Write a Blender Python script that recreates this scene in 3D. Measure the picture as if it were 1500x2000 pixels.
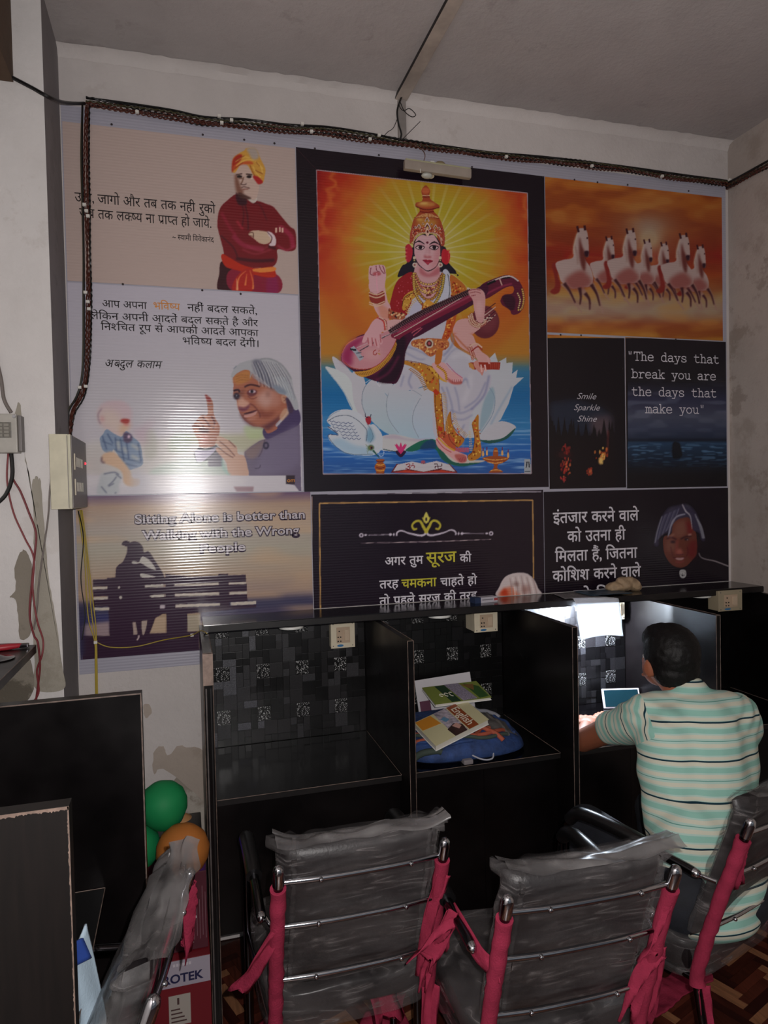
import bpy, bmesh, math, random
import numpy as np
from mathutils import Vector, Matrix, noise as mnoise

for o in list(bpy.data.objects): bpy.data.objects.remove(o)
SC = bpy.context.scene
COL = SC.collection
PI = math.pi

# ---------------------------------------------------------------- camera
H, FPX, WALL = 1.7, 1360.4, 2.705
_yaw, _pit, _rol = 0.281303, -0.026775, -0.021240
_cy, _sy = math.cos(_yaw), math.sin(_yaw)
_f = np.array([_sy*math.cos(_pit), _cy*math.cos(_pit), math.sin(_pit)])
_r = np.array([_cy, -_sy, 0.]); _u = np.cross(_r, _f)
CR = np.array([math.cos(_rol)*_r + math.sin(_rol)*_u, -math.sin(_rol)*_r + math.cos(_rol)*_u, _f])
cam = bpy.data.objects.new('camera', bpy.data.cameras.new('camera')); COL.objects.link(cam)
cam.matrix_world = Matrix(((CR[0][0], CR[1][0], -CR[2][0], 0), (CR[0][1], CR[1][1], -CR[2][1], 0), (CR[0][2], CR[1][2], -CR[2][2], H), (0, 0, 0, 1)))
cam.data.sensor_fit = 'HORIZONTAL'; cam.data.sensor_width = 36; cam.data.lens = 36*FPX/1500
cam.data.clip_start = .02
SC.camera = cam
# ---------------------------------------------------------------- light: dim room, a phone's flash beside its lens, an added soft fill lamp behind the camera
SC.world = bpy.data.worlds.new('world'); SC.world.use_nodes = True
_bg = SC.world.node_tree.nodes['Background']; _bg.inputs[0].default_value = (.80, .88, 1, 1); _bg.inputs[1].default_value = .11
def lamp(name, kind, loc, energy, col, size, rot=(0, 0, 0), **kw):
    l = bpy.data.lights.new(name, kind); l.energy = energy; l.color = col
    if kind == 'AREA': l.shape = 'RECTANGLE'; l.size, l.size_y = size
    else: l.shadow_soft_size = size
    for k, v in kw.items(): setattr(l, k, v)
    o = bpy.data.objects.new(name, l); o.location = loc; o.rotation_euler = rot; COL.objects.link(o); return o
lamp('phone_flash', 'POINT', (.045, -.01, 1.74), 100, (1, .955, .935), .006)
lamp('rear_fill', 'AREA', (.9, -2.6, 1.9), 2.5, (.93, .96, 1), (2.6, 1.8), (PI/2, 0, 0))
SC.view_settings.view_transform = 'Standard'; SC.view_settings.look = 'None'
SC.view_settings.gamma = 1; SC.view_settings.use_curve_mapping = False
SC.view_settings.exposure = 0
SC.cycles.transparent_max_bounces = 12
SC.cycles.max_bounces = 8
# ---- a small painter: prints are painted as polygons, strokes and soft blobs on a numpy canvas
CX0, CY0, CW, CH, SS = 100, 215, 1340, 1090, 2
def hx(c):
    return np.array([int(c[i:i+2], 16) / 255 for i in (0, 2, 4)], np.float32)
class Canvas:
    def __init__(s):
        s.a = np.zeros((CH * SS, CW * SS, 3), np.float32) + .07
        s.fr = (0, 0, 1.0); s.bk = 1.0
    def frame(s, x, y, k): s.fr = (x, y, k)
    def T(s, pts):
        x, y, k = s.fr
        p = np.asarray(pts, float).reshape(-1, 2)
        return np.stack([(x + p[:, 0] / k - CX0) * SS, (y + p[:, 1] / k - CY0) * SS], 1)
def smooth_pts(p, closed=True, n=6):
    m = len(p)
    if m < 3: return p
    out = []
    rng = range(m if closed else m - 1)
    t = np.linspace(0, 1, n, endpoint=False)[:, None]
    for i in rng:
        if closed: a, b, c, d = p[i-1], p[i], p[(i+1) % m], p[(i+2) % m]
        else: a, b, c, d = p[max(i-1, 0)], p[i], p[i+1], p[min(i+2, m-1)]
        out.append(.5 * (2*b + (c-a)*t + (2*a-5*b+4*c-d)*t*t + (3*b-a-3*c+d)*t**3))
    out = np.concatenate(out)
    if not closed: out = np.vstack([out, p[-1:]])
    return out
def box_blur(m, r):
    r = max(1, int(round(r)))
    for ax in (0, 1):
        for _ in (0, 1):
            c = np.cumsum(np.concatenate([np.zeros_like(m.take([0], ax)), m], ax), ax)
            n = m.shape[ax]
            i = np.arange(n)
            hi = np.minimum(i + r + 1, n); lo = np.maximum(i - r, 0)
            m = (c.take(hi, ax) - c.take(lo, ax)) / (2*r+1)
    return m
def mask_of(C, q, blur=0):
    blur *= C.bk
    H, W = C.a.shape[:2]
    pad = int(blur * 2.5) + 2
    x0 = max(int(q[:, 0].min()) - pad, 0); x1 = min(int(q[:, 0].max()) + pad + 2, W)
    y0 = max(int(q[:, 1].min()) - pad, 0); y1 = min(int(q[:, 1].max()) + pad + 2, H)
    if x1 <= x0 or y1 <= y0: return None
    w, h = x1 - x0, y1 - y0
    tog = np.zeros((h, w + 1), np.int32)
    a = q; b = np.roll(q, -1, 0)
    for (ax, ay), (bx, by) in zip(a, b):
        if ay == by: continue
        if ay > by: ax, ay, bx, by = bx, by, ax, ay
        r0 = max(int(math.ceil(ay - .5)), y0); r1 = min(int(math.ceil(by - .5)), y1)
        if r1 <= r0: continue
        r = np.arange(r0, r1)
        xs = ax + (bx - ax) * (r + .5 - ay) / (by - ay)
        cx = np.clip(np.ceil(xs - .5).astype(int) - x0, 0, w)
        tog[r - y0, cx] += 1
    m = (np.cumsum(tog, 1)[:, :w] & 1).astype(np.float32)
    if blur: m = box_blur(m, blur)
    return m, x0, y0, x1, y1
def put(C, M, col, alpha=1., col2=None, axis=1):
    if M is None: return
    m, x0, y0, x1, y1 = M
    m = (m * alpha)[..., None]
    c = hx(col)
    if col2 is not None:
        n = (y1-y0) if axis else (x1-x0)
        t = np.linspace(0, 1, n, dtype=np.float32)
        t = t[:, None, None] if axis else t[None, :, None]
        c = c * (1-t) + hx(col2) * t
    C.a[y0:y1, x0:x1] += (c - C.a[y0:y1, x0:x1]) * m
def poly(C, pts, col, blur=0, a=1., sm=True, col2=None, axis=1):
    q = C.T(pts)
    if sm: q = smooth_pts(q)
    put(C, mask_of(C, q, blur), col, a, col2, axis)
def stroke_poly(q, w):
    d = np.gradient(q, axis=0); L = np.hypot(d[:, 0], d[:, 1]) + 1e-9
    nrm = np.stack([-d[:, 1] / L, d[:, 0] / L], 1)
    w = np.asarray(w, float)
    if w.ndim == 0: w = np.full(len(q), float(w))
    else: w = np.interp(np.linspace(0, 1, len(q)), np.linspace(0, 1, len(w)), w)
    return np.vstack([q + nrm * w[:, None] / 2, (q - nrm * w[:, None] / 2)[::-1]])
def line(C, pts, col, w, blur=0, a=1., sm=True):
    q = C.T(pts)
    if sm and len(q) > 2: q = smooth_pts(q, False)
    put(C, mask_of(C, stroke_poly(q, np.asarray(w, float) * SS / C.fr[2]), blur), col, a)
def ell(C, x, y, rx, ry, col, blur=0, a=1., rot=0):
    t = np.linspace(0, 2*math.pi, 25)[:-1]
    c, s = math.cos(rot), math.sin(rot)
    poly(C, [(x + rx*math.cos(k)*c - ry*math.sin(k)*s, y + rx*math.cos(k)*s + ry*math.sin(k)*c) for k in t], col, blur, a, False)
def beads(C, pts, col, r, n, col2=None):
    q = np.asarray(pts, float); q = smooth_pts(q, False) if len(q) > 2 else q
    s = np.concatenate([[0], np.cumsum(np.hypot(*np.diff(q, axis=0).T))]); t = np.linspace(0, s[-1], n)
    for k, (x, y) in enumerate(zip(np.interp(t, s, q[:, 0]), np.interp(t, s, q[:, 1]))):
        if col2: ell(C, x, y, r*1.4, r*1.4, col2)
        ell(C, x, y, r, r, col)
def ticks(C, p, q, col, w, n, sm=True):
    a = smooth_pts(np.asarray(p, float), False) if len(p) > 2 else np.asarray(p, float)
    b = smooth_pts(np.asarray(q, float), False) if len(q) > 2 else np.asarray(q, float)
    def res(z):
        s = np.concatenate([[0], np.cumsum(np.hypot(*np.diff(z, axis=0).T))]); t = np.linspace(0, s[-1], n)
        return np.stack([np.interp(t, s, z[:, 0]), np.interp(t, s, z[:, 1])], 1)
    for u, v in zip(res(a), res(b)): line(C, [u, v], col, w, sm=False)
def speckle(C, pts, cols, n, r, seed=1):
    q = np.asarray(pts, float); rs = np.random.RandomState(seed)
    lo, hi = q.min(0), q.max(0); k = 0; it = 0
    while k < n and it < n*8:
        it += 1
        x, y = rs.uniform(lo, hi); ins = False
        for (ax, ay), (bx, by) in zip(q, np.roll(q, -1, 0)):
            if (ay > y) != (by > y) and x < (bx-ax)*(y-ay)/(by-ay)+ax: ins = not ins
        if ins:
            ell(C, x, y, r*rs.uniform(.6, 1.3), r*rs.uniform(.6, 1.3), cols[k % len(cols)]); k += 1
def noise2(h, w, cell, seed, sy=1.):
    rs = np.random.RandomState(seed); ch = int(h/(cell*sy))+3; cw = int(w/cell)+3
    g = rs.rand(ch, cw).astype(np.float32)
    y = np.arange(h)/(cell*sy); x = np.arange(w)/cell
    yi = y.astype(int); xi = x.astype(int); fy = (y-yi)[:, None]; fx = (x-xi)[None]
    fy = fy*fy*(3-2*fy); fx = fx*fx*(3-2*fx)
    return (g[yi][:, xi]*(1-fy)*(1-fx)+g[yi+1][:, xi]*fy*(1-fx)+g[yi][:, xi+1]*(1-fy)*fx+g[yi+1][:, xi+1]*fy*fx)
def region(C, x0, y0, x1, y1):
    return slice(int((y0-CY0)*SS), int((y1-CY0)*SS)), slice(int((x0-CX0)*SS), int((x1-CX0)*SS))
def ramp(t, stops):
    t = np.clip(t, 0, 1); xs = [s[0] for s in stops]; cs = np.array([hx(s[1]) for s in stops])
    return np.stack([np.interp(t, xs, cs[:, k]) for k in range(3)], -1).astype(np.float32)
def art_goddess(C):
    C.bk = 1.
    ys, xs = region(C, 618, 325, 1045, 930)
    Y, X = np.mgrid[ys, xs].astype(np.float32); Y = Y/SS+CY0; X = X/SS+CX0
    h, w = X.shape
    n = noise2(h, w, 60, 3, .6)*.6 + noise2(h, w, 22, 4)*.4
    d = np.hypot((X-836), (Y-490)*.92)
    t = d/270 + (n-.5)*.10
    sky = ramp(t, [(0, 'b0ab96'), (.12, 'a89c50'), (.3, '9a8a22'), (.48, 'a07a20'), (.62, 'a85a20'), (.8, '962414'), (1, '760c10')])
    low = ramp((Y-480)/200, [(0, '9c3014'), (.5, 'a4581c'), (1, '9c6824')])
    k = np.clip((Y-470)/110, 0, 1)[..., None]*np.clip((d-120)/110, 0, 1)[..., None]
    sky = sky*(1-k)+low*k
    # cloud rims
    q = np.abs(d-(232+26*np.sin(np.arctan2(Y-490, X-836)*5)+ (n-.5)*50))
    rim = np.exp(-(q/9)**2)*np.clip((560-Y)/150, 0, 1)*.55
    sky = sky*(1-rim[..., None]) + hx('b86a2c')*rim[..., None]
    # rays
    ang = np.arctan2(Y-492, X-836)
    ray = np.clip(np.cos(ang*34)*3-1.7, 0, 1)*np.clip(1-(d-40)/120, 0, 1)*.55
    sky = sky*(1-ray[..., None]) + hx('b5b09a')*ray[..., None]
    sea = ramp((Y-705)/215, [(0, '5c6c60'), (.1, '2c6488'), (.3, '15588c'), (.6, '2a6a9c'), (.8, '20559a'), (1, '234a86')])
    wv = noise2(h, w, 90, 8, .06)*.6+noise2(h, w, 40, 9, .08)*.4
    m = np.clip((Y-800)/50, 0, 1)[..., None]*np.clip((wv-.5)*2.2, 0, .7)[..., None]
    sea = sea*(1-m)+hx('7f9fc0')*m
    k = np.clip((Y-690)/26, 0, 1)[..., None]
    C.a[ys, xs] = sky*(1-k)+sea*k
    # ---- lotus
    C.frame(620, 680, 6.818)
    W, W2 = 'a4a3ab', '8f98a8'
    poly(C, [(200,155),(300,170),(380,240),(480,350),(640,480),(700,1130),(560,860),(470,800)], W)
    poly(C, [(108,268),(200,265),(305,310),(420,400),(560,700),(700,1150),(640,1000),(470,830),(330,560)], 'aab0b2')
    line(C, [(108,268),(230,420),(340,560),(470,810)], '7d93a3', 8)
    poly(C, [(460,360),(515,300),(560,340),(640,480),(680,1140),(560,900),(480,700)], W)
    poly(C, [(660,480),(740,415),(810,480),(960,700),(1160,1160),(900,1120),(640,870),(595,700),(600,580)], W, col2='8ea4ae')
    line(C, [(640,500),(600,600),(595,750),(640,880)], '6a7384', 8)
    poly(C, [(800,480),(895,390),(1010,490),(1160,620),(1330,1190),(1130,1150),(950,950),(910,800),(930,640)], W, col2='8ea4ae')
    poly(C, [(960,700),(1700,520),(1700,1180),(1100,1180)], W, col2='8fa6b4')
    line(C, [(1010,490),(935,640),(920,800),(960,960),(1080,1130)], '76808f', 8)
    poly(C, [(1010,490),(1070,420),(1150,500),(1300,620),(1420,560),(1560,520),(1640,560),(1660,700),(1620,1200),(1300,1190),(1140,1150),(960,950),(940,800),(950,600)], W, col2='8fa6b4')
    C.frame(600, 330, 3.125)
    poly(C, [(640,1480),(690,1380),(760,1340),(830,1370),(860,1500),(860,1640),(720,1660),(650,1600)], W, col2='93a7b8')
    line(C, [(690,1400),(650,1480),(645,1560),(680,1640)], '76808f', 4)
    line(C, [(560,1345),(640,1350),(700,1385)], '76808f', 3)
    for p in ([(350,1310),(405,1280),(440,1330)], [(440,1330),(475,1272),(522,1315)], [(522,1315),(560,1290),(590,1330)]): line(C, p, 'b4b4ba', 3)
    # right petals
    poly(C, [(1040,1230),(1146,1122),(1165,1180),(1215,1150),(1215,1185),(1255,1180),(1250,1250),(1285,1225),(1275,1275),(1322,1272),(1260,1330),(1230,1430),(1180,1530),(1100,1600),(1040,1640),(960,1640),(900,1500),(960,1350)], 'a2a6ae', sm=False)
    poly(C, [(1085,1400),(1130,1330),(1145,1400),(1120,1500),(1060,1600),(1050,1620),(1060,1500)], '76909f', 3, .8)
    line(C, [(1110,1330),(1145,1400),(1130,1500),(1060,1610)], '6f8296', 4)
    line(C, [(1250,1330),(1180,1450),(1120,1560)], '7d90a6', 8, 3)
    poly(C, [(1050,1640),(1130,1560),(1200,1540),(1275,1578),(1200,1640),(1120,1660)], 'a4a4ac')
    poly(C, [(1050,1655),(1130,1655),(1200,1638),(1272,1580),(1240,1630),(1190,1660),(1110,1675)], '1d4a44')
    # lower petals
    poly(C, [(440,1640),(530,1620),(680,1650),(760,1650),(720,1655),(640,1690),(600,1720),(530,1725),(450,1715),(430,1690)], 'a8a8aa')
    poly(C, [(460,1640),(530,1622),(620,1648),(760,1645),(700,1665),(560,1650)], '99889c', 3, .6)
    poly(C, [(600,1715),(680,1665),(740,1650),(790,1660),(850,1750),(900,1790),(970,1800),(1050,1790),(960,1815),(880,1805),(820,1770),(780,1710),(700,1710),(640,1725)], '1d5a48')
    poly(C, [(690,1712),(720,1665),(770,1655),(785,1705)], '1c2f62', 2, .7)
    poly(C, [(800,1670),(860,1690),(930,1740),(1010,1775),(1090,1780),(1010,1798),(920,1795),(860,1765)], 'a8a49e')
    poly(C, [(800,1690),(870,1772),(930,1795),(1060,1792),(960,1812),(880,1800),(820,1765)], '1d4f44')
    # ---- swan
    C.frame(620, 680, 6.818)
    poly(C, [(130,950),(180,880),(270,830),(390,815),(500,840),(600,900),(660,1010),(700,1020),(760,1020),(850,1130),(870,1240),(850,1350),(760,1420),(600,1430),(420,1410),(280,1330),(180,1250),(140,1170),(190,1150),(270,1150),(130,1050),(180,1040),(130,980)], 'a9aeb6')
    poly(C, [(180,1250),(300,1200),(500,1290),(700,1330),(760,1420),(600,1430),(420,1410),(280,1330)], '86a0b4', 6, .8)
    poly(C, [(690,1040),(740,1120),(760,1200),(700,1260),(650,1230),(660,1120)], '58829c', 5, .8)
    line(C, [(135,975),(250,910),(400,895),(520,950),(610,1030),(660,1110),(650,1240)], '404c60', 8)
    line(C, [(660,1010),(710,1080),(740,1180),(700,1260)], '4d6478', 6)
    line(C, [(140,1170),(200,1260),(320,1370),(480,1415),(740,1410)], '3b5068', 7)
    line(C, [(130,950),(200,880),(300,830)], '5d7890', 6)
    for i in range(6):
        for j in range(5):
            x, y = 160+j*62+i*22, 960+i*42+j*14-(j*j)*2
            if (i > 3 and j < 1): continue
            line(C, [(x, y), (x+30, y+22), (x+58, y+6)], '2c3a66', 7)
    line(C, [(135,1045),(180,1070),(280,1150)], '303a58', 12)
    line(C, [(140,1180),(160,1150),(280,1160)], '303a58', 8)
    poly(C, [(640,930),(680,905),(715,930),(710,990),(680,1020),(650,985)], '8e2430')
    line(C, [(635,870),(640,910),(680,925)], '1c1830', 12); line(C, [(715,880),(700,925)], '1c1830', 10)
    ell(C, 712, 1325, 42, 38, '3c5a3c', 2); ell(C, 715, 1325, 24, 24, '6a4a30'); ell(C, 720, 1328, 12, 14, '181830')
    for k in range(7): line(C, [(700,1325),(640+k*4,1280+k*20)], '5a6a40', 4)
    line(C, [(740,1360),(790,1420),(830,1470)], '1d4a3c', [26, 14, 5])
    for k in range(14): ell(C, 850+34*math.cos(k*.45), 1390+50*math.sin(k*.45), 6, 6, 'a8bcd0')
    line(C, [(870,1345),(1000,1370),(1040,1375)], '1c3a40', 10)
    poly(C, [(1040,1370),(1110,1455),(1180,1370)], '2a1830')
    for a, b in (((1030,1280),(1070,1300)), ((1110,1255),(1110,1300)), ((1190,1280),(1150,1300)), ((1050,1270),(1090,1300)), ((1170,1270),(1130,1300))):
        poly(C, [a, ((a[0]+1110)/2+18, 1330), (1110,1410), ((a[0]+1110)/2-18, 1330)], 'b02c60', sm=True)
    ell(C, 1110, 1350, 38, 40, 'b03068', 2)
    # pot
    poly(C, [(790,1480),(890,1480),(870,1510),(890,1540),(910,1580),(890,1640),(870,1685),(800,1685),(780,1640),(760,1580),(780,1540),(800,1510)], '8c4820')
    for y, c in ((1500,'5a1c1c'),(1545,'c08a3c'),(1585,'5a1c18'),(1620,'c08a3c'),(1660,'6a2a18')): line(C, [(780,y),(835,y+14),(895,y)], c, 12)
    # book
    C.frame(600, 330, 3.125)
    poly(C, [(510,1855),(545,1800),(700,1795),(870,1800),(920,1855)], '5a1c20', sm=False)
    poly(C, [(525,1845),(550,1805),(640,1785),(710,1800),(790,1782),(868,1805),(905,1848),(800,1830),(710,1848),(620,1832)], 'aaa6ac', sm=False)
    poly(C, [(520,1855),(600,1838),(710,1850),(820,1838),(915,1855)], 'a03424', sm=False)
    line(C, [(603,1806),(622,1800),(626,1812),(612,1818),(630,1822),(618,1832),(600,1826)], '7c1c20', 5)
    line(C, [(632,1815),(645,1808),(655,1816),(650,1826)], '7c1c20', 5); line(C, [(640,1800),(650,1798)], '7c1c20', 4)
    for p in (((795,1800),(800,1830)), ((780,1816),(822,1814)), ((795,1800),(775,1801)), ((800,1830),(824,1829)), ((780,1816),(782,1830)), ((822,1814),(820,1798))): line(C, p, '3c1c24', 4.5)
    ell(C, 707, 1788, 14, 9, '8c4858')
    # lamp
    C.frame(820, 680, 6.5217)
    poly(C, [(800,1400),(960,1370),(1130,1400),(1060,1460),(1000,1480),(990,1530),(1060,1580),(880,1585),(930,1540),(940,1480),(860,1450)], '84401c')
    poly(C, [(935,1370),(940,1290),(965,1265),(990,1290),(995,1370)], '8a4420')
    for p in (((810,1405),(960,1425),(1120,1405)), ((900,1560),(970,1550),(1040,1560)), ((860,1450),(960,1465),(1060,1450)), ((945,1310),(990,1310))): line(C, p, 'cf9a50', 9)
    for x, y in ((805,1330),(855,1320),(1050,1320),(1125,1350)):
        poly(C, [(x-14,y+25),(x,y-45),(x+14,y+25),(x,y+50)], 'c89858'); line(C, [(x,y-60),(x,y-20)], '5a1c40', 12)
    poly(C, [(1330,1415),(1405,1415),(1420,1590),(1330,1590)], '8c9298', sm=False)
    line(C, [(1350,1450),(1395,1450)], '20242c', 8); line(C, [(1365,1450),(1355,1520)], '20242c', 14); line(C, [(1388,1450),(1395,1520)], '20242c', 14)
    line(C, [(1335,1570),(1410,1570)], '404850', 8)
    # ---- figure: hair behind
    C.frame(600, 330, 3.125)
    poly(C, [(640,480),(610,570),(580,590),(555,640),(560,660),(640,640),(900,640),(915,655),(905,620),(870,580),(850,540),(830,470)], '181420')
    # gourd behind + arms right
    ell(C, 1085, 935, 88, 100, '55202a', 1); ell(C, 1100, 920, 60, 75, '6a3038', 8, .7)
    for k in range(4): line(C, [(1030,970-k*22),(1090,940-k*26),(1150,890-k*24)], '3c1420' if k % 2 else 'b09a90', 5)
    speckle(C, [(1060,920),(1120,880),(1140,900),(1080,960)], ['c0aea0','3c1420'], 24, 5, 3)
    # veena neck right part
    poly(C, [(1060,710),(1180,655),(1240,650),(1290,680),(1320,740),(1325,800),(1310,860),(1285,885),(1250,888),(1235,860),(1190,830),(1180,800),(1200,770),(1250,760),(1262,735),(1250,715),(1200,730),(1100,790),(1075,775)], '50162c')
    poly(C, [(1190,790),(1210,768),(1245,770),(1270,800),(1260,860),(1220,845)], '2c1020', 2, .9)
    line(C, [(1060,720),(1170,668),(1240,655),(1290,685)], 'b0a8a8', 8); line(C, [(1080,712),(1150,682)], '141018', 14)
    line(C, [(1190,668),(1240,662)], '101018', 8); line(C, [(1172,664),(1190,712)], 'b09088', 7)
    line(C, [(1080,770),(1180,720),(1250,700)], '7c2844', 10, 2)
    beads(C, [(1312,735),(1322,790),(1310,850),(1290,860)], 'b08a48', 6, 12, '3a1620')
    beads(C, [(1285,760),(1300,800),(1290,845)], 'b0a070', 5, 8)
    # body: white sari torso and skirt
    poly(C, [(640,640),(600,760),(570,900),(600,1040),(590,1180),(540,1320),(560,1345),(640,1350),(760,1340),(780,1640),(960,1650),(1000,1500),(1090,1380),(1125,1290),(1100,1230),(1010,1150),(900,1080),(870,1000),(900,880),(870,700),(830,630)], 'a2a0ab')
    for p, wd in (([(880,1000),(890,1060),(860,1110),(830,1140)], 10), ([(830,1180),(900,1100),(960,1110)], 5), ([(600,1080),(680,1110),(740,1140)], 8), ([(600,1120),(680,1160),(720,1160)], 6),
                  ([(820,1330),(850,1420),(850,1600)], 9), ([(850,1330),(880,1430),(890,1500)], 8), ([(900,1330),(920,1400),(930,1480)], 7), ([(1110,1260),(1080,1380),(1000,1470)], 12),
                  ([(870,1470),(940,1490),(1010,1460)], 7), ([(880,1520),(950,1530),(1010,1500)], 7), ([(1090,1300),(1040,1400),(960,1460)], 8), ([(640,1240),(620,1300),(640,1340)], 9), ([(590,1260),(570,1330)], 7),
                  ([(940,1310),(970,1280),(990,1340)], 9), ([(880,1570),(930,1600),(960,1560)], 8), ([(960,1600),(950,1700)], 10), ([(920,1610),(925,1700)], 7)):
        line(C, p, '6c6f92', wd, 3, .75)
    for p in ([(1000,1250),(990,1330),(950,1430)], [(700,1240),(720,1300),(760,1320)], [(880,1150),(960,1130),(1050,1200)]): line(C, p, 'b4b2ba', 20, 8, .7)
    # gold borders of skirt
    G1, G2, G3 = '9c6420', 'a83c18', 'b48a34'
    poly(C, [(590,1170),(640,1180),(720,1195),(790,1240),(805,1300),(800,1360),(740,1345),(700,1260),(640,1210),(590,1190)], 'a06c28')
    poly(C, [(740,1200),(800,1225),(855,1290),(840,1300),(790,1270)], G3)
    poly(C, [(775,1350),(815,1370),(825,1450),(830,1540),(840,1640),(800,1640),(785,1540),(775,1440)], G1)
    poly(C, [(875,1480),(885,1560),(920,1620),(960,1650),(920,1700),(870,1660),(845,1600),(850,1530)], G1)
    poly(C, [(1020,1530),(1045,1500),(1048,1600),(1065,1730),(1040,1770),(990,1780),(980,1750),(1010,1720),(1020,1640),(1005,1560)], G1)
    poly(C, [(840,1600),(900,1660),(900,1740),(850,1700),(800,1650)], 'a0482c')
    for pl in ([(600,1170),(720,1195),(790,1240),(800,1350),(740,1330),(700,1260)], [(775,1360),(815,1370),(840,1640),(800,1640)], [(880,1500),(960,1650),(920,1700),(850,1600)], [(1020,1530),(1048,1530),(1065,1730),(1000,1775),(1020,1640)]):
        speckle(C, pl, ['c09a44', '6a2a14', 'b04020'], 34, 5, len(pl))
    for p in ([(600,1168),(720,1192),(795,1240),(806,1360)], [(780,1360),(785,1500),(805,1640)], [(818,1370),(832,1540),(840,1640)], [(875,1480),(890,1570),(960,1650)], [(850,1540),(870,1650),(920,1700)], [(1008,1560),(1022,1640),(1010,1720),(985,1755)]): line(C, p, '5a2418', 3.5)
    ticks(C, [(640,1215),(700,1265),(735,1340)], [(620,1225),(680,1280),(712,1350)], '8a6030', 5, 16)
    ticks(C, [(822,1370),(836,1500),(850,1620)], [(848,1365),(856,1500),(862,1610)], 'a88a58', 4, 26)
    ticks(C, [(888,1500),(905,1570),(965,1640)], [(905,1490),(925,1560),(980,1620)], 'a88a58', 4, 16)
    ticks(C, [(910,1700),(985,1700)], [(905,1728),(985,1730)], 'b04848', 5, 12)
    ticks(C, [(1000,1600),(1010,1720)], [(985,1600),(990,1715)], 'b09a70', 4, 12)
    line(C, [(775,1350),(800,1375)], 'a03018', 26); line(C, [(800,1585),(825,1590)], 'a03018', 26)
    # feet
    SK, SK2 = 'b08486', '9c5450'
    poly(C, [(760,1190),(830,1180),(880,1230),(945,1270),(945,1300),(900,1315),(840,1290),(790,1240)], 'b88c8e')
    poly(C, [(850,1270),(900,1300),(945,1295),(935,1315),(880,1310)], SK2, 2)
    ticks(C, [(885,1285),(935,1285)], [(890,1308),(940,1306)], '7a3038', 3, 5)
    line(C, [(790,1200),(840,1240),(850,1290)], G3, 14); ticks(C, [(790,1205),(835,1245),(845,1290)], [(805,1195),(850,1235),(858,1285)], '7a3018', 3, 10)
    line(C, [(850,1185),(900,1240),(948,1275)], '9c4870', 4)
    poly(C, [(785,1650),(810,1640),(870,1700),(930,1730),(975,1750),(965,1790),(920,1790),(870,1755),(800,1700)], 'b8898a')
    poly(C, [(900,1745),(960,1745),(970,1785),(930,1790)], SK2, 2); ticks(C, [(925,1765),(965,1755)], [(935,1790),(970,1780)], '7a2030', 3, 5)
    line(C, [(790,1650),(830,1700),(880,1730)], 'a04048', 5); line(C, [(800,1640),(850,1690),(900,1720)], G3, 10)
    # torso upper: skin neck
    poly(C, [(680,560),(800,560),(810,640),(860,700),(740,800),(650,700),(650,640)], 'b0868a')
    poly(C, [(690,600),(740,640),(800,600),(805,640),(740,660),(690,640)], '9a5058', 4, .8)
    # blouse left red
    poly(C, [(640,630),(580,655),(540,700),(515,780),(505,850),(560,890),(610,890),(640,800),(660,700)], '80181e')
    speckle(C, [(640,660),(560,690),(520,800),(560,860),(610,840),(640,720)], ['b05060'], 30, 3, 9)
    poly(C, [(590,780),(650,740),(690,760),(640,800),(600,860),(580,850)], 'a87c30'); speckle(C, [(590,790),(660,750),(600,850)], ['7c2a18','c8a050'], 24, 4, 5)
    poly(C, [(610,880),(650,800),(700,780),(700,860),(640,900)], 'a09eb0')
    ticks(C, [(600,870),(620,830),(660,790)], [(620,885),(640,835),(675,800)], 'b09050', 5, 9)
    line(C, [(578,840),(600,780),(690,740)], '3c1414', 4)
    # right shoulder drape
    poly(C, [(830,620),(870,640),(880,760),(850,880),(800,960),(770,900),(800,760)], 'a6a8b6'); line(C, [(858,640),(870,740),(850,860)], '44484c', 5)
    poly(C, [(872,650),(930,680),(970,730),(950,800),(900,860),(860,900),(880,780)], 'a05a24')
    speckle(C, [(880,670),(960,730),(940,800),(880,850)], ['c09040','a03018','6c2410'], 60, 5, 12)
    line(C, [(975,730),(1000,740)], 'b0a0a0', 16)
    # lower drape border
    poly(C, [(860,900),(910,860),(900,950),(860,1040),(820,1050),(840,980)], 'a04820'); speckle(C, [(865,910),(905,880),(860,1030),(830,1040)], ['c89040','8c2410'], 30, 5, 2)
    # necklaces
    for k, (dy, col, r, n) in enumerate(((0,'b89858',6,15), (22,'b05a50',6,18), (44,'b89858',6,22), (75,'9c7030',7,22))):
        beads(C, [(660-k*6,640+k*5),(690,690+dy),(740,705+dy*1.25),(790,690+dy),(825-k*2,640+k*5)], col, r, n, '5c2a20')
    beads(C, [(650,640),(655,740),(690,810),(735,850)], 'b09448', 7, 20, '5a2418'); beads(C, [(835,650),(820,740),(780,820),(735,850)], 'b09448', 7, 20, '3c3418')
    speckle(C, [(700,720),(740,790),(780,720)], ['c09a5c','7c3030','5a3020'], 36, 6, 6)
    poly(C, [(700,840),(735,800),(780,830),(760,870),(710,875)], 'b07c30'); speckle(C, [(700,820),(780,820),(760,870),(700,870)], ['c8a050','7c2a18'], 22, 5, 8)
    # waist belt
    poly(C, [(640,1050),(700,1035),(800,1035),(860,1050),(860,1090),(800,1120),(750,1145),(690,1100),(640,1080)], '9c5a34')
    speckle(C, [(640,1050),(700,1040),(860,1050),(850,1095),(750,1140),(650,1080)], ['c09a60','7c3024','b87440'], 120, 5, 7)
    ell(C, 745, 1066, 26, 28, 'a89a8c'); ell(C, 745, 1066, 17, 19, '4a2424'); ell(C, 745, 1064, 8, 9, '9c4048')
    poly(C, [(790,1110),(825,1100),(815,1180),(780,1190)], 'a05c24')
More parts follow.
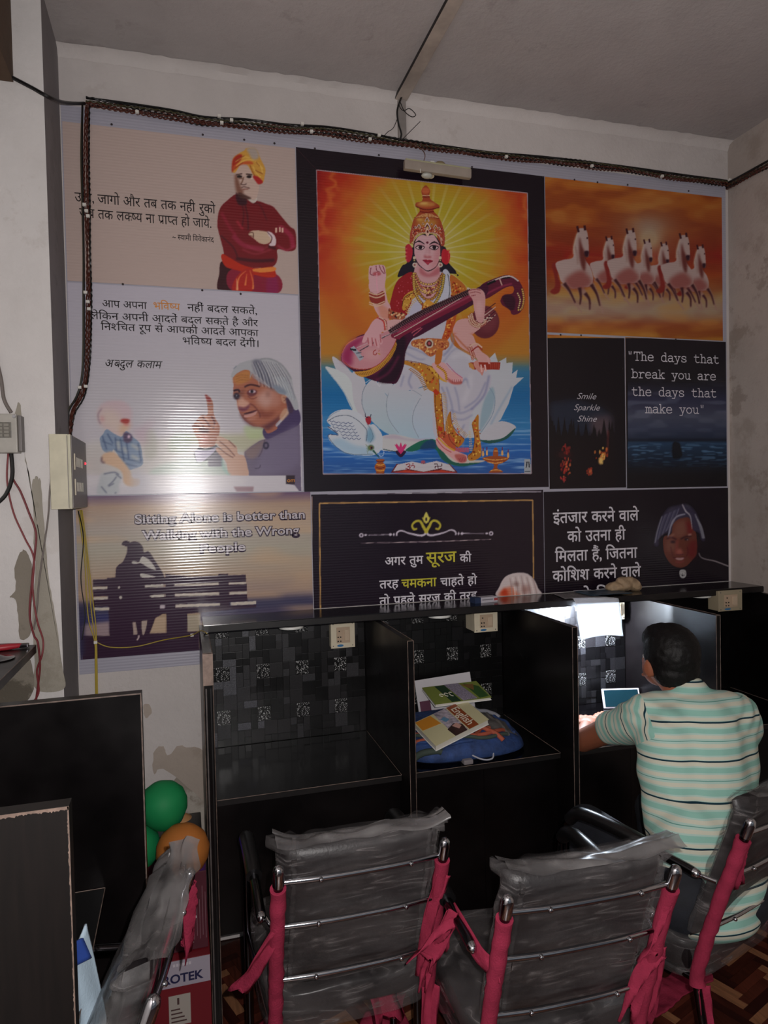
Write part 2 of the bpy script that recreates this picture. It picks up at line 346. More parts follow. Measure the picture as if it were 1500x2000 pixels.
    # left raised arm (picture left)
    poly(C, [(385,650),(470,640),(475,720),(490,800),(510,850),(500,920),(450,910),(410,850),(385,760)], 'b48c90')
    poly(C, [(430,820),(500,860),(505,915),(450,905)], 'b07058', 5, .7)
    poly(C, [(378,600),(400,590),(430,585),(470,590),(480,630),(478,680),(460,730),(385,740),(376,680)], 'b68e94')
    for p in ([(390,600),(385,640),(410,650)], [(420,590),(425,620),(445,630)], [(440,588),(450,615),(470,640)], [(460,590),(470,615),(475,640)]): line(C, p, '70303c', 5)
    ell(C, 425, 640, 26, 12, '983c44', 2, .8)
    beads(C, [(425,640),(424,690),(430,750)], 'c08a98', 4, 14)
    poly(C, [(380,750),(420,765),(465,745),(475,790),(470,820),(420,828),(385,805)], '7c2a24')
    for dy in (0, 18, 58, 70): beads(C, [(380,755+dy),(425,768+dy),(470,750+dy)], 'b89a80', 4, 14)
    # armlet
    poly(C, [(500,850),(530,870),(590,880),(600,900),(580,920),(500,915),(495,880)], '8a4c34'); speckle(C, [(500,855),(590,885),(580,918),(500,910)], ['c0a078','3a1c20','a8442c'], 40, 5, 4)
    # lower left arm & veena
    poly(C, [(470,930),(580,920),(590,960),(540,1000),(480,1000),(450,980)], 'b48c8c')
    poly(C, [(210,1130),(230,1080),(280,1040),(340,1010),(430,1010),(560,970),(660,900),(1000,745),(1090,700),(1100,760),(1010,830),(700,1010),(640,1040),(600,1120),(590,1200),(550,1300),(500,1310),(400,1290),(300,1245),(215,1180)], '3a1028')
    poly(C, [(530,1050),(600,1030),(590,1160),(560,1260),(520,1300),(430,1280)], '20101c', 4, .9)
    for p in ([(360,1260),(440,1230),(520,1150)], [(420,1290),(500,1240),(560,1140)]): line(C, p, '6c2040', 10, 4, .8)
    poly(C, [(290,1240),(380,1225),(470,1160),(530,1060),(545,1085),(500,1170),(420,1240),(340,1270)], 'a8782c'); ticks(C, [(300,1245),(390,1232),(480,1165),(535,1070)], [(310,1258),(400,1248),(495,1175),(545,1085)], '5a3414', 3, 30)
    poly(C, [(212,1130),(235,1075),(290,1035),(370,1010),(460,1000),(540,970),(545,1030),(500,1130),(430,1200),(350,1225),(270,1215),(215,1175)], 'a8747c')
    poly(C, [(212,1130),(240,1075),(300,1035),(380,1015),(330,1060),(280,1120),(270,1200),(215,1175)], '7c1c44', 9, .9)
    ell(C, 400, 1130, 60, 40, 'b89090', 14, .6)
    line(C, [(220,1170),(270,1212),(360,1222),(440,1190),(510,1110),(545,1040)], '8c3020', 4); line(C, [(214,1120),(240,1072),(300,1032)], 'b8683c', 4)
    # neck lower stripe and frets
    poly(C, [(540,985),(1000,758),(1010,800),(620,1000),(560,1040)], '681830'); line(C, [(550,1000),(700,925),(1000,775)], '8e3c54', 8, 2)
    line(C, [(530,1025),(620,975),(1000,752)], 'b0a89c', 4)
    line(C, [(500,995),(600,930),(700,875),(840,815),(1000,745)], '201418', [24, 30])
    ticks(C, [(520,985),(700,885),(990,755)], [(508,965),(688,865),(975,735)], '503038', 5, 42)
    ticks(C, [(500,990),(700,880),(990,748)], [(530,1010),(712,905),(1000,768)], '84606a', 2, 42)
    line(C, [(320,1110),(480,1020),(560,985)], '4a3a44', 6); line(C, [(300,1092),(520,1000)], 'b0a8ac', 2)
    poly(C, [(260,1095),(285,1080),(310,1110),(345,1155),(320,1172),(290,1125)], '8c909a', sm=False); line(C, [(262,1100),(300,1105)], '24242c', 12); line(C, [(300,1125),(330,1120)], '505460', 8); line(C, [(318,1150),(345,1145)], '2c2c38', 5)
    line(C, [(420,1103),(405,1115),(405,1130),(418,1135),(425,1122)], '8c2c28', 5); line(C, [(430,1125),(446,1132)], 'a07820', 5); line(C, [(440,1105),(436,1115)], 'a04c20', 4)
    for p in ([(640,1000),(660,985),(690,970)], [(650,1015),(680,990),(700,975)]): beads(C, p, 'a04858', 4, 8)
    # plucking hand
    poly(C, [(400,930),(430,912),(460,925),(470,970),(450,1010),(460,1060),(445,1070),(435,1045),(440,1090),(415,1080),(400,1040),(395,1080),(375,1075),(370,1040),(350,1060),(335,1055),(350,1010),(370,980)], 'b68a90')
    for p in ([(370,1030),(375,1070)], [(395,1030),(400,1080)], [(415,1035),(425,1082)], [(445,1010),(450,1060)]): line(C, p, '903a40', 5, 1)
    for dy in (0, 14): line(C, [(425+dy,905+dy//2),(465+dy,930),(475+dy//2,985)], '7c1c24' if dy else 'a84038', 10)
    beads(C, [(440,905),(476,930),(482,985)], 'b8a090', 4, 12)
    # fretting hand
    poly(C, [(985,745),(1010,730),(1060,735),(1085,770),(1085,850),(1075,930),(1040,930),(1020,860),(1010,800),(990,770)], 'b28484')
    for p in ([(980,745),(1020,735),(1060,740)], [(990,758),(1030,750),(1060,760)], [(1000,775),(1030,770)]): line(C, p, '7c3038', 4)
    ell(C, 1050, 850, 22, 50, 'bc9496', 6, .7)
    # upper arms right side
    poly(C, [(930,920),(1000,915),(1060,960),(1020,1000),(980,1030),(930,1030),(890,1000),(900,950)], 'b48a88'); poly(C, [(890,1000),(960,1020),(1020,1000),(960,1045),(900,1020)], 'a8583c', 4, .8)
    poly(C, [(900,1010),(1000,1010),(1030,1060),(1060,1110),(1100,1140),(1120,1170),(1100,1200),(1060,1200),(1030,1150),(990,1120),(930,1080)], 'b48a88')
    line(C, [(900,1015),(940,1060),(990,1110)], 'a0583c', 8, 2)
    for dx, dy in ((0, 0), (10, -8), (20, -16)): beads(C, [(985+dx,900+dy),(1000+dx,945+dy),(1045+dx,965+dy),(1085+dx*.3,945+dy)], 'bcA890'.lower(), 5, 16, '7c2420')
    for dx, dy in ((0, 0), (12, -12)): beads(C, [(985+dx,1090+dy),(1000+dx,1130+dy),(1010+dx,1160+dy)], 'b89080', 5, 10, '7c2420')
    line(C, [(990,1085),(1030,1065),(1068,1090)], 'b89888', 9); line(C, [(1000,1115),(1040,1085),(1070,1105)], '842c28', 8)
    poly(C, [(985,1185),(1000,1180),(1180,1180),(1175,1225),(1020,1225),(990,1210)], '84281c', sm=False); poly(C, [(985,1185),(1010,1190),(1020,1225),(995,1212)], 'a8743c')
    for x in range(5): line(C, [(1120+x*12,1185),(1120+x*12,1222)], 'a85040', 2)
    poly(C, [(1015,1185),(1040,1170),(1055,1210),(1080,1215),(1070,1260),(1055,1245),(1030,1220)], 'b07870'); line(C, [(1060,1195),(1066,1240)], 'c49c98', 10); line(C, [(1084,1195),(1090,1235)], 'c49c98', 10)
    line(C, [(1100,1150),(1112,1190)], 'b89090', 10)
    # ---- head
    C.frame(760, 350, 9.375)
    poly(C, [(370,1190),(300,1230),(310,1400),(330,1520),(400,1480),(430,1300)], '9c2030'); poly(C, [(980,1290),(1080,1310),(1120,1400),(1090,1530),(1030,1560),(960,1480)], 'a01c28')
    for k in range(8): ell(C, 310+(k % 2)*8, 1240+k*34, 16, 16, 'b04048' if k % 2 else '8c1c28'); ell(C, 1095-(k % 2)*8, 1310+k*30, 15, 14, 'b03838')
    poly(C, [(380,1180),(390,1000),(440,760),(520,640),(560,580),(540,530),(480,490),(500,430),(600,400),(610,310),(590,210),(670,110),(750,210),(735,290),(760,370),(830,420),(930,500),(830,550),(820,590),(900,680),(960,800),(1000,950),(1020,1080),(1000,1220),(900,1180),(860,1000),(700,980),(540,980),(460,1100)], '8c3a20')
    ell(C, 668, 210, 75, 60, 'a85430', 2); ell(C, 680, 460, 170, 45, 'a87038', 4); ell(C, 640, 440, 80, 18, 'c0a058', 3)
    line(C, [(490,500),(680,560),(920,520)], '5a1c14', 18); line(C, [(560,590),(680,610),(820,590)], '6c1c14', 26); line(C, [(610,300),(745,300)], 'c8b08c', 14); line(C, [(605,325),(750,325)], '4c1410', 12)
    ticks(C, [(500,690),(700,620),(880,690)], [(480,710),(700,690),(900,710)], 'c09c68', 12, 17); line(C, [(455,705),(700,700),(920,720)], '5a1c14', 10)
    ell(C, 690, 800, 200, 90, 'a07430', 10, .9); ell(C, 560, 740, 60, 20, 'b89c48', 4)
    for x, y, r in ((700,880,62),(545,870,36),(850,880,36),(480,890,26),(915,910,28),(695,750,40),(620,820,20),(780,830,20)):
        poly(C, [(x-r,y+r*.6),(x-r*.7,y-r*.4),(x,y-r*1.4),(x+r*.7,y-r*.4),(x+r,y+r*.6)], 'b8a0a0'); poly(C, [(x-r*.65,y+r*.5),(x,y-r*.9),(x+r*.65,y+r*.5)], '44201c'); poly(C, [(x-r*.4,y+r*.6),(x,y-r*.4),(x+r*.4,y+r*.6)], 'a48038')
    speckle(C, [(430,880),(960,880),(1000,1180),(940,1100),(860,980),(560,960),(440,1060),(400,1150)], ['b88878','5a1820','a84030','c0a078'], 110, 11, 5)
    for pl in ([(440,860),(400,1000),(400,1160)], [(960,860),(1000,1000),(1000,1180)]): beads(C, pl, 'a84c34', 13, 12, '5a1820')
    # face
    poly(C, [(440,1200),(500,1080),(600,1010),(700,1000),(800,1010),(880,1080),(945,1200),(950,1380),(920,1500),(850,1620),(720,1690),(620,1640),(530,1560),(470,1420)], '1c1218')
    poly(C, [(465,1200),(510,1080),(600,1020),(700,1040),(800,1020),(860,1080),(920,1200),(935,1330),(915,1470),(850,1600),(720,1670),(640,1640),(550,1560),(490,1450),(460,1330)], 'b59096')
    poly(C, [(880,1150),(930,1250),(930,1420),(860,1590),(740,1668),(830,1500),(870,1300)], 'a8585c', 12, .75); poly(C, [(475,1330),(500,1440),(570,1560),(640,1630),(560,1480)], 'a8606a', 12, .6)
    beads(C, [(440,1180),(470,1060),(560,990),(690,975)], 'c0a890', 10, 16, '6c2020'); beads(C, [(960,1180),(930,1060),(840,990),(720,975)], 'c0a890', 10, 16, '6c2020')
    poly(C, [(660,970),(700,900),(740,970),(720,1040),(690,1040)], 'bc9c8c'); ell(C, 705, 960, 18, 26, '501818')
    line(C, [(470,1170),(550,1135),(650,1190)], '20141c', [8, 34, 10]); line(C, [(735,1200),(830,1150),(920,1200)], '20141c', [10, 34, 8])
    ell(C, 700, 1160, 24, 22, '5a1828')
    for ex, s in ((570, 1), (825, -1)):
        poly(C, [(ex-95,1250),(ex-30,1205),(ex+70,1225),(ex+80,1260),(ex+20,1300),(ex-50,1285)], '28141c'); poly(C, [(ex-80,1255),(ex-20,1225),(ex+60,1240),(ex+60,1265),(ex,1285)], 'b8a0a4'); ell(C, ex+2, 1250, 36, 32, '1c1018')
        line(C, [(ex-90,1215),(ex,1185),(ex+80,1215)], '8c4c58', 8, 2, .8)
    line(C, [(700,1230),(680,1340),(650,1400)], '9c6468', 12, 4, .8); line(C, [(745,1240),(735,1380)], '904c50', 14, 4, .8)
    poly(C, [(640,1400),(690,1390),(760,1410),(770,1440),(700,1445),(645,1435)], '94484e', 3); ell(C, 700, 1390, 40, 26, 'b88e92', 4)
    poly(C, [(610,1480),(680,1470),(710,1480),(740,1470),(805,1500),(740,1540),(715,1570),(680,1550),(650,1520)], '8a1c30'); line(C, [(615,1485),(710,1510),(800,1502)], '4c1020', 8); ell(C, 715, 1530, 36, 12, 'b04858', 3)
    for ex in (462, 935):
        ell(C, ex, 1440, 26, 30, 'b0a48c'); ell(C, ex, 1490, 24, 24, '20201c'); ell(C, ex, 1490, 12, 12, 'a89868'); ell(C, ex+5, 1570, 40, 44, 'b0a498'); ell(C, ex+5, 1570, 20, 22, '8c5050')

def art_swami(C):
    C.bk = .45
    C.frame(410, 280, 6.667)
    body = [(350,660),(470,720),(560,780),(620,750),(740,790),(830,830),(930,950),(1040,1080),(1110,1140),(1125,1320),(1100,1390),(1010,1405),(880,1380),(880,1500),(820,1600),(600,1620),(400,1600),(200,1560),(150,1500),(180,1420),(120,1180),(95,1040),(130,850),(230,740)]
    poly(C, body, '5c1016')
    for p, wd, c in (([(150,900),(260,1100),(340,1200)], 40, '74182a'), ([(300,1200),(450,1330),(700,1380)], 60, '7c2038'), ([(350,1010),(430,1120)], 30, '8c2030'), ([(900,1080),(1050,1200),(1080,1360)], 60, '84203c'), ([(880,1330),(1000,1390),(1110,1330)], 20, '8c3048'), ([(420,1380),(600,1440),(800,1380)], 14, '8c3848'), ([(480,1330),(640,1400),(760,1340)], 10, '8c3848')):
        line(C, p, c, wd, 6, .75)
    for p, wd in (([(460,800),(490,960),(500,1130)], 16), ([(560,790),(650,800),(740,1000)], 10), ([(340,1500),(600,1530),(840,1520)], 40), ([(400,740),(440,900),(420,1080)], 12), ([(140,1200),(300,1350),(360,1480)], 16), ([(760,1340),(860,1370)], 34)):
        line(C, p, '2c0a12', wd, 4, .8)
    poly(C, [(345,640),(420,700),(480,740),(470,800),(380,800),(340,720)], '2c1018', 4)
    poly(C, [(480,720),(570,775),(610,740),(605,700),(520,700)], 'a49c94')
    # lower robe + sash
    poly(C, [(150,1540),(320,1600),(330,1920),(105,1910),(120,1700)], '2c0c12'); poly(C, [(280,1640),(860,1700),(885,1950),(290,1920)], '6c1428'); poly(C, [(760,1700),(865,1720),(885,1950),(740,1940)], '6c1848', 8, .6)
    poly(C, [(165,1440),(260,1490),(420,1580),(600,1625),(820,1605),(850,1660),(850,1740),(700,1740),(540,1700),(300,1640),(200,1600),(150,1500)], '94200e')
    poly(C, [(560,1640),(830,1610),(845,1660),(700,1680),(580,1670)], 'b46a30'); line(C, [(570,1670),(700,1690),(850,1680)], '8c2410', 8)
    poly(C, [(450,1640),(560,1660),(560,1900),(480,1930),(300,1920),(320,1780)], '8c1c16')
    for p in ([(470,1660),(380,1750),(350,1910)], [(520,1650),(560,1800),(560,1900)], [(480,1700),(460,1850)]): line(C, p, 'b86838', [6, 14, 24], 2)
    line(C, [(350,1760),(360,1910)], 'c08860', [4, 24], 1)
    # hands/cuffs
    poly(C, [(500,1180),(560,1135),(680,1140),(790,1170),(800,1260),(740,1310),(650,1300),(560,1230)], 'a38c78'); line(C, [(505,1170),(560,1160),(570,1230)], '503028', 10); line(C, [(510,1200),(560,1210)], '503028', 8)
    poly(C, [(740,1155),(800,1160),(855,1230),(850,1330),(770,1325),(800,1260)], 'b0a0a4'); line(C, [(745,1155),(805,1220),(790,1300)], '381418', 9)
    for x, y in ((862,1130),(910,1120),(945,1130)): line(C, [(x,y-30),(x,y+32)], 'b09080', 22)
    # head
    poly(C, [(320,380),(400,290),(500,300),(580,400),(640,540),(610,700),(560,740),(480,700),(400,660),(350,640),(325,520)], 'a08a80')
    poly(C, [(325,400),(360,440),(400,560),(440,640),(380,680),(345,630),(325,520)], '5c382c', 9, .85); poly(C, [(380,640),(480,680),(540,720),(440,730),(370,690)], '38201c', 5, .9)
    line(C, [(340,410),(420,395)], '281818', 14, 2); line(C, [(470,400),(550,410)], '281818', 16, 2)
    ell(C, 385, 432, 36, 18, '1c1414', 2); ell(C, 510, 435, 34, 18, '1c1414', 2); ell(C, 400, 455, 30, 10, '604438', 3); ell(C, 545, 455, 14, 8, 'b8a49c', 2)
    line(C, [(440,440),(420,500),(400,530)], '5c3c30', 14, 3); line(C, [(400,530),(440,540),(480,525)], '301c1c', 10, 1)
    line(C, [(410,575),(450,565),(520,585)], '3c2020', 10, 1); line(C, [(420,600),(500,595)], '6c4038', 14, 3)
    poly(C, [(285,350),(300,200),(380,130),(450,90),(480,60),(600,70),(660,200),(720,330),(710,440),(690,510),(640,530),(590,470),(530,350),(480,280),(400,280),(330,380),(290,370)], 'a87c34')
    poly(C, [(285,360),(295,220),(360,150),(420,150),(400,220),(330,290),(300,370)], '8a2418', 4); poly(C, [(300,300),(400,250),(520,230),(560,270),(400,280),(320,350)], 'a04020', 4, .9)
    for p in ([(330,240),(430,180),(520,190)], [(340,290),(460,220),(580,220)], [(590,230),(660,300),(690,400)], [(560,300),(600,380),(660,440)], [(620,260),(690,330)]): line(C, p, 'c0a050', 10, 1)
    for p in ([(600,240),(650,300)], [(590,350),(690,400)], [(520,280),(560,380),(640,520)], [(320,330),(430,250)], [(450,160),(330,230)]): line(C, p, '6c2c14', 8, 1)
    poly(C, [(560,430),(620,430),(690,500),(640,535),(600,500)], '8c1c1c', 2); poly(C, [(480,65),(600,60),(640,180),(560,210),(500,120)], '8c8078', 8)

def art_kalam(C):
    C.bk = .6
    ys, xs = region(C, 120, 545, 600, 970)
    Y, X = np.mgrid[ys, xs].astype(np.float32); Y = Y/SS+CY0; X = X/SS+CX0
    C.a[ys, xs] = ramp((Y-560)/400, [(0, '96929c'), (.5, '98959b'), (1, 'a09ba2')])
    C.frame(370, 690, 6.5217)
    poly(C, [(-1300,1150),(-400,1080),(0,1030),(700,990),(960,960),(960,1560),(-1300,1560)], 'a09c98', 20, .8); poly(C, [(0,1030),(500,1040),(960,1040),(700,1250),(400,1150),(0,1150)], '8c8c70', 14, .7)
    poly(C, [(-560,1000),(-440,1000),(-420,1300),(-560,1320)], '8a8a80', 14, .6); poly(C, [(-200,1040),(0,1030),(-20,1250),(-260,1250)], '6c8068', 14, .5)
    poly(C, [(0,1330),(420,1400),(520,1560),(-300,1700),(-500,1500)], '7c9488', 14, .55)
    poly(C, [(700,930),(960,950),(960,1060),(760,1090)], '8c9a70', 10, .7)
    # jacket
    poly(C, [(1300,730),(1400,760),(1425,1770),(1300,1780),(1230,1660),(1230,1560),(760,1560),(700,1400),(700,1260),(780,1190),(900,1110),(980,1090),(940,960),(1100,950)], '554c60', sm=False)
    poly(C, [(700,1260),(800,1180),(960,1100),(940,1200),(860,1320),(760,1340)], '6c5a58', 8, .8); poly(C, [(1280,740),(1390,720),(1400,900),(1160,1020),(980,1095),(940,970),(1120,940)], '382c4c', 2)
    poly(C, [(1000,1110),(1200,1020),(1380,930),(1400,1400),(1100,1540),(860,1530),(900,1300)], '625a70', 20, .7)
    line(C, [(960,1100),(920,1250),(880,1320)], '3c3040', 8, 2); ell(C, 975, 1175, 40, 48, '2a2438', 2); ell(C, 975, 1175, 18, 22, '564c60', 2); line(C, [(830,1470),(890,1460),(905,1420)], '3c3448', 10)
    # face
    SKN = '86503e'
    poly(C, [(560,270),(640,230),(780,210),(1000,330),(1120,480),(1210,520),(1240,620),(1230,760),(1100,900),(1120,960),(1000,1020),(940,950),(820,930),(760,900),(690,840),(640,760),(615,680),(600,600),(560,540),(560,400)], SKN)
    poly(C, [(565,300),(700,220),(780,240),(770,340),(600,400)], '946236', 8); 
    for y in (300, 330, 362): line(C, [(590,y),(660,y-22),(760,y-14)], '6c4020', 5, 1)
    poly(C, [(850,560),(980,460),(1060,480),(1080,600),(980,700),(880,640)], 'a08078', 18, .8); poly(C, [(1040,520),(1140,520),(1160,640),(1060,680)], '94685c', 14, .7)
    poly(C, [(620,560),(660,540),(700,590),(760,630),(740,680),(620,690)], 'a47c6c', 6); poly(C, [(620,680),(700,690),(770,650),(740,720),(660,740)], '58283a', 5, .9)
    poly(C, [(640,760),(700,800),(760,880),(900,930),(1060,860),(1180,780),(1100,900),(1000,980),(940,950),(800,930),(700,860)], '442028', 10, .85); poly(C, [(900,720),(980,760),(1100,740),(1000,820),(900,800)], '5c2820', 12, .7)
    line(C, [(770,640),(830,680),(890,760),(900,820)], '4c2020', 12, 3); line(C, [(690,470),(620,580)], '3c2020', 40, 12, .6)
    poly(C, [(690,770),(780,740),(855,725),(840,760),(740,780)], '38141c'); poly(C, [(700,790),(800,760),(860,735),(830,790),(720,820)], '9c7068', 2); line(C, [(740,850),(850,820)], '9c6c60', 20, 6, .7)
    line(C, [(560,480),(620,465),(640,500)], '28141c', 26, 2); line(C, [(700,430),(780,400),(900,425)], '34181c', 22, 2)
    ell(C, 600, 545, 40, 44, '1c1424', 5, .95); ell(C, 600, 540, 8, 8, '8c9098', 1)
    poly(C, [(730,500),(790,455),(860,480),(840,530),(770,550)], '54282c', 4); ell(C, 800, 488, 44, 20, 'a09098', 1); ell(C, 795, 488, 20, 22, '18101c', 1); line(C, [(740,550),(800,580),(860,560)], '5c2c28', 9, 2)
    ell(C, 1000, 520, 30, 40, '704840', 10, .6)
    poly(C, [(1170,540),(1230,540),(1250,600),(1220,640),(1180,610)], '98705c', 2); line(C, [(1190,560),(1230,580),(1200,610)], '5c3028', 7, 1)
    poly(C, [(1150,800),(1220,700),(1270,760),(1180,860)], 'a08068', 4, .8); poly(C, [(1230,560),(1330,620),(1320,740),(1270,760),(1240,660)], '38283c', 4)
    # hair
    poly(C, [(530,280),(570,200),(640,130),(760,90),(880,70),(1040,70),(1180,150),(1290,290),(1330,470),(1370,590),(1390,700),(1340,720),(1290,620),(1230,540),(1140,510),(1080,450),(960,400),(860,330),(800,260),(770,320),(770,230),(700,210),(600,260),(550,310)], '88898e')
    poly(C, [(800,120),(900,90),(1000,250),(1080,420),(1060,470),(960,400),(880,350)], '3c3c4c', 8, .6)
    for i in range(22):
        t = i/21; x0 = 800+t*330; y0 = 95+abs(t-.4)*60
        line(C, [(x0,y0),(x0+60+t*70,y0+150+t*60),(x0+90+t*130,y0+300+t*150)], ['a8a8a8','50505e','94989c','34343f'][i % 4], [4, 9, 4], 1)
    for i in range(10): line(C, [(770+i*6,230+i*4),(800+i*14,300+i*5),(880+i*16,350+i*10)], 'b0a8a4' if i % 2 else '4c4450', 5, 1)
    for i in range(8): line(C, [(1080+i*20,300),(1180+i*14,430),(1240+i*14,520+i*12)], '707882' if i % 2 else 'a0a4a6', 8, 1)
    poly(C, [(1080,400),(1200,450),(1240,520),(1140,510),(1080,460)], '68707c', 6)
    line(C, [(560,200),(600,160)], '5c6470', 9, 2); line(C, [(900,75),(1020,70),(1180,150),(1300,330)], '54585c', 8, 3)
    # raised hand
    H = '8a5c4c'
    poly(C, [(205,530),(270,570),(300,640),(305,740),(330,830),(385,930),(370,1060),(330,1150),(300,1190),(140,1200),(110,1110),(60,1010),(35,930),(70,880),(150,790),(230,780),(225,640)], H, sm=True)
    poly(C, [(200,525),(270,575),(265,620),(225,600)], '783030', 3); line(C, [(230,660),(300,660)], '5c3028', 8); line(C, [(240,745),(300,745)], 'ac8c7c', 18, 3)
    for p in ([(160,800),(210,860),(260,930)], [(90,860),(150,900),(190,960)], [(40,920),(110,930),(160,980)], [(280,800),(320,880),(300,960)]): line(C, p, '402028', 16, 3)
    for p in ([(190,800),(250,870)], [(100,885),(160,920)], [(290,930),(350,920)]): line(C, p, 'ac8474', 20, 5)
    poly(C, [(120,960),(240,960),(240,1010),(140,1010)], '38242c', 7, .8); poly(C, [(140,1050),(230,1050),(240,1150),(140,1150)], 'a06c64', 8, .7)
    poly(C, [(120,1190),(200,1220),(340,1170),(380,1210),(320,1310),(220,1370),(90,1390),(50,1280)], '3c3c44', sm=False); poly(C, [(90,1230),(220,1240),(345,1200),(300,1270),(180,1370),(100,1380),(70,1270)], '8a8498'); poly(C, [(230,1330),(370,1240),(420,1340),(420,1440),(240,1440)], '585460', 3, sm=False)
    # other hand
    poly(C, [(345,1075),(380,1055),(500,1110),(600,1190),(620,1280),(700,1310),(740,1450),(740,1560),(520,1560),(470,1400),(420,1330),(340,1240),(350,1200),(420,1230),(330,1130),(360,1110)], 'a08070')
    for p in ([(380,1120),(480,1200),(580,1310)], [(370,1200),(470,1280),(560,1330)], [(500,1110),(590,1200)]): line(C, p, '5c3830', 12, 2)
    line(C, [(420,1350),(440,1470),(520,1560)], '70948c', 26, 6, .8)
    # lower banner strip
    poly(C, [(-1350,1560),(1230,1560),(1230,1665),(1340,1680),(1400,1760),(1400,1790),(-1350,1790)], 'a4a0a6', sm=False); poly(C, [(-1330,1560),(500,1560),(500,1700),(-1330,1700)], 'a8a4a8', 10)
    poly(C, [(560,1700),(820,1700),(810,1760),(600,1760)], '6c4c54', 4, .7, sm=False)
    poly(C, [(1228,1555),(1345,1555),(1345,1665),(1228,1665)], '281c24', sm=False); C.frame(370, 690, 6.5217)
    # ---- child
    C.bk = .8
    C.frame(170, 770, 8.333)
    poly(C, [(720,570),(860,550),(1000,450),(1120,440),(1000,560),(980,800),(880,820)], '98808c', 16, .6)
    poly(C, [(170,300),(250,150),(420,100),(600,120),(720,240),(730,400),(720,520),(620,600),(560,680),(440,650),(300,560),(200,480)], 'a08e94', 8)
    poly(C, [(240,240),(500,300),(560,430),(640,560),(560,680),(420,620),(240,480)], 'a89890', 20, .9); poly(C, [(560,480),(700,480),(640,600),(540,660)], 'a8886c', 12, .8)
    line(C, [(240,230),(180,330),(200,450),(230,480)], '6c5460', 14, 4); ell(C, 250, 400, 30, 50, 'a47c7c', 8)
    poly(C, [(540,430),(590,400),(680,410),(690,450),(640,480),(570,460)], '84201c', 4); ell(C, 640, 495, 50, 12, 'a85c58', 5)
    poly(C, [(320,570),(440,640),(560,690),(640,600),(740,690),(860,800),(900,1000),(900,1150),(740,1220),(640,1230),(560,1090),(440,900),(400,960),(310,950),(240,880),(210,720),(260,650)], '64748a')
    for p in ([(250,680),(320,900)], [(460,700),(480,920)], [(540,720),(600,1090)], [(640,760),(680,1060)], [(830,800),(880,1100)], [(330,640),(420,800)]): line(C, p, '2c3c5c', 22, 3, .8)
    for p in ([(240,760),(420,830)], [(440,900),(620,980)], [(470,1000),(680,1060),(880,1110)], [(620,1130),(820,1180)], [(460,740),(740,780)]): line(C, p, '30405c', 18, 3, .7)
    for p in ([(500,760),(520,900)], [(720,820),(850,900)], [(720,1000),(840,1060)], [(600,860),(640,960)]): line(C, p, 'a09c90', 40, 6, .7)
    poly(C, [(600,630),(700,640),(740,720),(680,790),(600,760)], '3c2c48', 4); ell(C, 680, 690, 24, 30, 'a890a0', 3)
    poly(C, [(240,1010),(310,950),(430,940),(560,1060),(700,1240),(740,1360),(850,1380),(840,1480),(700,1500),(600,1440),(560,1260),(440,1180),(300,1130),(250,1080)], 'a88c74', 4); line(C, [(240,1020),(240,1100),(290,1110)], '4c3038', 22, 4)
    poly(C, [(250,1290),(460,1260),(570,1320),(520,1480),(500,1620),(180,1640),(200,1400)], '94989c', 6)
    for p in ([(270,1300),(440,1270),(520,1310)], [(480,1340),(420,1420),(340,1490)], [(470,1300),(560,1370)], [(230,1500),(320,1610)], [(440,1450),(350,1500)], [(480,1600),(450,1610)]): line(C, p, '30344c', 12, 2)
    poly(C, [(720,1230),(860,1200),(1000,1400),(960,1600),(640,1620),(740,1500)], '9a98a0', 20, .7)

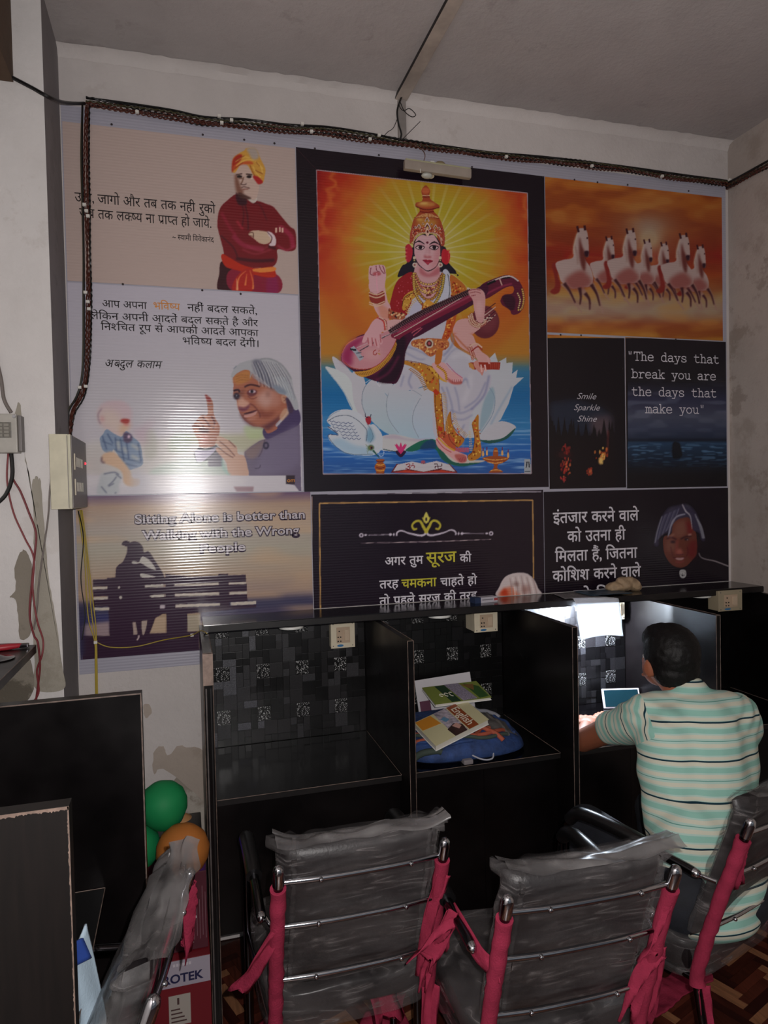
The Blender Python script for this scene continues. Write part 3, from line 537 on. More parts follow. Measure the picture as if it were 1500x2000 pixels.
def art_horses(C):
    C.bk = 1.
    ys, xs = region(C, 1058, 340, 1420, 672)
    Y, X = np.mgrid[ys, xs].astype(np.float32); Y = Y/SS+CY0; X = X/SS+CX0
    h, w = X.shape
    n = box_blur(noise2(h, w, 130, 21, .3)*.6+noise2(h, w, 60, 22, .3)*.4, 6)
    b = ramp((Y-345)/310, [(0, '9c5820'), (.2, '904c1c'), (.38, '7c3418'), (.5, '7c1c14'), (.62, '8c3c18'), (.74, '94703c'), (.85, '8c7454'), (.93, '8c4c24'), (1, '946024')])
    m = np.clip((n-.5)*3, 0, .5)[..., None]; b = b*(1-m)+hx('6c2814')*m
    m = np.clip((.46-n)*3, 0, .4)[..., None]; b = b*(1-m)+hx('a87434')*m
    d = np.hypot(X-1268, Y-465)
    g = np.exp(-(d/22)**2)[..., None]*.8+np.exp(-(d/70)**2)[..., None]*.35; g = np.clip(g, 0, .9); b = b*(1-g)+hx('a08a6c')*g
    g = np.exp(-((Y-440)/20)**2-((X-1265)/40)**2)[..., None]*.5; b = b*(1-g)+hx('8a8078')*g
    dust = np.exp(-((Y-600)/24)**2)*np.clip(n*1.6, 0, 1); b = b*(1-.6*dust[..., None])+hx('908078')*.6*dust[..., None]
    C.a[ys, xs] = b
    C.frame(1060, 420, 8.333)
    BW, RD, DK = '9c8884', '6c201c', '301018'
    def horse(dx, dy, s, a=1.):
        def q(pts): return [(dx+x*s, dy+y*s) for x, y in pts]
        poly(C, q([(150,830),(190,770),(260,850),(250,1000),(290,1120),(270,1250),(180,1290),(120,1240),(200,1160),(190,1000)]), '70201c', 2, a)
        for p in ([(330,1100),(430,1230),(520,1420),(640,1590)], [(580,1150),(620,1300),(610,1470)], [(620,1200),(720,1330),(780,1450),(760,1560)], [(760,1080),(860,1230),(930,1400),(980,1600)]):
            line(C, q(p), '8c6c60', [110*s, 50*s, 34*s, 26*s], 2, a)
        poly(C, q([(210,790),(330,730),(490,690),(500,520),(560,290),(590,220),(700,230),(740,380),(750,640),(710,680),(660,620),(700,740),(780,860),(820,1040),(760,1160),(620,1180),(480,1200),(400,1140),(300,1080),(260,960)]), BW, 1, a)
        poly(C, q([(360,1060),(500,940),(640,900),(720,960),(800,1080),(700,1190),(500,1220),(420,1180)]), RD, 8, .6*a)
        poly(C, q([(600,360),(640,500),(700,660),(690,900),(640,860),(600,700),(590,500)]), '54201c', 4, .9*a)
        for p in ([(350,1110),(440,1240),(530,1430)], [(600,1180),(620,1320),(605,1460)], [(690,1270),(760,1380),(765,1540)], [(790,1130),(880,1290),(930,1480)]): line(C, q(p), DK, [60*s, 34*s, 22*s], 2, .9*a)
        line(C, q([(560,180),(585,280)]), DK, 36*s, 1, a); line(C, q([(680,170),(690,250)]), DK, 36*s, 1, a); ell(C, *q([(725,375)])[0], 14*s, 16*s, DK, 1, a)
        poly(C, q([(680,590),(750,590),(735,680),(690,670)]), '28101c', 2, a); line(C, q([(520,500),(560,640),(570,800)]), '7c5a50', 16*s, 3, .8*a)
        line(C, q([(560,300),(510,480),(500,640)]), 'b09c88', 18*s, 3, a)
    for dx, dy, k in ((1532,314,.70),(1237,265,.73),(614,214,.74),(2090,350,.75),(1735,139,.88),(862,59,.89),(0,0,1.)): horse(dx, dy, k)
    for x in range(12): ell(C, 250+x*220, 1560+((x*37) % 5)*12, 130, 36, '948478', 22, .55)

def art_small(C):
    C.bk = 1.
    # smile / sparkle picture
    ys, xs = region(C, 1066, 660, 1226, 960)
    C.a[ys, xs] = hx('0f0b11')
    C.frame(1050, 600, 3.3333)
    poly(C, [(70,620),(240,600),(400,640),(480,700),(480,830),(90,840)], '1c2230', 14, .9, sm=False); poly(C, [(340,720),(480,700),(480,860),(360,860)], '4c3c40', 14, .8, sm=False)
    rs = np.random.RandomState(5)
    for k in range(46):
        x = 75+rs.rand()*415; y = 850+rs.rand()*160-60*abs(math.sin(x*.02)); hh = 60+rs.rand()*90
        poly(C, [(x,y-hh),(x+16+rs.rand()*8,y+30),(x-16-rs.rand()*8,y+30)], '100c10', 0, .95, sm=False)
    poly(C, [(66,860),(500,850),(510,1180),(66,1190)], '120c10', 6, sm=False)
    for cx, cy, sx, sy, n, cs in ((190,930,26,26,22,['7c201c','5c1414']), (425,960,26,30,40,['a85c28','8c3418','c09a50']), (175,1040,34,40,44,['8c2820','a85430','5c1418']), (345,1070,22,12,16,['8c2818','9c5030']), (170,1115,16,10,8,['a02c2c'])):
        for k in range(n):
            x = cx+rs.randn()*sx*.6; y = cy+rs.randn()*sy*.7; ell(C, x, y, 3+rs.rand()*4, 4+rs.rand()*9, cs[k % len(cs)], 0, .85)
    ell(C, 412, 1000, 14, 24, 'c8a860', 3); line(C, [(460,800),(455,960)], '84302c', 8, 3, .6); line(C, [(130,960),(220,960)], '6c1c18', 30, 10, .4)
    # sea picture
    ys, xs = region(C, 1226, 660, 1422, 960)
    Y, X = np.mgrid[ys, xs].astype(np.float32); Y = Y/SS+CY0; X = X/SS+CX0
    h, w = X.shape
    b = ramp((Y-660)/296, [(0, '141016'), (.28, '141319'), (.4, '24263a'), (.52, '363a4a'), (.6, '2a3144'), (.655, '1c2436'), (.675, '0e1420'), (.69, '1a3048'), (.8, '101c2c'), (.9, '100f14'), (1, '100d11')])
    n = noise2(h, w, 60, 41, .3); m = (np.clip((n-.5)*2, 0, .5)*np.exp(-((Y-800)/40)**2))[..., None]; b = b*(1-m)+hx('555a6a')*m
    n = noise2(h, w, 30, 42, .12); m = (np.clip((n-.62)*5, 0, .8)*np.clip((Y-862)/10, 0, 1)*np.clip((915-Y)/30, 0, 1))[..., None]; b = b*(1-m)+hx('40607c')*m
    C.a[ys, xs] = b
    poly(C, [(880,885),(915,880),(930,900),(940,970),(880,980)], '0c1018', 2)
    C.bk = .7
    # waiting-quote portrait
    ys, xs = region(C, 1050, 955, 1430, 1180); C.a[ys, xs] = hx('110b13')
    C.frame(1260, 970, 8.8235)
    poly(C, [(160,830),(200,600),(280,360),(400,200),(560,150),(700,130),(840,220),(950,450),(1030,750),(960,740),(880,600),(300,640),(230,840)], '2a2638', 6)
    poly(C, [(320,700),(450,640),(480,480),(560,400),(640,370),(760,370),(820,560),(880,640),(890,960),(830,1070),(720,1190),(600,1225),(470,1180),(370,1060),(320,920)], '50281f')
    poly(C, [(480,640),(520,460),(640,400),(700,420),(720,640),(560,720)], '644036', 14, .8); poly(C, [(400,720),(520,760),(540,900),(440,960),(350,880)], '68443a', 12, .6)
    poly(C, [(720,400),(810,540),(800,640),(740,620)], '5c1418', 8, .8); poly(C, [(760,800),(890,760),(880,980),(820,1080),(740,1000)], '521418', 12, .8)
    line(C, [(370,730),(450,700),(540,740)], '30141c', 22, 3); line(C, [(610,730),(700,690),(800,680)], '2c1418', 26, 3); line(C, [(420,690),(500,650)], '8c6c60', 20, 5); line(C, [(740,660),(800,650)], '8c6860', 26, 3)
    ell(C, 480, 780, 44, 22, '28141c', 4); ell(C, 715, 735, 40, 20, '20141c', 3); ell(C, 730, 742, 12, 7, '94807c', 1)
    line(C, [(560,750),(540,900),(520,980)], '70302c', 24, 6); poly(C, [(520,980),(600,900),(660,980),(620,1000)], '6c342c', 5); line(C, [(540,1000),(600,1000),(660,990)], '34101c', 10, 2); ell(C, 590, 940, 30, 40, '8c544c', 9, .8)
    line(C, [(480,1050),(580,1060),(680,1045)], '340c18', 12, 1); poly(C, [(520,1060),(600,1055),(670,1050),(640,1090),(560,1090)], '8c6c6c', 2); line(C, [(520,1120),(600,1130),(670,1110)], '743034', 16, 4)
    line(C, [(440,860),(460,960),(480,1040)], '3c1418', 10, 3); line(C, [(720,860),(740,960),(700,1040)], '3c1014', 12, 3)
    for i in range(12):
        line(C, [(300+i*26,330-i*12),(230+i*24,520-i*8),(180+i*22,780-i*22)], ['504e60','34364c','68687a'][i % 3], 12, 2, .8)
    for i in range(6): line(C, [(690,300),(560-i*16,330+i*14),(450-i*10,470+i*40),(420-i*6,640+i*10)], ['8a8894','5c5c6c'][i % 2], 12, 1)
    line(C, [(640,130),(700,250),(780,340),(810,560)], '8c8890', [16, 26, 16, 8], 2); line(C, [(290,340),(210,600),(170,800)], '74747e', 14, 2)
    for i in range(5): line(C, [(860+i*8,300+i*20),(940+i*8,520),(990+i*8,720)], ['74747c','4c4c58'][i % 2], 16, 2)
    line(C, [(400,240),(500,200)], '3c4048', 30, 10, .6); line(C, [(700,140),(780,190)], '3c4048', 16, 5)
    poly(C, [(600,1270),(695,1270),(705,1370),(650,1405),(600,1370)], '8c8c8c'); speckle(C, [(610,1280),(690,1280),(695,1360),(610,1360)], ['606060'], 14, 9); ell(C, 645, 1360, 16, 14, '28242c')
    line(C, [(925,970),(960,1040),(1050,1080),(1200,1110),(1440,1200)], '9c9494', [10, 12, 14, 16], 1)

def art_bench(C):
    C.bk = 1.
    ys, xs = region(C, 145, 960, 612, 1300)
    Y, X = np.mgrid[ys, xs].astype(np.float32); Y = Y/SS+CY0; X = X/SS+CX0
    h, w = X.shape
    b = ramp((Y-965+(X-380)*.02)/215, [(0, '544058'), (.1, '8a7464'), (.3, '8a8078'), (.5, '8a8478'), (.75, '8c7a6a'), (.9, '7a6a64'), (1, '3a3448')])
    n = noise2(h, w, 150, 51, .25); m = np.clip((n-.5)*1.6, 0, .5)[..., None]; b = b*(1-m)+hx('a08468')*m
    C.a[ys, xs] = b
    C.frame(160, 1030, 4.412)
    poly(C, [(-40,690),(300,700),(1000,640),(1990,590),(1990,660),(1600,690),(1000,780),(-40,800)], '343248', 8, .9, sm=False)
    poly(C, [(-40,760),(250,740),(240,820),(-40,860)], '2c2c54', 8, .8, sm=False)
    poly(C, [(0,840),(240,810),(245,940),(0,940)], '7c6c70', 6, sm=False); poly(C, [(430,720),(1020,700),(1020,910),(430,920)], '84705c', 4, sm=False); poly(C, [(900,755),(1020,750),(1020,895),(905,895)], '8a8070', 2, sm=False)
    D = '2c1c2c'
    poly(C, [(0,935),(245,935),(430,925),(730,910),(1010,895),(1010,1080),(10,1150)], D, sm=False)
    line(C, [(240,740),(250,1100)], D, 16, sm=False)
    poly(C, [(240,730),(640,730),(640,760),(580,930),(430,925),(240,940)], D, sm=False)
    poly(C, [(720,400),(905,420),(910,905),(730,915)], D, sm=False)
    poly(C, [(430,740),(450,745),(480,920),(445,925)], '8c7c74', sm=False); poly(C, [(515,800),(530,780),(560,790),(555,860),(530,930),(515,880)], '8a7c74'); poly(C, [(640,770),(720,770),(720,905),(585,910),(630,800)], '94806c', sm=False); line(C, [(340,840),(345,930)], '94887c', 10, sm=False)
    for y0, y1, x1 in ((450,408,1412), (535,488,1420), (622,575,1425)):
        poly(C, [(95,y0),(x1,y1),(x1+2,y1+62),(98,y0+62)], D, sm=False)
    poly(C, [(240,715),(900,690),(1500,665),(1500,690),(900,745),(240,750)], D, sm=False)
    poly(C, [(215,435),(350,430),(350,940),(240,940)], D, sm=False); poly(C, [(1175,402),(1260,400),(1275,680),(1190,690)], D, sm=False)
    # woman
    poly(C, [(390,200),(395,150),(440,122),(490,130),(525,170),(535,215),(575,208),(620,270),(700,400),(700,440),(620,440),(500,450),(700,600),(720,720),(560,800),(300,780),(290,400),(310,330),(350,300),(380,240)], D)
    poly(C, [(345,150),(350,130),(375,115),(410,125),(420,160),(385,165)], D)
    poly(C, [(428,300),(450,290),(490,298),(520,252),(580,280),(632,350),(630,368),(560,340),(510,310),(450,316)], '98948e'); poly(C, [(505,398),(560,405),(635,428),(520,432)], '98948e')
    poly(C, [(540,498),(700,490),(702,512),(545,518)], 'a09a92', sm=False); poly(C, [(580,590),(620,580),(706,578),(706,600),(600,604)], 'a09a92', sm=False); poly(C, [(672,670),(714,668),(714,698),(672,700)], '988e94', sm=False)
    for p in ([(795,488),(1175,476),(1178,494),(797,506)], [(800,572),(1180,562),(1184,582),(802,596)], [(806,664),(1188,652),(1192,674),(808,692)], [(1268,474),(1415,472),(1416,488),(1268,492)], [(1272,560),(1422,554),(1423,574),(1272,578)], [(1280,648),(1500,635),(1500,662),(1284,672)], [(92,515),(220,512),(220,532),(92,536)], [(98,604),(226,600),(226,620),(98,624)], [(100,694),(235,690),(235,714),(100,716)]): poly(C, p, 'a29a90', sm=False)
    ell(C, 320, 518, 8, 12, 'a09a92'); ell(C, 334, 604, 12, 14, 'a09a92'); line(C, [(490,930),(488,950),(475,972)], 'a09090', 12)
    line(C, [(0,700),(0,1100)], '28243c', 40, 8)

def art_quote(C):
    C.bk = 1.
    ys, xs = region(C, 610, 925, 1062, 1215); C.a[ys, xs] = hx('170e18')
    C.frame(600, 940, 3.261)
    O, Y_, WH = 'a8824c', '9a9030', 'a8a0ac'
    for p in (((78,140),(1436,120)), ((1436,120),(1442,620)), ((78,140),(84,820))): line(C, p, O, 7, sm=False)
    line(C, [(340,394),(760,385),(1170,370)], '9c8c90', [2, 5, 2]); line(C, [(130,80),(1490,66)], 'a09ca6', [6, 3, 6])
    for s in (1, -1):
        def q(p): return [(758+s*(x-758), y-(-s*(x-758))*(-.014)) for x, y in p]
        line(C, q([(760,325),(730,345),(650,330),(600,312),(572,325),(570,345)]), WH, [14, 12, 8, 10, 10])
        line(C, q([(764,330),(740,290),(720,255),(690,255),(668,280),(680,305),(700,300)]), Y_, [20, 18, 14, 14, 12, 14, 10])
        line(C, q([(390,338),(530,335)]), WH, [4, 8, 4]); ell(C, *q([(345,338)])[0], 14, 14, WH); ell(C, *q([(345,338)])[0], 6, 7, '1c121e'); ell(C, *q([(372,337)])[0], 9, 6, WH)
        ell(C, *q([(530,336)])[0], 9, 9, WH); poly(C, q([(545,336),(552,324),(559,336),(552,348)]), WH, sm=False)
        line(C, q([(750,262),(740,240),(732,230)]), Y_, [10, 10, 4])
    poly(C, [(758,195),(772,220),(778,240),(758,270),(740,240),(745,218)], 'a8a04c'); ell(C, 758, 242, 6, 12, '1c121e')
    poly(C, [(1218,735),(1225,670),(1260,610),(1320,585),(1390,585),(1440,620),(1470,680),(1478,730)], 'a89c9c'); poly(C, [(1222,735),(1250,690),(1300,670),(1330,700),(1360,735)], 'a85c44', 6, .9); poly(C, [(1230,720),(1260,680),(1280,730)], '9c3018', 5)
    for k in range(9): line(C, [(1290+k*18,600+abs(k-4)*4),(1300+k*19,670),(1305+k*20,735)], ['8c7470','c0b4b0'][k % 2], [4, 7, 5], 1)
    ell(C, 1390, 690, 30, 30, '6c4038', 9, .6); ell(C, 1330, 655, 24, 12, '50302c', 6, .6)
# ---------------------------------------------------------------- measuring: a photo pixel's ray meets a real plane
def _ray(x, y):
    d = CR.T @ np.array([(x-750)/FPX, -(y-1000)/FPX, 1.]); return d
def py_(x, y, Y):                      # plane parallel to the back wall
    d = _ray(x, y); t = Y/d[1]; return Vector((t*d[0], Y, H+t*d[2]))
def pz_(x, y, z):                      # horizontal plane
    d = _ray(x, y); t = (z-H)/d[2]; return Vector((t*d[0], t*d[1], z))
def px_(x, y, X):                      # plane parallel to the side walls
    d = _ray(x, y); t = X/d[0]; return Vector((X, t*d[1], H+t*d[2]))
# ---------------------------------------------------------------- materials
def lin(c):
    if isinstance(c, str): c = [int(c[i:i+2], 16)/255 for i in (0, 2, 4)]
    return tuple(v/12.92 if v <= .04045 else ((v+.055)/1.055)**2.4 for v in c)
class NT:
    def __init__(s, m):
        m.use_nodes = True; s.t = m.node_tree; s.n = s.t.nodes; s.b = s.n['Principled BSDF']
    def new(s, k, **kw):
        n = s.n.new(k)
        for a, v in kw.items(): setattr(n, a, v)
        return n
    def ln(s, a, b): s.t.links.new(a, b)
    def co(s, kind='Object', scale=(1, 1, 1)):
        c = s.new('ShaderNodeTexCoord'); m = s.new('ShaderNodeMapping'); m.inputs['Scale'].default_value = scale
        s.ln(c.outputs[kind], m.inputs[0]); return m.outputs[0]
    def noise(s, vec, sc, det=4, rough=.55):
        n = s.new('ShaderNodeTexNoise'); n.inputs['Scale'].default_value = sc; n.inputs['Detail'].default_value = det; n.inputs['Roughness'].default_value = rough
        s.ln(vec, n.inputs['Vector']); return n.outputs[0]
    def ramp(s, fac, stops, interp='LINEAR'):
        r = s.new('ShaderNodeValToRGB'); e = r.color_ramp.elements; r.color_ramp.interpolation = interp
        while len(e) < len(stops): e.new(.5)
        for i, (p, c) in enumerate(stops):
            e[i].position = p; e[i].color = (*(c if not isinstance(c, str) else lin(c)), 1) if not isinstance(c, (int, float)) else (c, c, c, 1)
        s.ln(fac, r.inputs[0]); return r.outputs[0]
    def mix(s, fac, a, b, mode='MIX'):
        m = s.new('ShaderNodeMix', data_type='RGBA', blend_type=mode)
        for i, v in ((0, fac), (6, a), (7, b)):
            if hasattr(v, 'is_linked'): s.ln(v, m.inputs[i])
            elif i == 0: m.inputs[0].default_value = v
            else: m.inputs[i].default_value = (*(lin(v) if isinstance(v, str) else v), 1)
        return m.outputs[2]
    def bump(s, h, st, dist=.01):
        b = s.new('ShaderNodeBump'); b.inputs['Strength'].default_value = st; b.inputs['Distance'].default_value = dist
        s.ln(h, b.inputs['Height']); s.ln(b.outputs[0], s.b.inputs['Normal'])
MATS = {}
def mat(name, col, rough=.6, metal=0, var=0, vs=20, bump=0, bs=60, spec=.5, coat=0, emit=None, es=0, alpha=1):
    if name in MATS: return MATS[name]
    m = bpy.data.materials.new(name); t = NT(m); c = lin(col); MATS[name] = m
    b = t.b.inputs
    b['Base Color'].default_value = (*c, 1); b['Roughness'].default_value = rough; b['Metallic'].default_value = metal
    b['Specular IOR Level'].default_value = spec; b['Coat Weight'].default_value = coat; b['Alpha'].default_value = alpha
    if emit: b['Emission Color'].default_value = (*lin(emit), 1); b['Emission Strength'].default_value = es
    v = t.co()
    if var:
        n = t.noise(v, vs); t.ln(t.mix(t.ramp(n, [(.3, 0.), (.7, 1.)]), tuple(k*(1-var) for k in c), tuple(min(1, k*(1+var)) for k in c)), b['Base Color'])
    if bump: t.bump(t.noise(v, bs, 3), bump, .003)
    return m
def plaster(name, base, dirt, cem, amt=.5, seed=0., rough=.85):
    m = bpy.data.materials.new(name); t = NT(m); MATS[name] = m
    v = t.co(scale=(1, 1, 1)); mp = t.n[-1] if False else None
    off = t.new('ShaderNodeVectorMath', operation='ADD'); off.inputs[1].default_value = (seed, seed*.7, seed*.3); t.ln(v, off.inputs[0]); v = off.outputs[0]
    big = t.noise(v, 1.6, 6, .6); mid = t.noise(v, 7, 8, .65); fine = t.noise(v, 60, 4, .6)
    c = t.mix(t.ramp(big, [(.35, 0.), (.7, 1.)]), base, tuple(k*.82 for k in lin(base)))
    c = t.mix(t.ramp(mid, [(.50, 0.), (.50+.22*(1.2-amt), amt)]), c, dirt)
    blot = t.noise(v, 3.3, 10, .72)
    c = t.mix(t.ramp(blot, [(.60-.06*amt, 0.), (.64-.05*amt, amt*1.1 if amt < .9 else 1.)]), c, cem)
    t.ln(c, t.b.inputs['Base Color']); t.b.inputs['Roughness'].default_value = rough; t.b.inputs['Specular IOR Level'].default_value = .25
    ad = t.new('ShaderNodeMath', operation='ADD'); t.ln(mid, ad.inputs[0]); t.ln(fine, ad.inputs[1]); t.bump(ad.outputs[0], .35, .006)
    return m
M_WALL = plaster('wall_plaster', 'd0c9c6', 'bab0ac', 'b0a6a0', .25, 2.)
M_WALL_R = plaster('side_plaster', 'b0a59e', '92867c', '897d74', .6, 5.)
M_CEIL = plaster('ceiling_plaster', 'b4adab', '9c9492', '8a8280', .3, 9.)
M_PIL = plaster('pillar_plaster', 'd8d4d2', 'c2bcb8', 'b8b0aa', .25, 13.)
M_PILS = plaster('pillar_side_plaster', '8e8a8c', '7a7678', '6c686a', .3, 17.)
M_LOW = plaster('lower_wall_plaster', 'c8c4bc', 'a09688', '7d7468', .75, 21.)
M_CEM = plaster('bare_cement', 'a09a8e', '938c80', '888174', .4, 27.)
# black laminate
def laminate():
    m = bpy.data.materials.new('black_laminate'); t = NT(m); v = t.co()
    n = t.noise(v, 300, 2); n2 = t.noise(v, 5, 6)
    t.ln(t.mix(t.ramp(n2, [(.4, 0.), (.75, 1.)]), (.0022, .0016, .0018), (.0048, .0034, .0036)), t.b.inputs['Base Color'])
    t.ln(t.ramp(n2, [(.3, .26), (.7, .42)]), t.b.inputs['Roughness']); t.b.inputs['Specular IOR Level'].default_value = .26
    t.bump(n, .06, .001); return m
M_LAM = laminate()
def brownlam():
    m = bpy.data.materials.new('worn_brown_laminate'); t = NT(m); v = t.co(scale=(60, 60, 4))
    n = t.noise(v, 1.5, 5)
    t.ln(t.mix(t.ramp(n, [(.35, 0.), (.7, 1.)]), (.0028, .0017, .0014), (.006, .0036, .003)), t.b.inputs['Base Color'])
    t.b.inputs['Roughness'].default_value = .5; t.b.inputs['Specular IOR Level'].default_value = .3; t.bump(n, .1, .001); return m
M_LAMB = brownlam()
M_EDGE = mat('worn_edge', '6b5c54', .6, var=.5, vs=40)
M_EDGE2 = mat('chipped_edge', '6e5c52', .8, var=.4, vs=60)
M_EDGE3 = mat('dark_edge', '100c0c', .5, var=.5, vs=30)
M_CHROME = mat('chrome', 'b8b8bc', .12, 1.0, bump=.03, bs=30)
M_DCHROME = mat('dark_chrome', '4a484c', .16, 1.0, bump=.03, bs=30)
M_BLKPL = mat('black_plastic', '0c0b0c', .35, bump=.05)
M_LEATHER = mat('black_leatherette', '151214', .42, bump=.25, bs=180)
M_PINK = mat('pink_cloth', '8c2b42', .9, var=.15, vs=24, bump=.5, bs=200, spec=.1)
M_CREAM = mat('cream_plastic', 'cfc4ac', .45, var=.05, bump=.03)
M_BEIGE = mat('beige_switch_plate', 'b39c84', .5)
M_WHITE = mat('white_plastic', 'd4d4cf', .4)
M_GREYM = mat('grey_sheet_metal', 'b4b09a', .5, .1, var=.15, vs=12)
M_DGREY = mat('dark_grey_metal', '6d6866', .5, .2, var=.1)
M_PAPER = mat('white_paper', 'dfe0e0', .8)
def filmmat(name, lo=.10, hi=.62, col='9a9a9e', sc=1.):
    m = bpy.data.materials.new(name); t = NT(m); mx_ = None
    c = t.new('ShaderNodeTexCoord')
    wn = t.new('ShaderNodeTexNoise'); wn.inputs['Scale'].default_value = 4; wn.inputs['Detail'].default_value = 1; t.ln(c.outputs['Object'], wn.inputs['Vector'])
    vm = t.new('ShaderNodeMix', data_type='VECTOR'); vm.inputs[0].default_value = .06; t.ln(c.outputs['Object'], vm.inputs[4]); t.ln(wn.outputs['Color'], vm.inputs[5])
    hs = []
    for k, (rot, st) in enumerate(((.5, (3, 3, 22)), (-.9, (3, 3, 26)), (1.35, (2.5, 3, 30)))):   # three families of long straight creases
        mp = t.new('ShaderNodeMapping'); mp.inputs['Rotation'].default_value = (0, rot, .3*k); mp.inputs['Scale'].default_value = tuple(q*sc for q in st); mp.inputs['Location'].default_value = (k*3.1, k, k*1.7); t.ln(vm.outputs[1], mp.inputs[0])
        n = t.noise(mp.outputs[0], 1., 2, .5)
        a = t.new('ShaderNodeMath', operation='SUBTRACT'); a.inputs[1].default_value = .5; t.ln(n, a.inputs[0])
        b = t.new('ShaderNodeMath', operation='ABSOLUTE'); t.ln(a.outputs[0], b.inputs[0])
        r = t.ramp(b.outputs[0], [(0., 1.), (.010, .35), (.05, 0.)])
        gate = t.ramp(t.noise(c.outputs['Object'], 9+k*3, 2), [(.5, 0.), (.62, 1.)])
        g = t.new('ShaderNodeMath', operation='MULTIPLY'); t.ln(r, g.inputs[0]); t.ln(gate, g.inputs[1]); hs.append((g.outputs[0], n))
    s1 = t.new('ShaderNodeMath', operation='MAXIMUM'); t.ln(hs[0][0], s1.inputs[0]); t.ln(hs[1][0], s1.inputs[1])
    s2 = t.new('ShaderNodeMath', operation='MAXIMUM'); t.ln(s1.outputs[0], s2.inputs[0]); t.ln(hs[2][0], s2.inputs[1])
    big = t.ramp(t.noise(c.outputs['Object'], 5, 4), [(.38, lo*.6), (.66, lo*1.7)])
    ad = t.new('ShaderNodeMath', operation='MULTIPLY_ADD', use_clamp=True); t.ln(s2.outputs[0], ad.inputs[0]); ad.inputs[1].default_value = hi; t.ln(big, ad.inputs[2])
    t.ln(ad.outputs[0], t.b.inputs['Alpha']); t.b.inputs['Base Color'].default_value = (*lin(col), 1)
    t.b.inputs['Roughness'].default_value = .28; t.b.inputs['Specular IOR Level'].default_value = .8
    h = t.new('ShaderNodeMath', operation='ADD'); t.ln(hs[0][1], h.inputs[0]); t.ln(hs[1][1], h.inputs[1])
    t.bump(h.outputs[0], .8, .012); return m
M_FILM = filmmat('clear_plastic_film', .21, .6, '6e6a6a')
M_FILM2 = filmmat('hazy_plastic_film', .5, .35, '6c6a6a', .7)
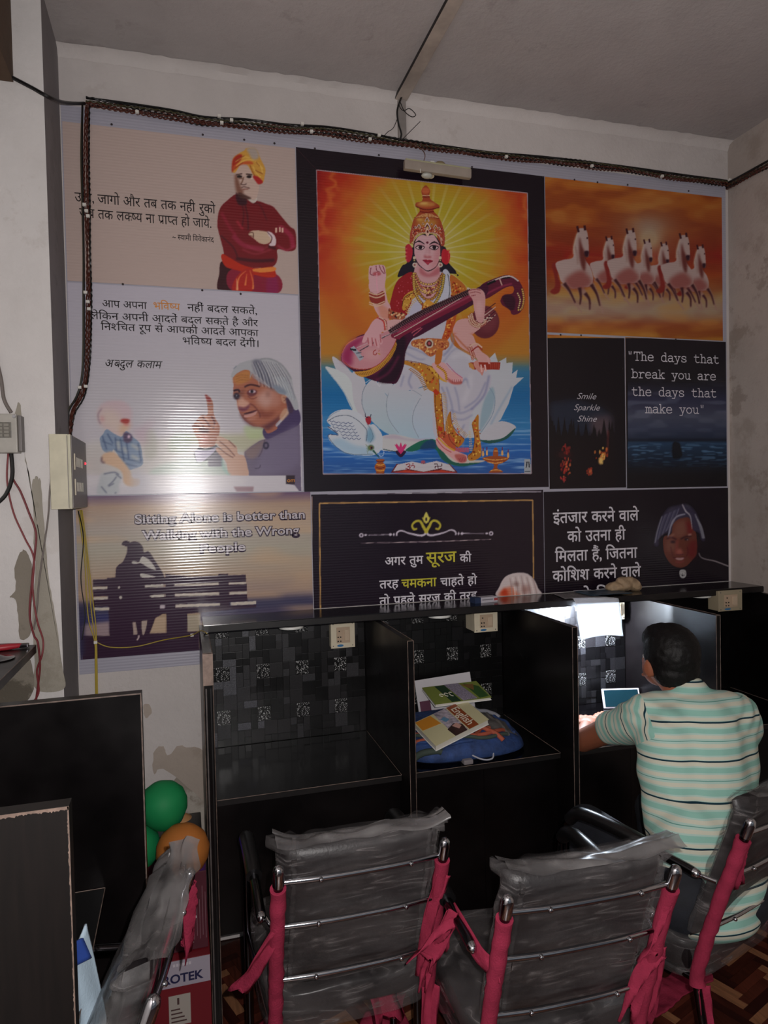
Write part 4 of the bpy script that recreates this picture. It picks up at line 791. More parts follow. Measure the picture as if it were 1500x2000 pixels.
# ---------------------------------------------------------------- mesh builder
class MB:
    def __init__(s): s.v = []; s.f = []; s.mi = []
    def add(s, v, f, mi=0):
        k = len(s.v); s.v += [tuple(p) for p in v]; s.f += [tuple(i+k for i in q) for q in f]; s.mi += [mi]*len(f); return s
    def box(s, x0, x1, y0, y1, z0, z1, mi=0, M=None):
        v = [(x, y, z) for z in (z0, z1) for y in (y0, y1) for x in (x0, x1)]
        if M is not None: v = [M @ Vector(p) for p in v]
        return s.add(v, [(0, 2, 3, 1), (4, 5, 7, 6), (0, 1, 5, 4), (2, 6, 7, 3), (0, 4, 6, 2), (1, 3, 7, 5)], mi)
    def bbox(s, x0, x1, y0, y1, z0, z1, b=.003, mi=0, M=None):      # bevelled box
        bm = bmesh.new(); bmesh.ops.create_cube(bm, size=1)
        for q in bm.verts: q.co = Vector(((x0+x1)/2+q.co.x*(x1-x0), (y0+y1)/2+q.co.y*(y1-y0), (z0+z1)/2+q.co.z*(z1-z0)))
        bmesh.ops.bevel(bm, geom=bm.edges[:], offset=b, segments=2, profile=.7, affect='EDGES')
        return s.bm(bm, mi, M)
    def bm(s, bm, mi=0, M=None):
        bm.verts.index_update(); v = [(M @ q.co) if M is not None else q.co.copy() for q in bm.verts]
        s.add(v, [tuple(q.index for q in f.verts) for f in bm.faces], mi); bm.free(); return s
    def tube(s, pts, r, n=10, caps=True, mi=0, sm=0, flat=None):
        P = [Vector(p) for p in pts]
        if sm and len(P) > 2:
            q = smooth_pts(np.array([tuple(p) for p in P]), False, sm); P = [Vector(p) for p in q]
        m = len(P); R = [r]*m if isinstance(r, (int, float)) else list(np.interp(np.linspace(0, 1, m), np.linspace(0, 1, len(r)), r))
        T = [(P[min(i+1, m-1)]-P[max(i-1, 0)]).normalized() for i in range(m)]
        a = Vector((0, 0, 1)) if abs(T[0].z) < .9 else Vector((1, 0, 0))
        nrm = (a - T[0]*a.dot(T[0])).normalized(); V = []
        for i in range(m):
            nrm = (nrm - T[i]*nrm.dot(T[i])).normalized(); b = T[i].cross(nrm)
            for k in range(n):
                t = 2*PI*k/n; V.append(P[i] + (nrm*math.cos(t) + b*math.sin(t)*(flat or 1))*R[i])
        F = [(i*n+k, i*n+(k+1) % n, (i+1)*n+(k+1) % n, (i+1)*n+k) for i in range(m-1) for k in range(n)]
        if caps: F += [tuple(range(n))[::-1], tuple(range((m-1)*n, m*n))]
        return s.add(V, F, mi)
    def prism(s, pts, d, mi=0):              # polygon (list of 3D) extruded by vector d
        n = len(pts); P = [Vector(p) for p in pts]; d = Vector(d)
        return s.add(P+[p+d for p in P], [tuple(range(n)), tuple(range(n, 2*n))[::-1]]+[(i, (i+1) % n, n+(i+1) % n, n+i) for i in range(n)], mi)
    def lathe(s, prof, n=24, M=None, mi=0):
        V = []; m = len(prof)
        for r, z in prof:
            for k in range(n): V.append(Vector((r*math.cos(2*PI*k/n), r*math.sin(2*PI*k/n), z)))
        if M is not None: V = [M @ v for v in V]
        F = [(i*n+k, i*n+(k+1) % n, (i+1)*n+(k+1) % n, (i+1)*n+k) for i in range(m-1) for k in range(n)]
        F += [tuple(range(n))[::-1], tuple(range((m-1)*n, m*n))]
        return s.add(V, F, mi)
    def sphere(s, c, r, n=14, sc=(1, 1, 1), M=None, mi=0):
        bm = bmesh.new(); bmesh.ops.create_uvsphere(bm, u_segments=n, v_segments=max(6, n*2//3), radius=1)
        for v in bm.verts: v.co = Vector((c[0]+v.co.x*r*sc[0], c[1]+v.co.y*r*sc[1], c[2]+v.co.z*r*sc[2]))
        return s.bm(bm, mi, M)
    def grid(s, f, nu, nv, mi=0, closed=False):
        V = [f(i/nu, j/nv) for j in range(nv+1) for i in range(nu+1)]
        F = [(j*(nu+1)+i, j*(nu+1)+i+1, (j+1)*(nu+1)+i+1, (j+1)*(nu+1)+i) for j in range(nv) for i in range(nu)]
        return s.add(V, F, mi)
    def mesh(s, name, smooth=False):
        me = bpy.data.meshes.new(name); me.from_pydata([tuple(p) for p in s.v], [], s.f)
        if any(s.mi): me.polygons.foreach_set('material_index', s.mi)
        bm = bmesh.new(); bm.from_mesh(me); bmesh.ops.recalc_face_normals(bm, faces=bm.faces); bm.to_mesh(me); bm.free()
        if smooth: me.polygons.foreach_set('use_smooth', [True]*len(me.polygons)); me.set_sharp_from_angle(angle=math.radians(smooth if smooth is not True else 50))
        return me
    def build(s, name, m, parent=None, smooth=False):
        me = s.mesh(name, smooth)
        for q in (m if isinstance(m, (list, tuple)) else [m]): me.materials.append(q)
        o = bpy.data.objects.new(name, me); COL.objects.link(o)
        if parent is not None: o.parent = parent
        return o
def tag(o, label=None, cat=None, group=None, kind=None):
    if label: o['label'] = label
    if cat: o['category'] = cat
    if group: o['group'] = group
    if kind: o['kind'] = kind
    return o
def thing(name, label, cat, loc=(0, 0, 0), rz=0, group=None):
    o = bpy.data.objects.new(name, None); COL.objects.link(o); o.location = loc; o.rotation_euler = (0, 0, rz); o.empty_display_size = .05
    return tag(o, label, cat, group)
def struct(o): o['kind'] = 'structure'; return o
def solid(o, t):
    m = o.modifiers.new('thickness', 'SOLIDIFY'); m.thickness = t; m.offset = 0; return o
def local(root, mb):                    # world-space builder turned into the thing's own space
    Mi = (Matrix.Translation(root.location) @ Matrix.Rotation(root.rotation_euler.z, 4, 'Z')).inverted()
    mb.v = [tuple(Mi @ Vector(p)) for p in mb.v]; return mb

# ---------------------------------------------------------------- room shell
XR, XL, CZ = 2.485, -.70, 3.292
struct(MB().box(XL-.1, XR+.1, WALL, WALL+.15, 0, CZ+.02).build('wall_back', M_WALL))
struct(MB().box(XR, XR+.15, -1.2, WALL+.15, 0, CZ+.02).build('wall_right', M_WALL_R))
struct(MB().box(XL-.15, XL, -1.2, WALL+.15, 0, CZ+.02).build('wall_left', M_PIL))
struct(MB().box(XL-.15, XR+.15, -1.2, WALL+.15, CZ, CZ+.15).build('ceiling', M_CEIL))
fl = struct(MB().box(XL-.15, XR+.15, -1.2, WALL+.15, -.1, -.004).build('floor', mat('floor_screed', '2a1512', .5)))
# herringbone parquet: each block a piece of the floor
wood = []
for i, c in enumerate(('50261c', '401c14', '8c6044', '5c2c20', '301410')):
    m = bpy.data.materials.new('parquet_%s' % ['red', 'dark', 'tan', 'maroon', 'black'][i]); t = NT(m); v = t.co(scale=(60, 4, 4)) ; n = t.noise(v, 2.2, 6)
    t.ln(t.mix(t.ramp(n, [(.3, 0.), (.7, 1.)]), tuple(k*.6 for k in lin(c)), tuple(k*1.25 for k in lin(c))), t.b.inputs['Base Color']); t.b.inputs['Roughness'].default_value = .32; t.bump(n, .15, .001); wood.append(m)
LB, WB = .165, .033
blk = [MB().box(-WB/2+.0006, WB/2-.0006, -LB/2+.0006, LB/2-.0006, -.004, .002).mesh('block') for _ in wood]
for me, w in zip(blk, wood): me.materials.append(w)
rnd = random.Random(4); spots = []
cs_, sn_ = math.cos(.35), math.sin(.35)
for a in range(-70, 90):
    for b in range(-10, 14):
        for k in (0, 1):
            x = a*WB + b*LB; y = a*WB - b*LB       # herringbone: pairs of perpendicular blocks stepping diagonally
            cx, cy, rz = (x+LB/2+WB/2, y, PI/2) if k else (x, y+LB/2-WB/2, 0)
            wx, wy = .9+cx*cs_-cy*sn_, 1.75+cx*sn_+cy*cs_
            if -.35 < wx < 2.46 and .75 < wy < 2.68: spots.append((abs(wy-2.1)*1.6+abs(wx-.85)*.8, wx, wy, rz, rnd.choice([0, 0, 1, 1, 2, 2, 3, 4])))
spots.sort()
for _, wx, wy, rz, c in spots[:296]:
    o = bpy.data.objects.new('parquet_block', blk[c]); COL.objects.link(o); o.parent = fl; o.location = (wx, wy, 0); o.rotation_euler = (0, 0, rz+.35)
q = MB()
for _, wx, wy, rz, c in spots[296:]:
    q.box(-WB/2+.0006, WB/2-.0006, -LB/2+.0006, LB/2-.0006, -.004, .002, c, Matrix.Translation((wx, wy, 0)) @ Matrix.Rotation(rz+.35, 4, 'Z'))
o = q.build('parquet', wood, fl); o['kind'] = 'stuff'
# pillar on the left (white face, grey side) with a beam running out of it under the ceiling
PX, PY = -.378, 2.395
pil = struct(MB().box(XL, PX, PY, WALL, 0, CZ).build('wall_pillar', [M_PIL]))
struct(MB().add([(PX+.0005, PY, 0), (PX+.0005, WALL, 0), (PX+.0005, WALL, CZ), (PX+.0005, PY, CZ), (PX, PY, 0), (PX, WALL, 0), (PX, WALL, CZ), (PX, PY, CZ)], [(0, 1, 2, 3), (4, 7, 6, 5), (0, 3, 7, 4), (1, 5, 6, 2)]).build('pillar_side_sheet', M_PILS))  # thin sheet giving the pillar's side face a darker plaster tone
struct(MB().box(XL, -.462, -1.2, PY, 2.985, CZ).build('beam', plaster('shaded_beam_plaster', '5c4a3c', '4a3a2e', '40342a', .5, 31.)))  # dark brown colour paints in the shade on the beam's side
def blob(pts, Y, d, name, m, parent, seed=1, jit=.004, n=5):
    q = smooth_pts(np.array(pts, float), True, n); rs = random.Random(seed)
    P = [py_(x+rs.uniform(-1, 1)*jit*400, y+rs.uniform(-1, 1)*jit*400, Y) for x, y in q]
    return MB().prism(P, (0, -d, 0)).build(name, m, parent)
M_CEM2 = plaster('rough_cement', '8c8478', '6e675c', '5c554b', .8, 41.)
blob([(28,838),(44,842),(50,900),(60,935),(66,1010),(66,1060),(70,1110),(64,1200),(68,1290),(70,1345),(125,1345),(122,1300),(108,1200),(96,1130),(90,1060),(86,1010),(80,940),(76,936),(64,938),(62,960),(58,930),(48,880),(42,800),(34,790)], PY+.004, .0055, 'exposed_plaster', M_CEM, pil, 1, .002)
blob([(44,1075),(56,1085),(64,1120),(62,1200),(58,1240),(40,1246),(36,1200),(30,1170),(20,1165),(32,1150),(30,1110)], PY+.004, .007, 'exposed_plaster', M_CEM2, pil, 2, .003)
blob([(0,1300),(40,1280),(60,1290),(66,1345),(40,1380),(0,1390)], PY+.004, .006, 'exposed_plaster', M_CEM2, pil, 3, .003)
blob([(68,940),(76,938),(80,1010),(72,1020)], PY+.004, .0065, 'exposed_plaster', M_CEM, pil, 4, .001)
# peeled patches and stains on the bare wall under the banner
M_STAIN = plaster('peeled_patch', 'b3a69b', 'a5978b', '9a8c80', .4, 51.)
wb = bpy.data.objects['wall_back']
blob([(302,1465),(318,1458),(330,1475),(350,1455),(368,1460),(400,1470),(404,1560),(360,1530),(318,1500),(300,1510)], WALL+.001, .002, 'peeled_patch', M_STAIN, wb, 5, .004)
blob([(330,1540),(380,1500),(404,1560),(406,1640),(370,1640),(345,1600)], WALL+.001, .0015, 'peeled_patch', plaster('mottled_patch', 'b8b0a6', '8e8478', '7c7266', .8, 61.), wb, 6, .006)
blob([(280,1378),(292,1376),(296,1392),(284,1402)], WALL+.001, .002, 'peeled_patch', M_STAIN, wb, 7, .002)
for k, (x, y) in enumerate(((185,1330),(200,1345),(215,1335),(232,1322),(258,1340),(270,1352),(290,1348))):
    blob([(x-5,1318),(x+3,1318),(x+4,y+4),(x,y+14),(x-4,y+2)], WALL+.001, .001, 'drip_stain', M_STAIN, wb, 10+k, .002, 3)
# cracks where the wall meets the ceiling
M_CRK = mat('crack_dark', '1d1713', .95)
def crack(pts, Y, r, seed, parent, name='crack'):
    rs = random.Random(seed); q = smooth_pts(np.array(pts, float), False, 5)
    P = [py_(x+rs.uniform(-2, 2), y+rs.uniform(-2.5, 2.5), Y) for x, y in q]
    return MB().tube(P, [r*rs.uniform(.3, 1.2) for _ in P], 5).build(name, M_CRK, parent)
crack([(1070,218),(1090,214),(1110,220),(1130,212),(1150,214),(1165,222)], WALL, .004, 1, wb)
crack([(1150,214),(1152,232)], WALL, .002, 2, wb)
crack([(1195,232),(1230,236),(1262,236),(1290,246),(1305,242)], WALL, .004, 3, wb)
crack([(1290,246),(1340,262),(1390,274)], WALL, .0018, 4, wb)
crack([(262,124),(330,116),(420,134),(520,148)], WALL, .0016, 7, wb)
crack([(500,124),(560,128),(620,138)], WALL, .0028, 8, wb)
# ragged plaster fillet along the ceiling joint
q = MB(); rs = random.Random(3)
N_ = 90; row0 = []; row1 = []; row2 = []
for i in range(N_+1):
    x = PX + (XR-PX)*i/N_; row0.append((x, WALL-.001, CZ-.030-rs.uniform(0, .006))); row1.append((x, WALL-.010-rs.uniform(0, .003), CZ-.010)); row2.append((x, WALL-.035-rs.uniform(0, .010), CZ-.001))
q.add(row0+row1+row2, [(r*(N_+1)+i, r*(N_+1)+i+1, (r+1)*(N_+1)+i+1, (r+1)*(N_+1)+i) for r in (0, 1) for i in range(N_)])
struct(q.build('trim_2', M_WALL, None, True))
# conduit strip on the ceiling running towards the room, and its short drop on the wall
co = thing('cable_casing', 'dirty white cable casing strip running along the ceiling to the wall', 'casing', (.887, WALL, CZ))
local(co, MB().bbox(.862, .912, -1.1, WALL-.002, CZ-.018, CZ, .003)).build('casing_strip', mat('casing_dirty', 'a89c92', .6, var=.3, vs=8), co)
local(co, MB().bbox(.872, .905, WALL-.016, WALL, 3.12, CZ-.018, .003)).build('casing_drop', mat('casing_grey', '8d8682', .6, var=.2, vs=10), co)
local(co, MB().box(.861, .866, -1.1, WALL-.002, CZ-.016, CZ-.002)).build('casing_gap', M_EDGE3, co)
# ---------------------------------------------------------------- prints on the wall
def printmat(name, rough=.3, rib=.55):
    m = bpy.data.materials.new(name); t = NT(m)
    a = t.new('ShaderNodeAttribute'); a.attribute_name = 'ink'; t.ln(a.outputs['Color'], t.b.inputs['Base Color'])
    t.b.inputs['Roughness'].default_value = rough; t.b.inputs['Specular IOR Level'].default_value = .3
    t.b.inputs['Coat Weight'].default_value = .4; t.b.inputs['Coat Roughness'].default_value = .22; ribs(t, rib); return m
def ribs(t, st):
    g = t.new('ShaderNodeNewGeometry'); w = t.new('ShaderNodeTexWave', wave_type='BANDS', bands_direction='Z', wave_profile='SIN')
    w.inputs['Scale'].default_value = 30.; w.inputs['Distortion'].default_value = .35; w.inputs['Detail Scale'].default_value = .6
    t.ln(g.outputs['Position'], w.inputs['Vector'])
    n = t.noise(g.outputs['Position'], 9, 3); m = t.new('ShaderNodeMath', operation='MULTIPLY_ADD'); t.ln(n, m.inputs[0]); m.inputs[1].default_value = .8; t.ln(w.outputs['Fac'], m.inputs[2])
    t.bump(m.outputs[0], st, .0016)
M_PRINT = printmat('ribbed_print', .15, .22)
def inkmat(name, col, rib=.4):
    m = bpy.data.materials.new(name); t = NT(m); t.b.inputs['Base Color'].default_value = (*lin(col), 1); t.b.inputs['Roughness'].default_value = .2; ribs(t, rib*.6); return m
M_BAN = inkmat('banner_sheet_white', 'a9a7b4', .5)
GAIN = 1.75
CV = Canvas()
def proj_np(x, y, z):
    v = np.stack([x, y, z-H], 0); a = np.tensordot(CR, v, 1); return 750+FPX*a[0]/a[2], 1000-FPX*a[1]/a[2]
YP = WALL-.0030
def poster(name, label, x0, x1, z0, z1, step, gain=GAIN, cat='poster'):
    nx = max(2, int((x1-x0)/step)); nz = max(2, int((z1-z0)/step))
    X, Z = np.meshgrid(np.linspace(x0, x1, nx+1), np.linspace(z0, z1, nz+1)); Y = np.full_like(X, YP)
    px, py = proj_np(X, Y, Z)
    img = CV.a.reshape(CH, SS, CW, SS, 3).mean((1, 3)) if step > .0024 else CV.a
    k = 1 if step > .0024 else SS
    u = np.clip((px-CX0)*k-.5, 0, img.shape[1]-1.01); v = np.clip((py-CY0)*k-.5, 0, img.shape[0]-1.01)
    ui, vi = u.astype(int), v.astype(int); fu, fv = (u-ui)[..., None], (v-vi)[..., None]
    c = img[vi, ui]*(1-fu)*(1-fv)+img[vi, ui+1]*fu*(1-fv)+img[vi+1, ui]*(1-fu)*fv+img[vi+1, ui+1]*fu*fv
    c = np.clip(c, 0, 1); c = np.where(c <= .04045, c/12.92, ((c+.055)/1.055)**2.4)*gain
    c = c/(1+np.maximum(c.max(-1, keepdims=True)-.8, 0))
    n = (nx+1)*(nz+1); vv = np.stack([X, Y, Z], -1).reshape(-1, 3)
    xc, zc = (x0+x1)/2, z0
    vv = vv-np.array([xc, YP, zc])
    rim = np.array([(x0-xc, .0022, 0), (x1-xc, .0022, 0), (x1-xc, .0022, z1-z0), (x0-xc, .0022, z1-z0)])
    i, j = np.meshgrid(np.arange(nx), np.arange(nz)); a = (j*(nx+1)+i).reshape(-1)
    F = np.stack([a, a+1, a+nx+2, a+nx+1], 1)
    c00, c10, c11, c01 = 0, nx, (nx+1)*(nz+1)-1, (nx+1)*nz
    F = np.vstack([F, [[n, n+1, c10, c00], [n+1, n+2, c11, c10], [n+2, n+3, c01, c11], [n+3, n, c00, c01], [n+3, n+2, n+1, n]]])
    me = bpy.data.meshes.new(name); V = np.vstack([vv, rim]).astype(np.float32)
    me.vertices.add(len(V)); me.vertices.foreach_set('co', V.ravel()); me.loops.add(len(F)*4); me.loops.foreach_set('vertex_index', F.astype(np.int32).ravel())
    me.polygons.add(len(F)); me.polygons.foreach_set('loop_start', np.arange(len(F), dtype=np.int32)*4); me.update(calc_edges=True)
    at = me.attributes.new('ink', 'FLOAT_COLOR', 'POINT'); cc = np.ones((len(V), 4), np.float32); cc[:n, :3] = c.reshape(-1, 3); cc[n:, :3] = .5; at.data.foreach_set('color', cc.ravel())
    me.materials.append(M_PRINT)
    o = bpy.data.objects.new(name, me); COL.objects.link(o); o.location = (xc, YP, zc); return tag(o, label, cat)
# lettering: glyph outlines laid flat on the print. '<x>' = half form of x (its upright cut off), '^' after a letter = the slanting ra stroke
def glyph_mesh(txt, bold=0., clip=False, ra=False, shear=0.):
    cu = bpy.data.curves.new('lettering', 'FONT'); cu.body = txt; cu.size = 1; cu.offset = bold; cu.resolution_u = 4; cu.shear = shear
    ob = bpy.data.objects.new('lettering', cu); COL.objects.link(ob)
    dg = bpy.context.evaluated_depsgraph_get(); me = bpy.data.meshes.new_from_object(ob.evaluated_get(dg))
    bm = bmesh.new(); bm.from_mesh(me); bpy.data.objects.remove(ob); bpy.data.curves.remove(cu); bpy.data.meshes.remove(me)
    if not bm.verts: bm.free(); return None, 0, .3
    x1 = max(v.co.x for v in bm.verts)
    if clip:
        cut = x1-(.13 if txt == 'क' else .187)
        bmesh.ops.bisect_plane(bm, geom=bm.verts[:]+bm.edges[:]+bm.faces[:], plane_co=(cut, 0, 0), plane_no=(1, 0, 0), clear_outer=True); x1 = cut-.01
    if ra:
        a = [bm.verts.new(p) for p in ((x1-.12, .30, 0), (x1-.10, .23, 0), (x1-.38, .02, 0), (x1-.42, .08, 0))]; bm.faces.new(a)
    bm.verts.index_update()
    v = np.array([tuple(q.co) for q in bm.verts]); f = [tuple(q.index for q in p.verts) for p in bm.faces]
    x0 = v[:, 0].min(); bm.free(); return (v, f), x0, x1
_gc = {}
def run(txt, bold=0., mono=None, shear=0., deva=None):
    if deva is None: deva = any(ord(c) > 0x900 for c in txt)
    V, F, x, n = [], [], 0., 0
    chunks = []; i = 0; cur = ''
    if not deva: chunks = [(txt, False, False)]
    else:
        while i < len(txt):
            c = txt[i]
            if c == '<':
                if cur: chunks.append((cur, False, False)); cur = ''
                j = txt.index('>', i); chunks.append((txt[i+1:j], True, False)); i = j+1; continue
            if c == '^': chunks.append((cur, False, True)); cur = ''; i += 1; continue
            if c == ' ':
                if cur: chunks.append((cur, False, False)); cur = ''
                chunks.append((' ', False, False)); i += 1; continue
            cur += c; i += 1
        if cur: chunks.append((cur, False, False))
    for s_, half, ra in chunks:
        if s_ == ' ': x += .30; continue
        g, gx0, gx1 = glyph_mesh(s_, bold, half, ra, shear)
        if g is None: continue
        v, f = g; v = v.copy(); v[:, 0] += x-(gx0 if deva else 0); V.append(v); F += [tuple(k+n for k in p) for p in f]; n += len(v); x += gx1-(gx0 if deva else 0)-.004
    return np.vstack(V), F
def letter(txt, p0, p1, m, parent, hgt, bold=0., Y=YP-.0006, name='lettering', shear=0., base='ref', label=None, VF=None, zcut=None):
    """p0, p1: photo points of the line's left and right ends on its base line; hgt: letter body height in photo pixels there"""
    a = py_(*p0, Y); b = py_(*p1, Y); c = py_(p0[0], p0[1]-hgt, Y)
    V, F = VF or run(txt, bold, shear=shear); deva = any(ord(ch) > 0x900 for ch in txt)
    x0, x1 = V[:, 0].min(), V[:, 0].max(); body = .62 if deva else .70
    kx = (b.x-a.x)/(x1-x0); kz = (c.z-a.z)/(1. if VF else body)
    zb = (a.z+b.z)/2
    P = [(a.x+(x-x0)*kx, -z, zb+y*kz) for x, y, z in V]
    bm = bmesh.new(); vs = [bm.verts.new(p) for p in P]
    for f in F:
        try: bm.faces.new([vs[k] for k in f])
        except ValueError: pass
    if zcut is not None: bmesh.ops.bisect_plane(bm, geom=bm.verts[:]+bm.edges[:]+bm.faces[:], plane_co=(0, 0, zcut), plane_no=(0, 0, -1), clear_outer=True)
    bm.verts.index_update()
    o = MB().add([q.co+Vector((-parent.location.x, Y-parent.location.y, -parent.location.z)) for q in bm.verts], [tuple(q.index for q in p.verts) for p in bm.faces]).build(name, m, parent); bm.free()
    return o
I_BLK = inkmat('ink_black', '1a1418'); I_WHT = inkmat('ink_white', 'd8d4dc'); I_YEL = inkmat('ink_yellow', 'c8c040'); I_ORG = inkmat('ink_orange', 'd08838'); I_DRK = inkmat('ink_aubergine', '35253a'); I_LIL = inkmat('ink_lilac', 'c4bcc4'); I_GRY = inkmat('ink_grey', 'c0bcc4')
# the white flex banner sheet all the prints sit on
bn = thing('banner_sheet', 'wide white ribbed flex sheet behind the nine wall prints, its pale margin showing', 'banner', (1.05, WALL, 1.07))
local(bn, MB().box(PX+.004, 2.470, WALL-.0008, WALL-.0001, 1.255, 3.095)).build('upper_sheet', M_BAN, bn)
local(bn, MB().box(PX+.004, .062, WALL-.0008, WALL-.0001, 1.07, 1.2545)).build('lower_flap', M_BAN, bn)
z_led = 1.252
# 1 saffron-turban monk
ys, xs = region(CV, 110, 225, 600, 590); CV.a[ys, xs] = hx('94847e'); art_swami(CV)
p1 = poster('poster', 'beige print of a man in a maroon robe and orange turban with two Hindi lines', -.370, .455, 2.478, 3.036, .0026)
letter('उठो, जागो और तब तक नही रुको', (146,396), (421,414), I_BLK, p1, 17, .004)
letter('जब तक ल<क><ष>य ना प^ा<प>त हो जाये.', (155,424), (413,445), I_BLK, p1, 17, .004)
letter('~ <स>वामी िववेकानंद', (337,468), (418,473), I_BLK, p1, 9.5, .004)
# 2 grey-haired man and child
art_kalam(CV)
p2 = poster('poster', 'pale print of a grey-haired man raising one finger beside a child in checked shirt', -.370, .452, 1.716, 2.472, .0026)
letter('आप अपना', (200,600), (287,603), I_BLK, p2, 13, .004); letter('भिवष्य'.replace('ष्य', '<ष>य'), (300,604), (352,606), I_ORG, p2, 13, .006); letter('नहीं बदल सकते,', (366,607), (502,614), I_BLK, p2, 13, .004)
letter('लेिकन अपनी आदतें बदल सकते है और', (176,623), (504,637), I_BLK, p2, 13, .004)
letter('िन<श>िचत रूप से आपकी आदतें आपका', (197,644), (505,657), I_BLK, p2, 13, .004)
letter('भिव<ष>य बदल देंगी।', (357,672), (505,678), I_BLK, p2, 13, .004)
letter('अ<ब>दुल कलाम', (206,717), (318,719), I_BLK, p2, 14, .008, shear=.25)
letter('om', (561,941), (576,942), I_ORG, p2, 8, .006)
# 3 bench silhouette
art_bench(CV)
p3 = poster('poster', 'sepia print of a lone figure silhouetted on a park bench, lower left', -.368, .482, 1.124, 1.712, .003)
for t_, a_, b_ in (('Sitting Alone is better than', (262,1018), (597,1018)), ('Walking with the Wrong', (276,1050), (586,1048)), ('People', (390,1079), (481,1077))):
    letter(t_, a_, b_, I_DRK, p3, 18, .075); letter(t_, (a_[0]+1.5, a_[1]-1), (b_[0]-1.5, b_[1]-1), I_LIL, p3, 17, .014, YP-.0010)
# 4 goddess
ys, xs = region(CV, 570, 280, 1080, 970); CV.a[ys, xs] = hx('140c14')
ys, xs = region(CV, 615, 920, 1045, 926); keep = None
art_goddess(CV); CV.frame(0, 0, 1); CV.bk = 1
for pl in ([(570,280),(1080,280),(1080,386),(1031,377),(618,331),(570,327)], [(570,280),(618,331),(631,926),(640,970),(570,970)], [(1031,377),(1080,386),(1080,970),(1030,970),(1038,925)], [(631,926),(1038,925),(1080,970),(570,970)]): poly(CV, pl, '150d15', sm=False)
for a_, b_ in (((618,332),(1030,377)), ((1030,377),(1038,925)), ((631,926),(1038,925)), ((618,332),(631,926))): line(CV, [a_, b_], '8c7c84', 1.6, sm=False)
line(CV, [(577,288),(618,331)], '2c1a20', 1.2, sm=False)
p4 = poster('poster', 'large framed-look print of a crowned goddess playing a long lute on a white lotus', .4585, 1.5265, 1.7125, 3.042, .0021, 1.5)
# 5 horses
art_horses(CV)
p5 = poster('poster', 'orange print of seven white horses galloping through dust at sunset', 1.5305, 2.447, 2.379, 3.041, .0023, 1.5)
# 6, 7
art_small(CV)
p6 = poster('poster', 'narrow black print with three words in thin script above glowing forest lights', 1.531, 1.914, 1.7035, 2.369, .0026)
for t_, a_, b_ in (('Smile', (1127,779), (1165,780)), ('Sparkle', (1121,801), (1172,802)), ('Shine', (1128,823), (1166,824))): letter(t_, a_, b_, I_GRY, p6, 12, -.004, shear=.4)
p7 = poster('poster', 'dark blue sea print with white typewriter quotation over a stormy sky', 1.9195, 2.4635, 1.699, 2.374, .003)
TW = {  # typewriter letters as strokes on a 0..0.6 wide cell
 'T': [[(.05,.5),(.05,.62),(.55,.62),(.55,.5)],[(.3,.62),(.3,.0)],[(.18,0),(.42,0)]], 'h': [[(.04,.64),(.15,.64),(.15,0)],[(.15,.33),(.25,.43),(.38,.43),(.46,.33),(.46,0)],[(.05,0),(.25,0)],[(.37,0),(.56,0)]],
 'e': [[(.08,.23),(.52,.23),(.5,.34),(.4,.43),(.22,.43),(.09,.33),(.07,.2),(.1,.08),(.22,0),(.38,0),(.52,.06)]], 'd': [[(.34,.64),(.46,.64),(.46,0),(.57,0)],[(.46,.32),(.36,.43),(.2,.43),(.07,.32),(.07,.1),(.2,0),(.36,0),(.46,.1)]],
 'a': [[(.1,.38),(.22,.43),(.36,.43),(.45,.36),(.45,0),(.57,0)],[(.45,.25),(.2,.25),(.08,.18),(.08,.07),(.18,0),(.32,0),(.45,.1)]], 'y': [[(.03,.42),(.22,.42)],[(.38,.42),(.57,.42)],[(.12,.42),(.31,.02)],[(.49,.42),(.26,-.16),(.06,-.16)]],
 's': [[(.47,.31),(.47,.4),(.36,.43),(.22,.43),(.12,.37),(.12,.29),(.22,.24),(.38,.2),(.5,.15),(.5,.06),(.38,0),(.22,0),(.1,.04),(.1,.13)]], 't': [[(.2,.58),(.2,.1),(.3,0),(.42,0),(.52,.04)],[(.06,.42),(.48,.42)]],
 'b': [[(.02,.64),(.14,.64),(.14,0)],[(.14,.32),(.24,.43),(.4,.43),(.53,.32),(.53,.1),(.4,0),(.24,0),(.14,.1)],[(.02,0),(.14,0)]], 'r': [[(.08,.42),(.2,.42),(.2,0)],[(.2,.28),(.32,.4),(.44,.43),(.54,.38)],[(.08,0),(.38,0)]],
 'k': [[(.04,.64),(.15,.64),(.15,0)],[(.15,.17),(.42,.42)],[(.36,.42),(.55,.42)],[(.25,.26),(.47,0)],[(.36,0),(.57,0)],[(.05,0),(.24,0)]], 'o': [[(.3,.43),(.14,.38),(.06,.22),(.14,.05),(.3,0),(.46,.05),(.54,.22),(.46,.38),(.3,.43)]],
 'u': [[(.03,.42),(.14,.42),(.14,.1),(.22,0),(.34,0),(.45,.09)],[(.36,.42),(.45,.42),(.45,0),(.57,0)]], 'm': [[(.0,.42),(.1,.42),(.1,0)],[(.1,.34),(.18,.43),(.26,.4),(.3,.3),(.3,0)],[(.3,.34),(.38,.43),(.46,.4),(.5,.3),(.5,0)],[(0,0),(.17,0)],[(.25,0),(.37,0)],[(.45,0),(.6,0)]],
 '"': [[(.2,.64),(.22,.45)],[(.38,.64),(.36,.45)]]}
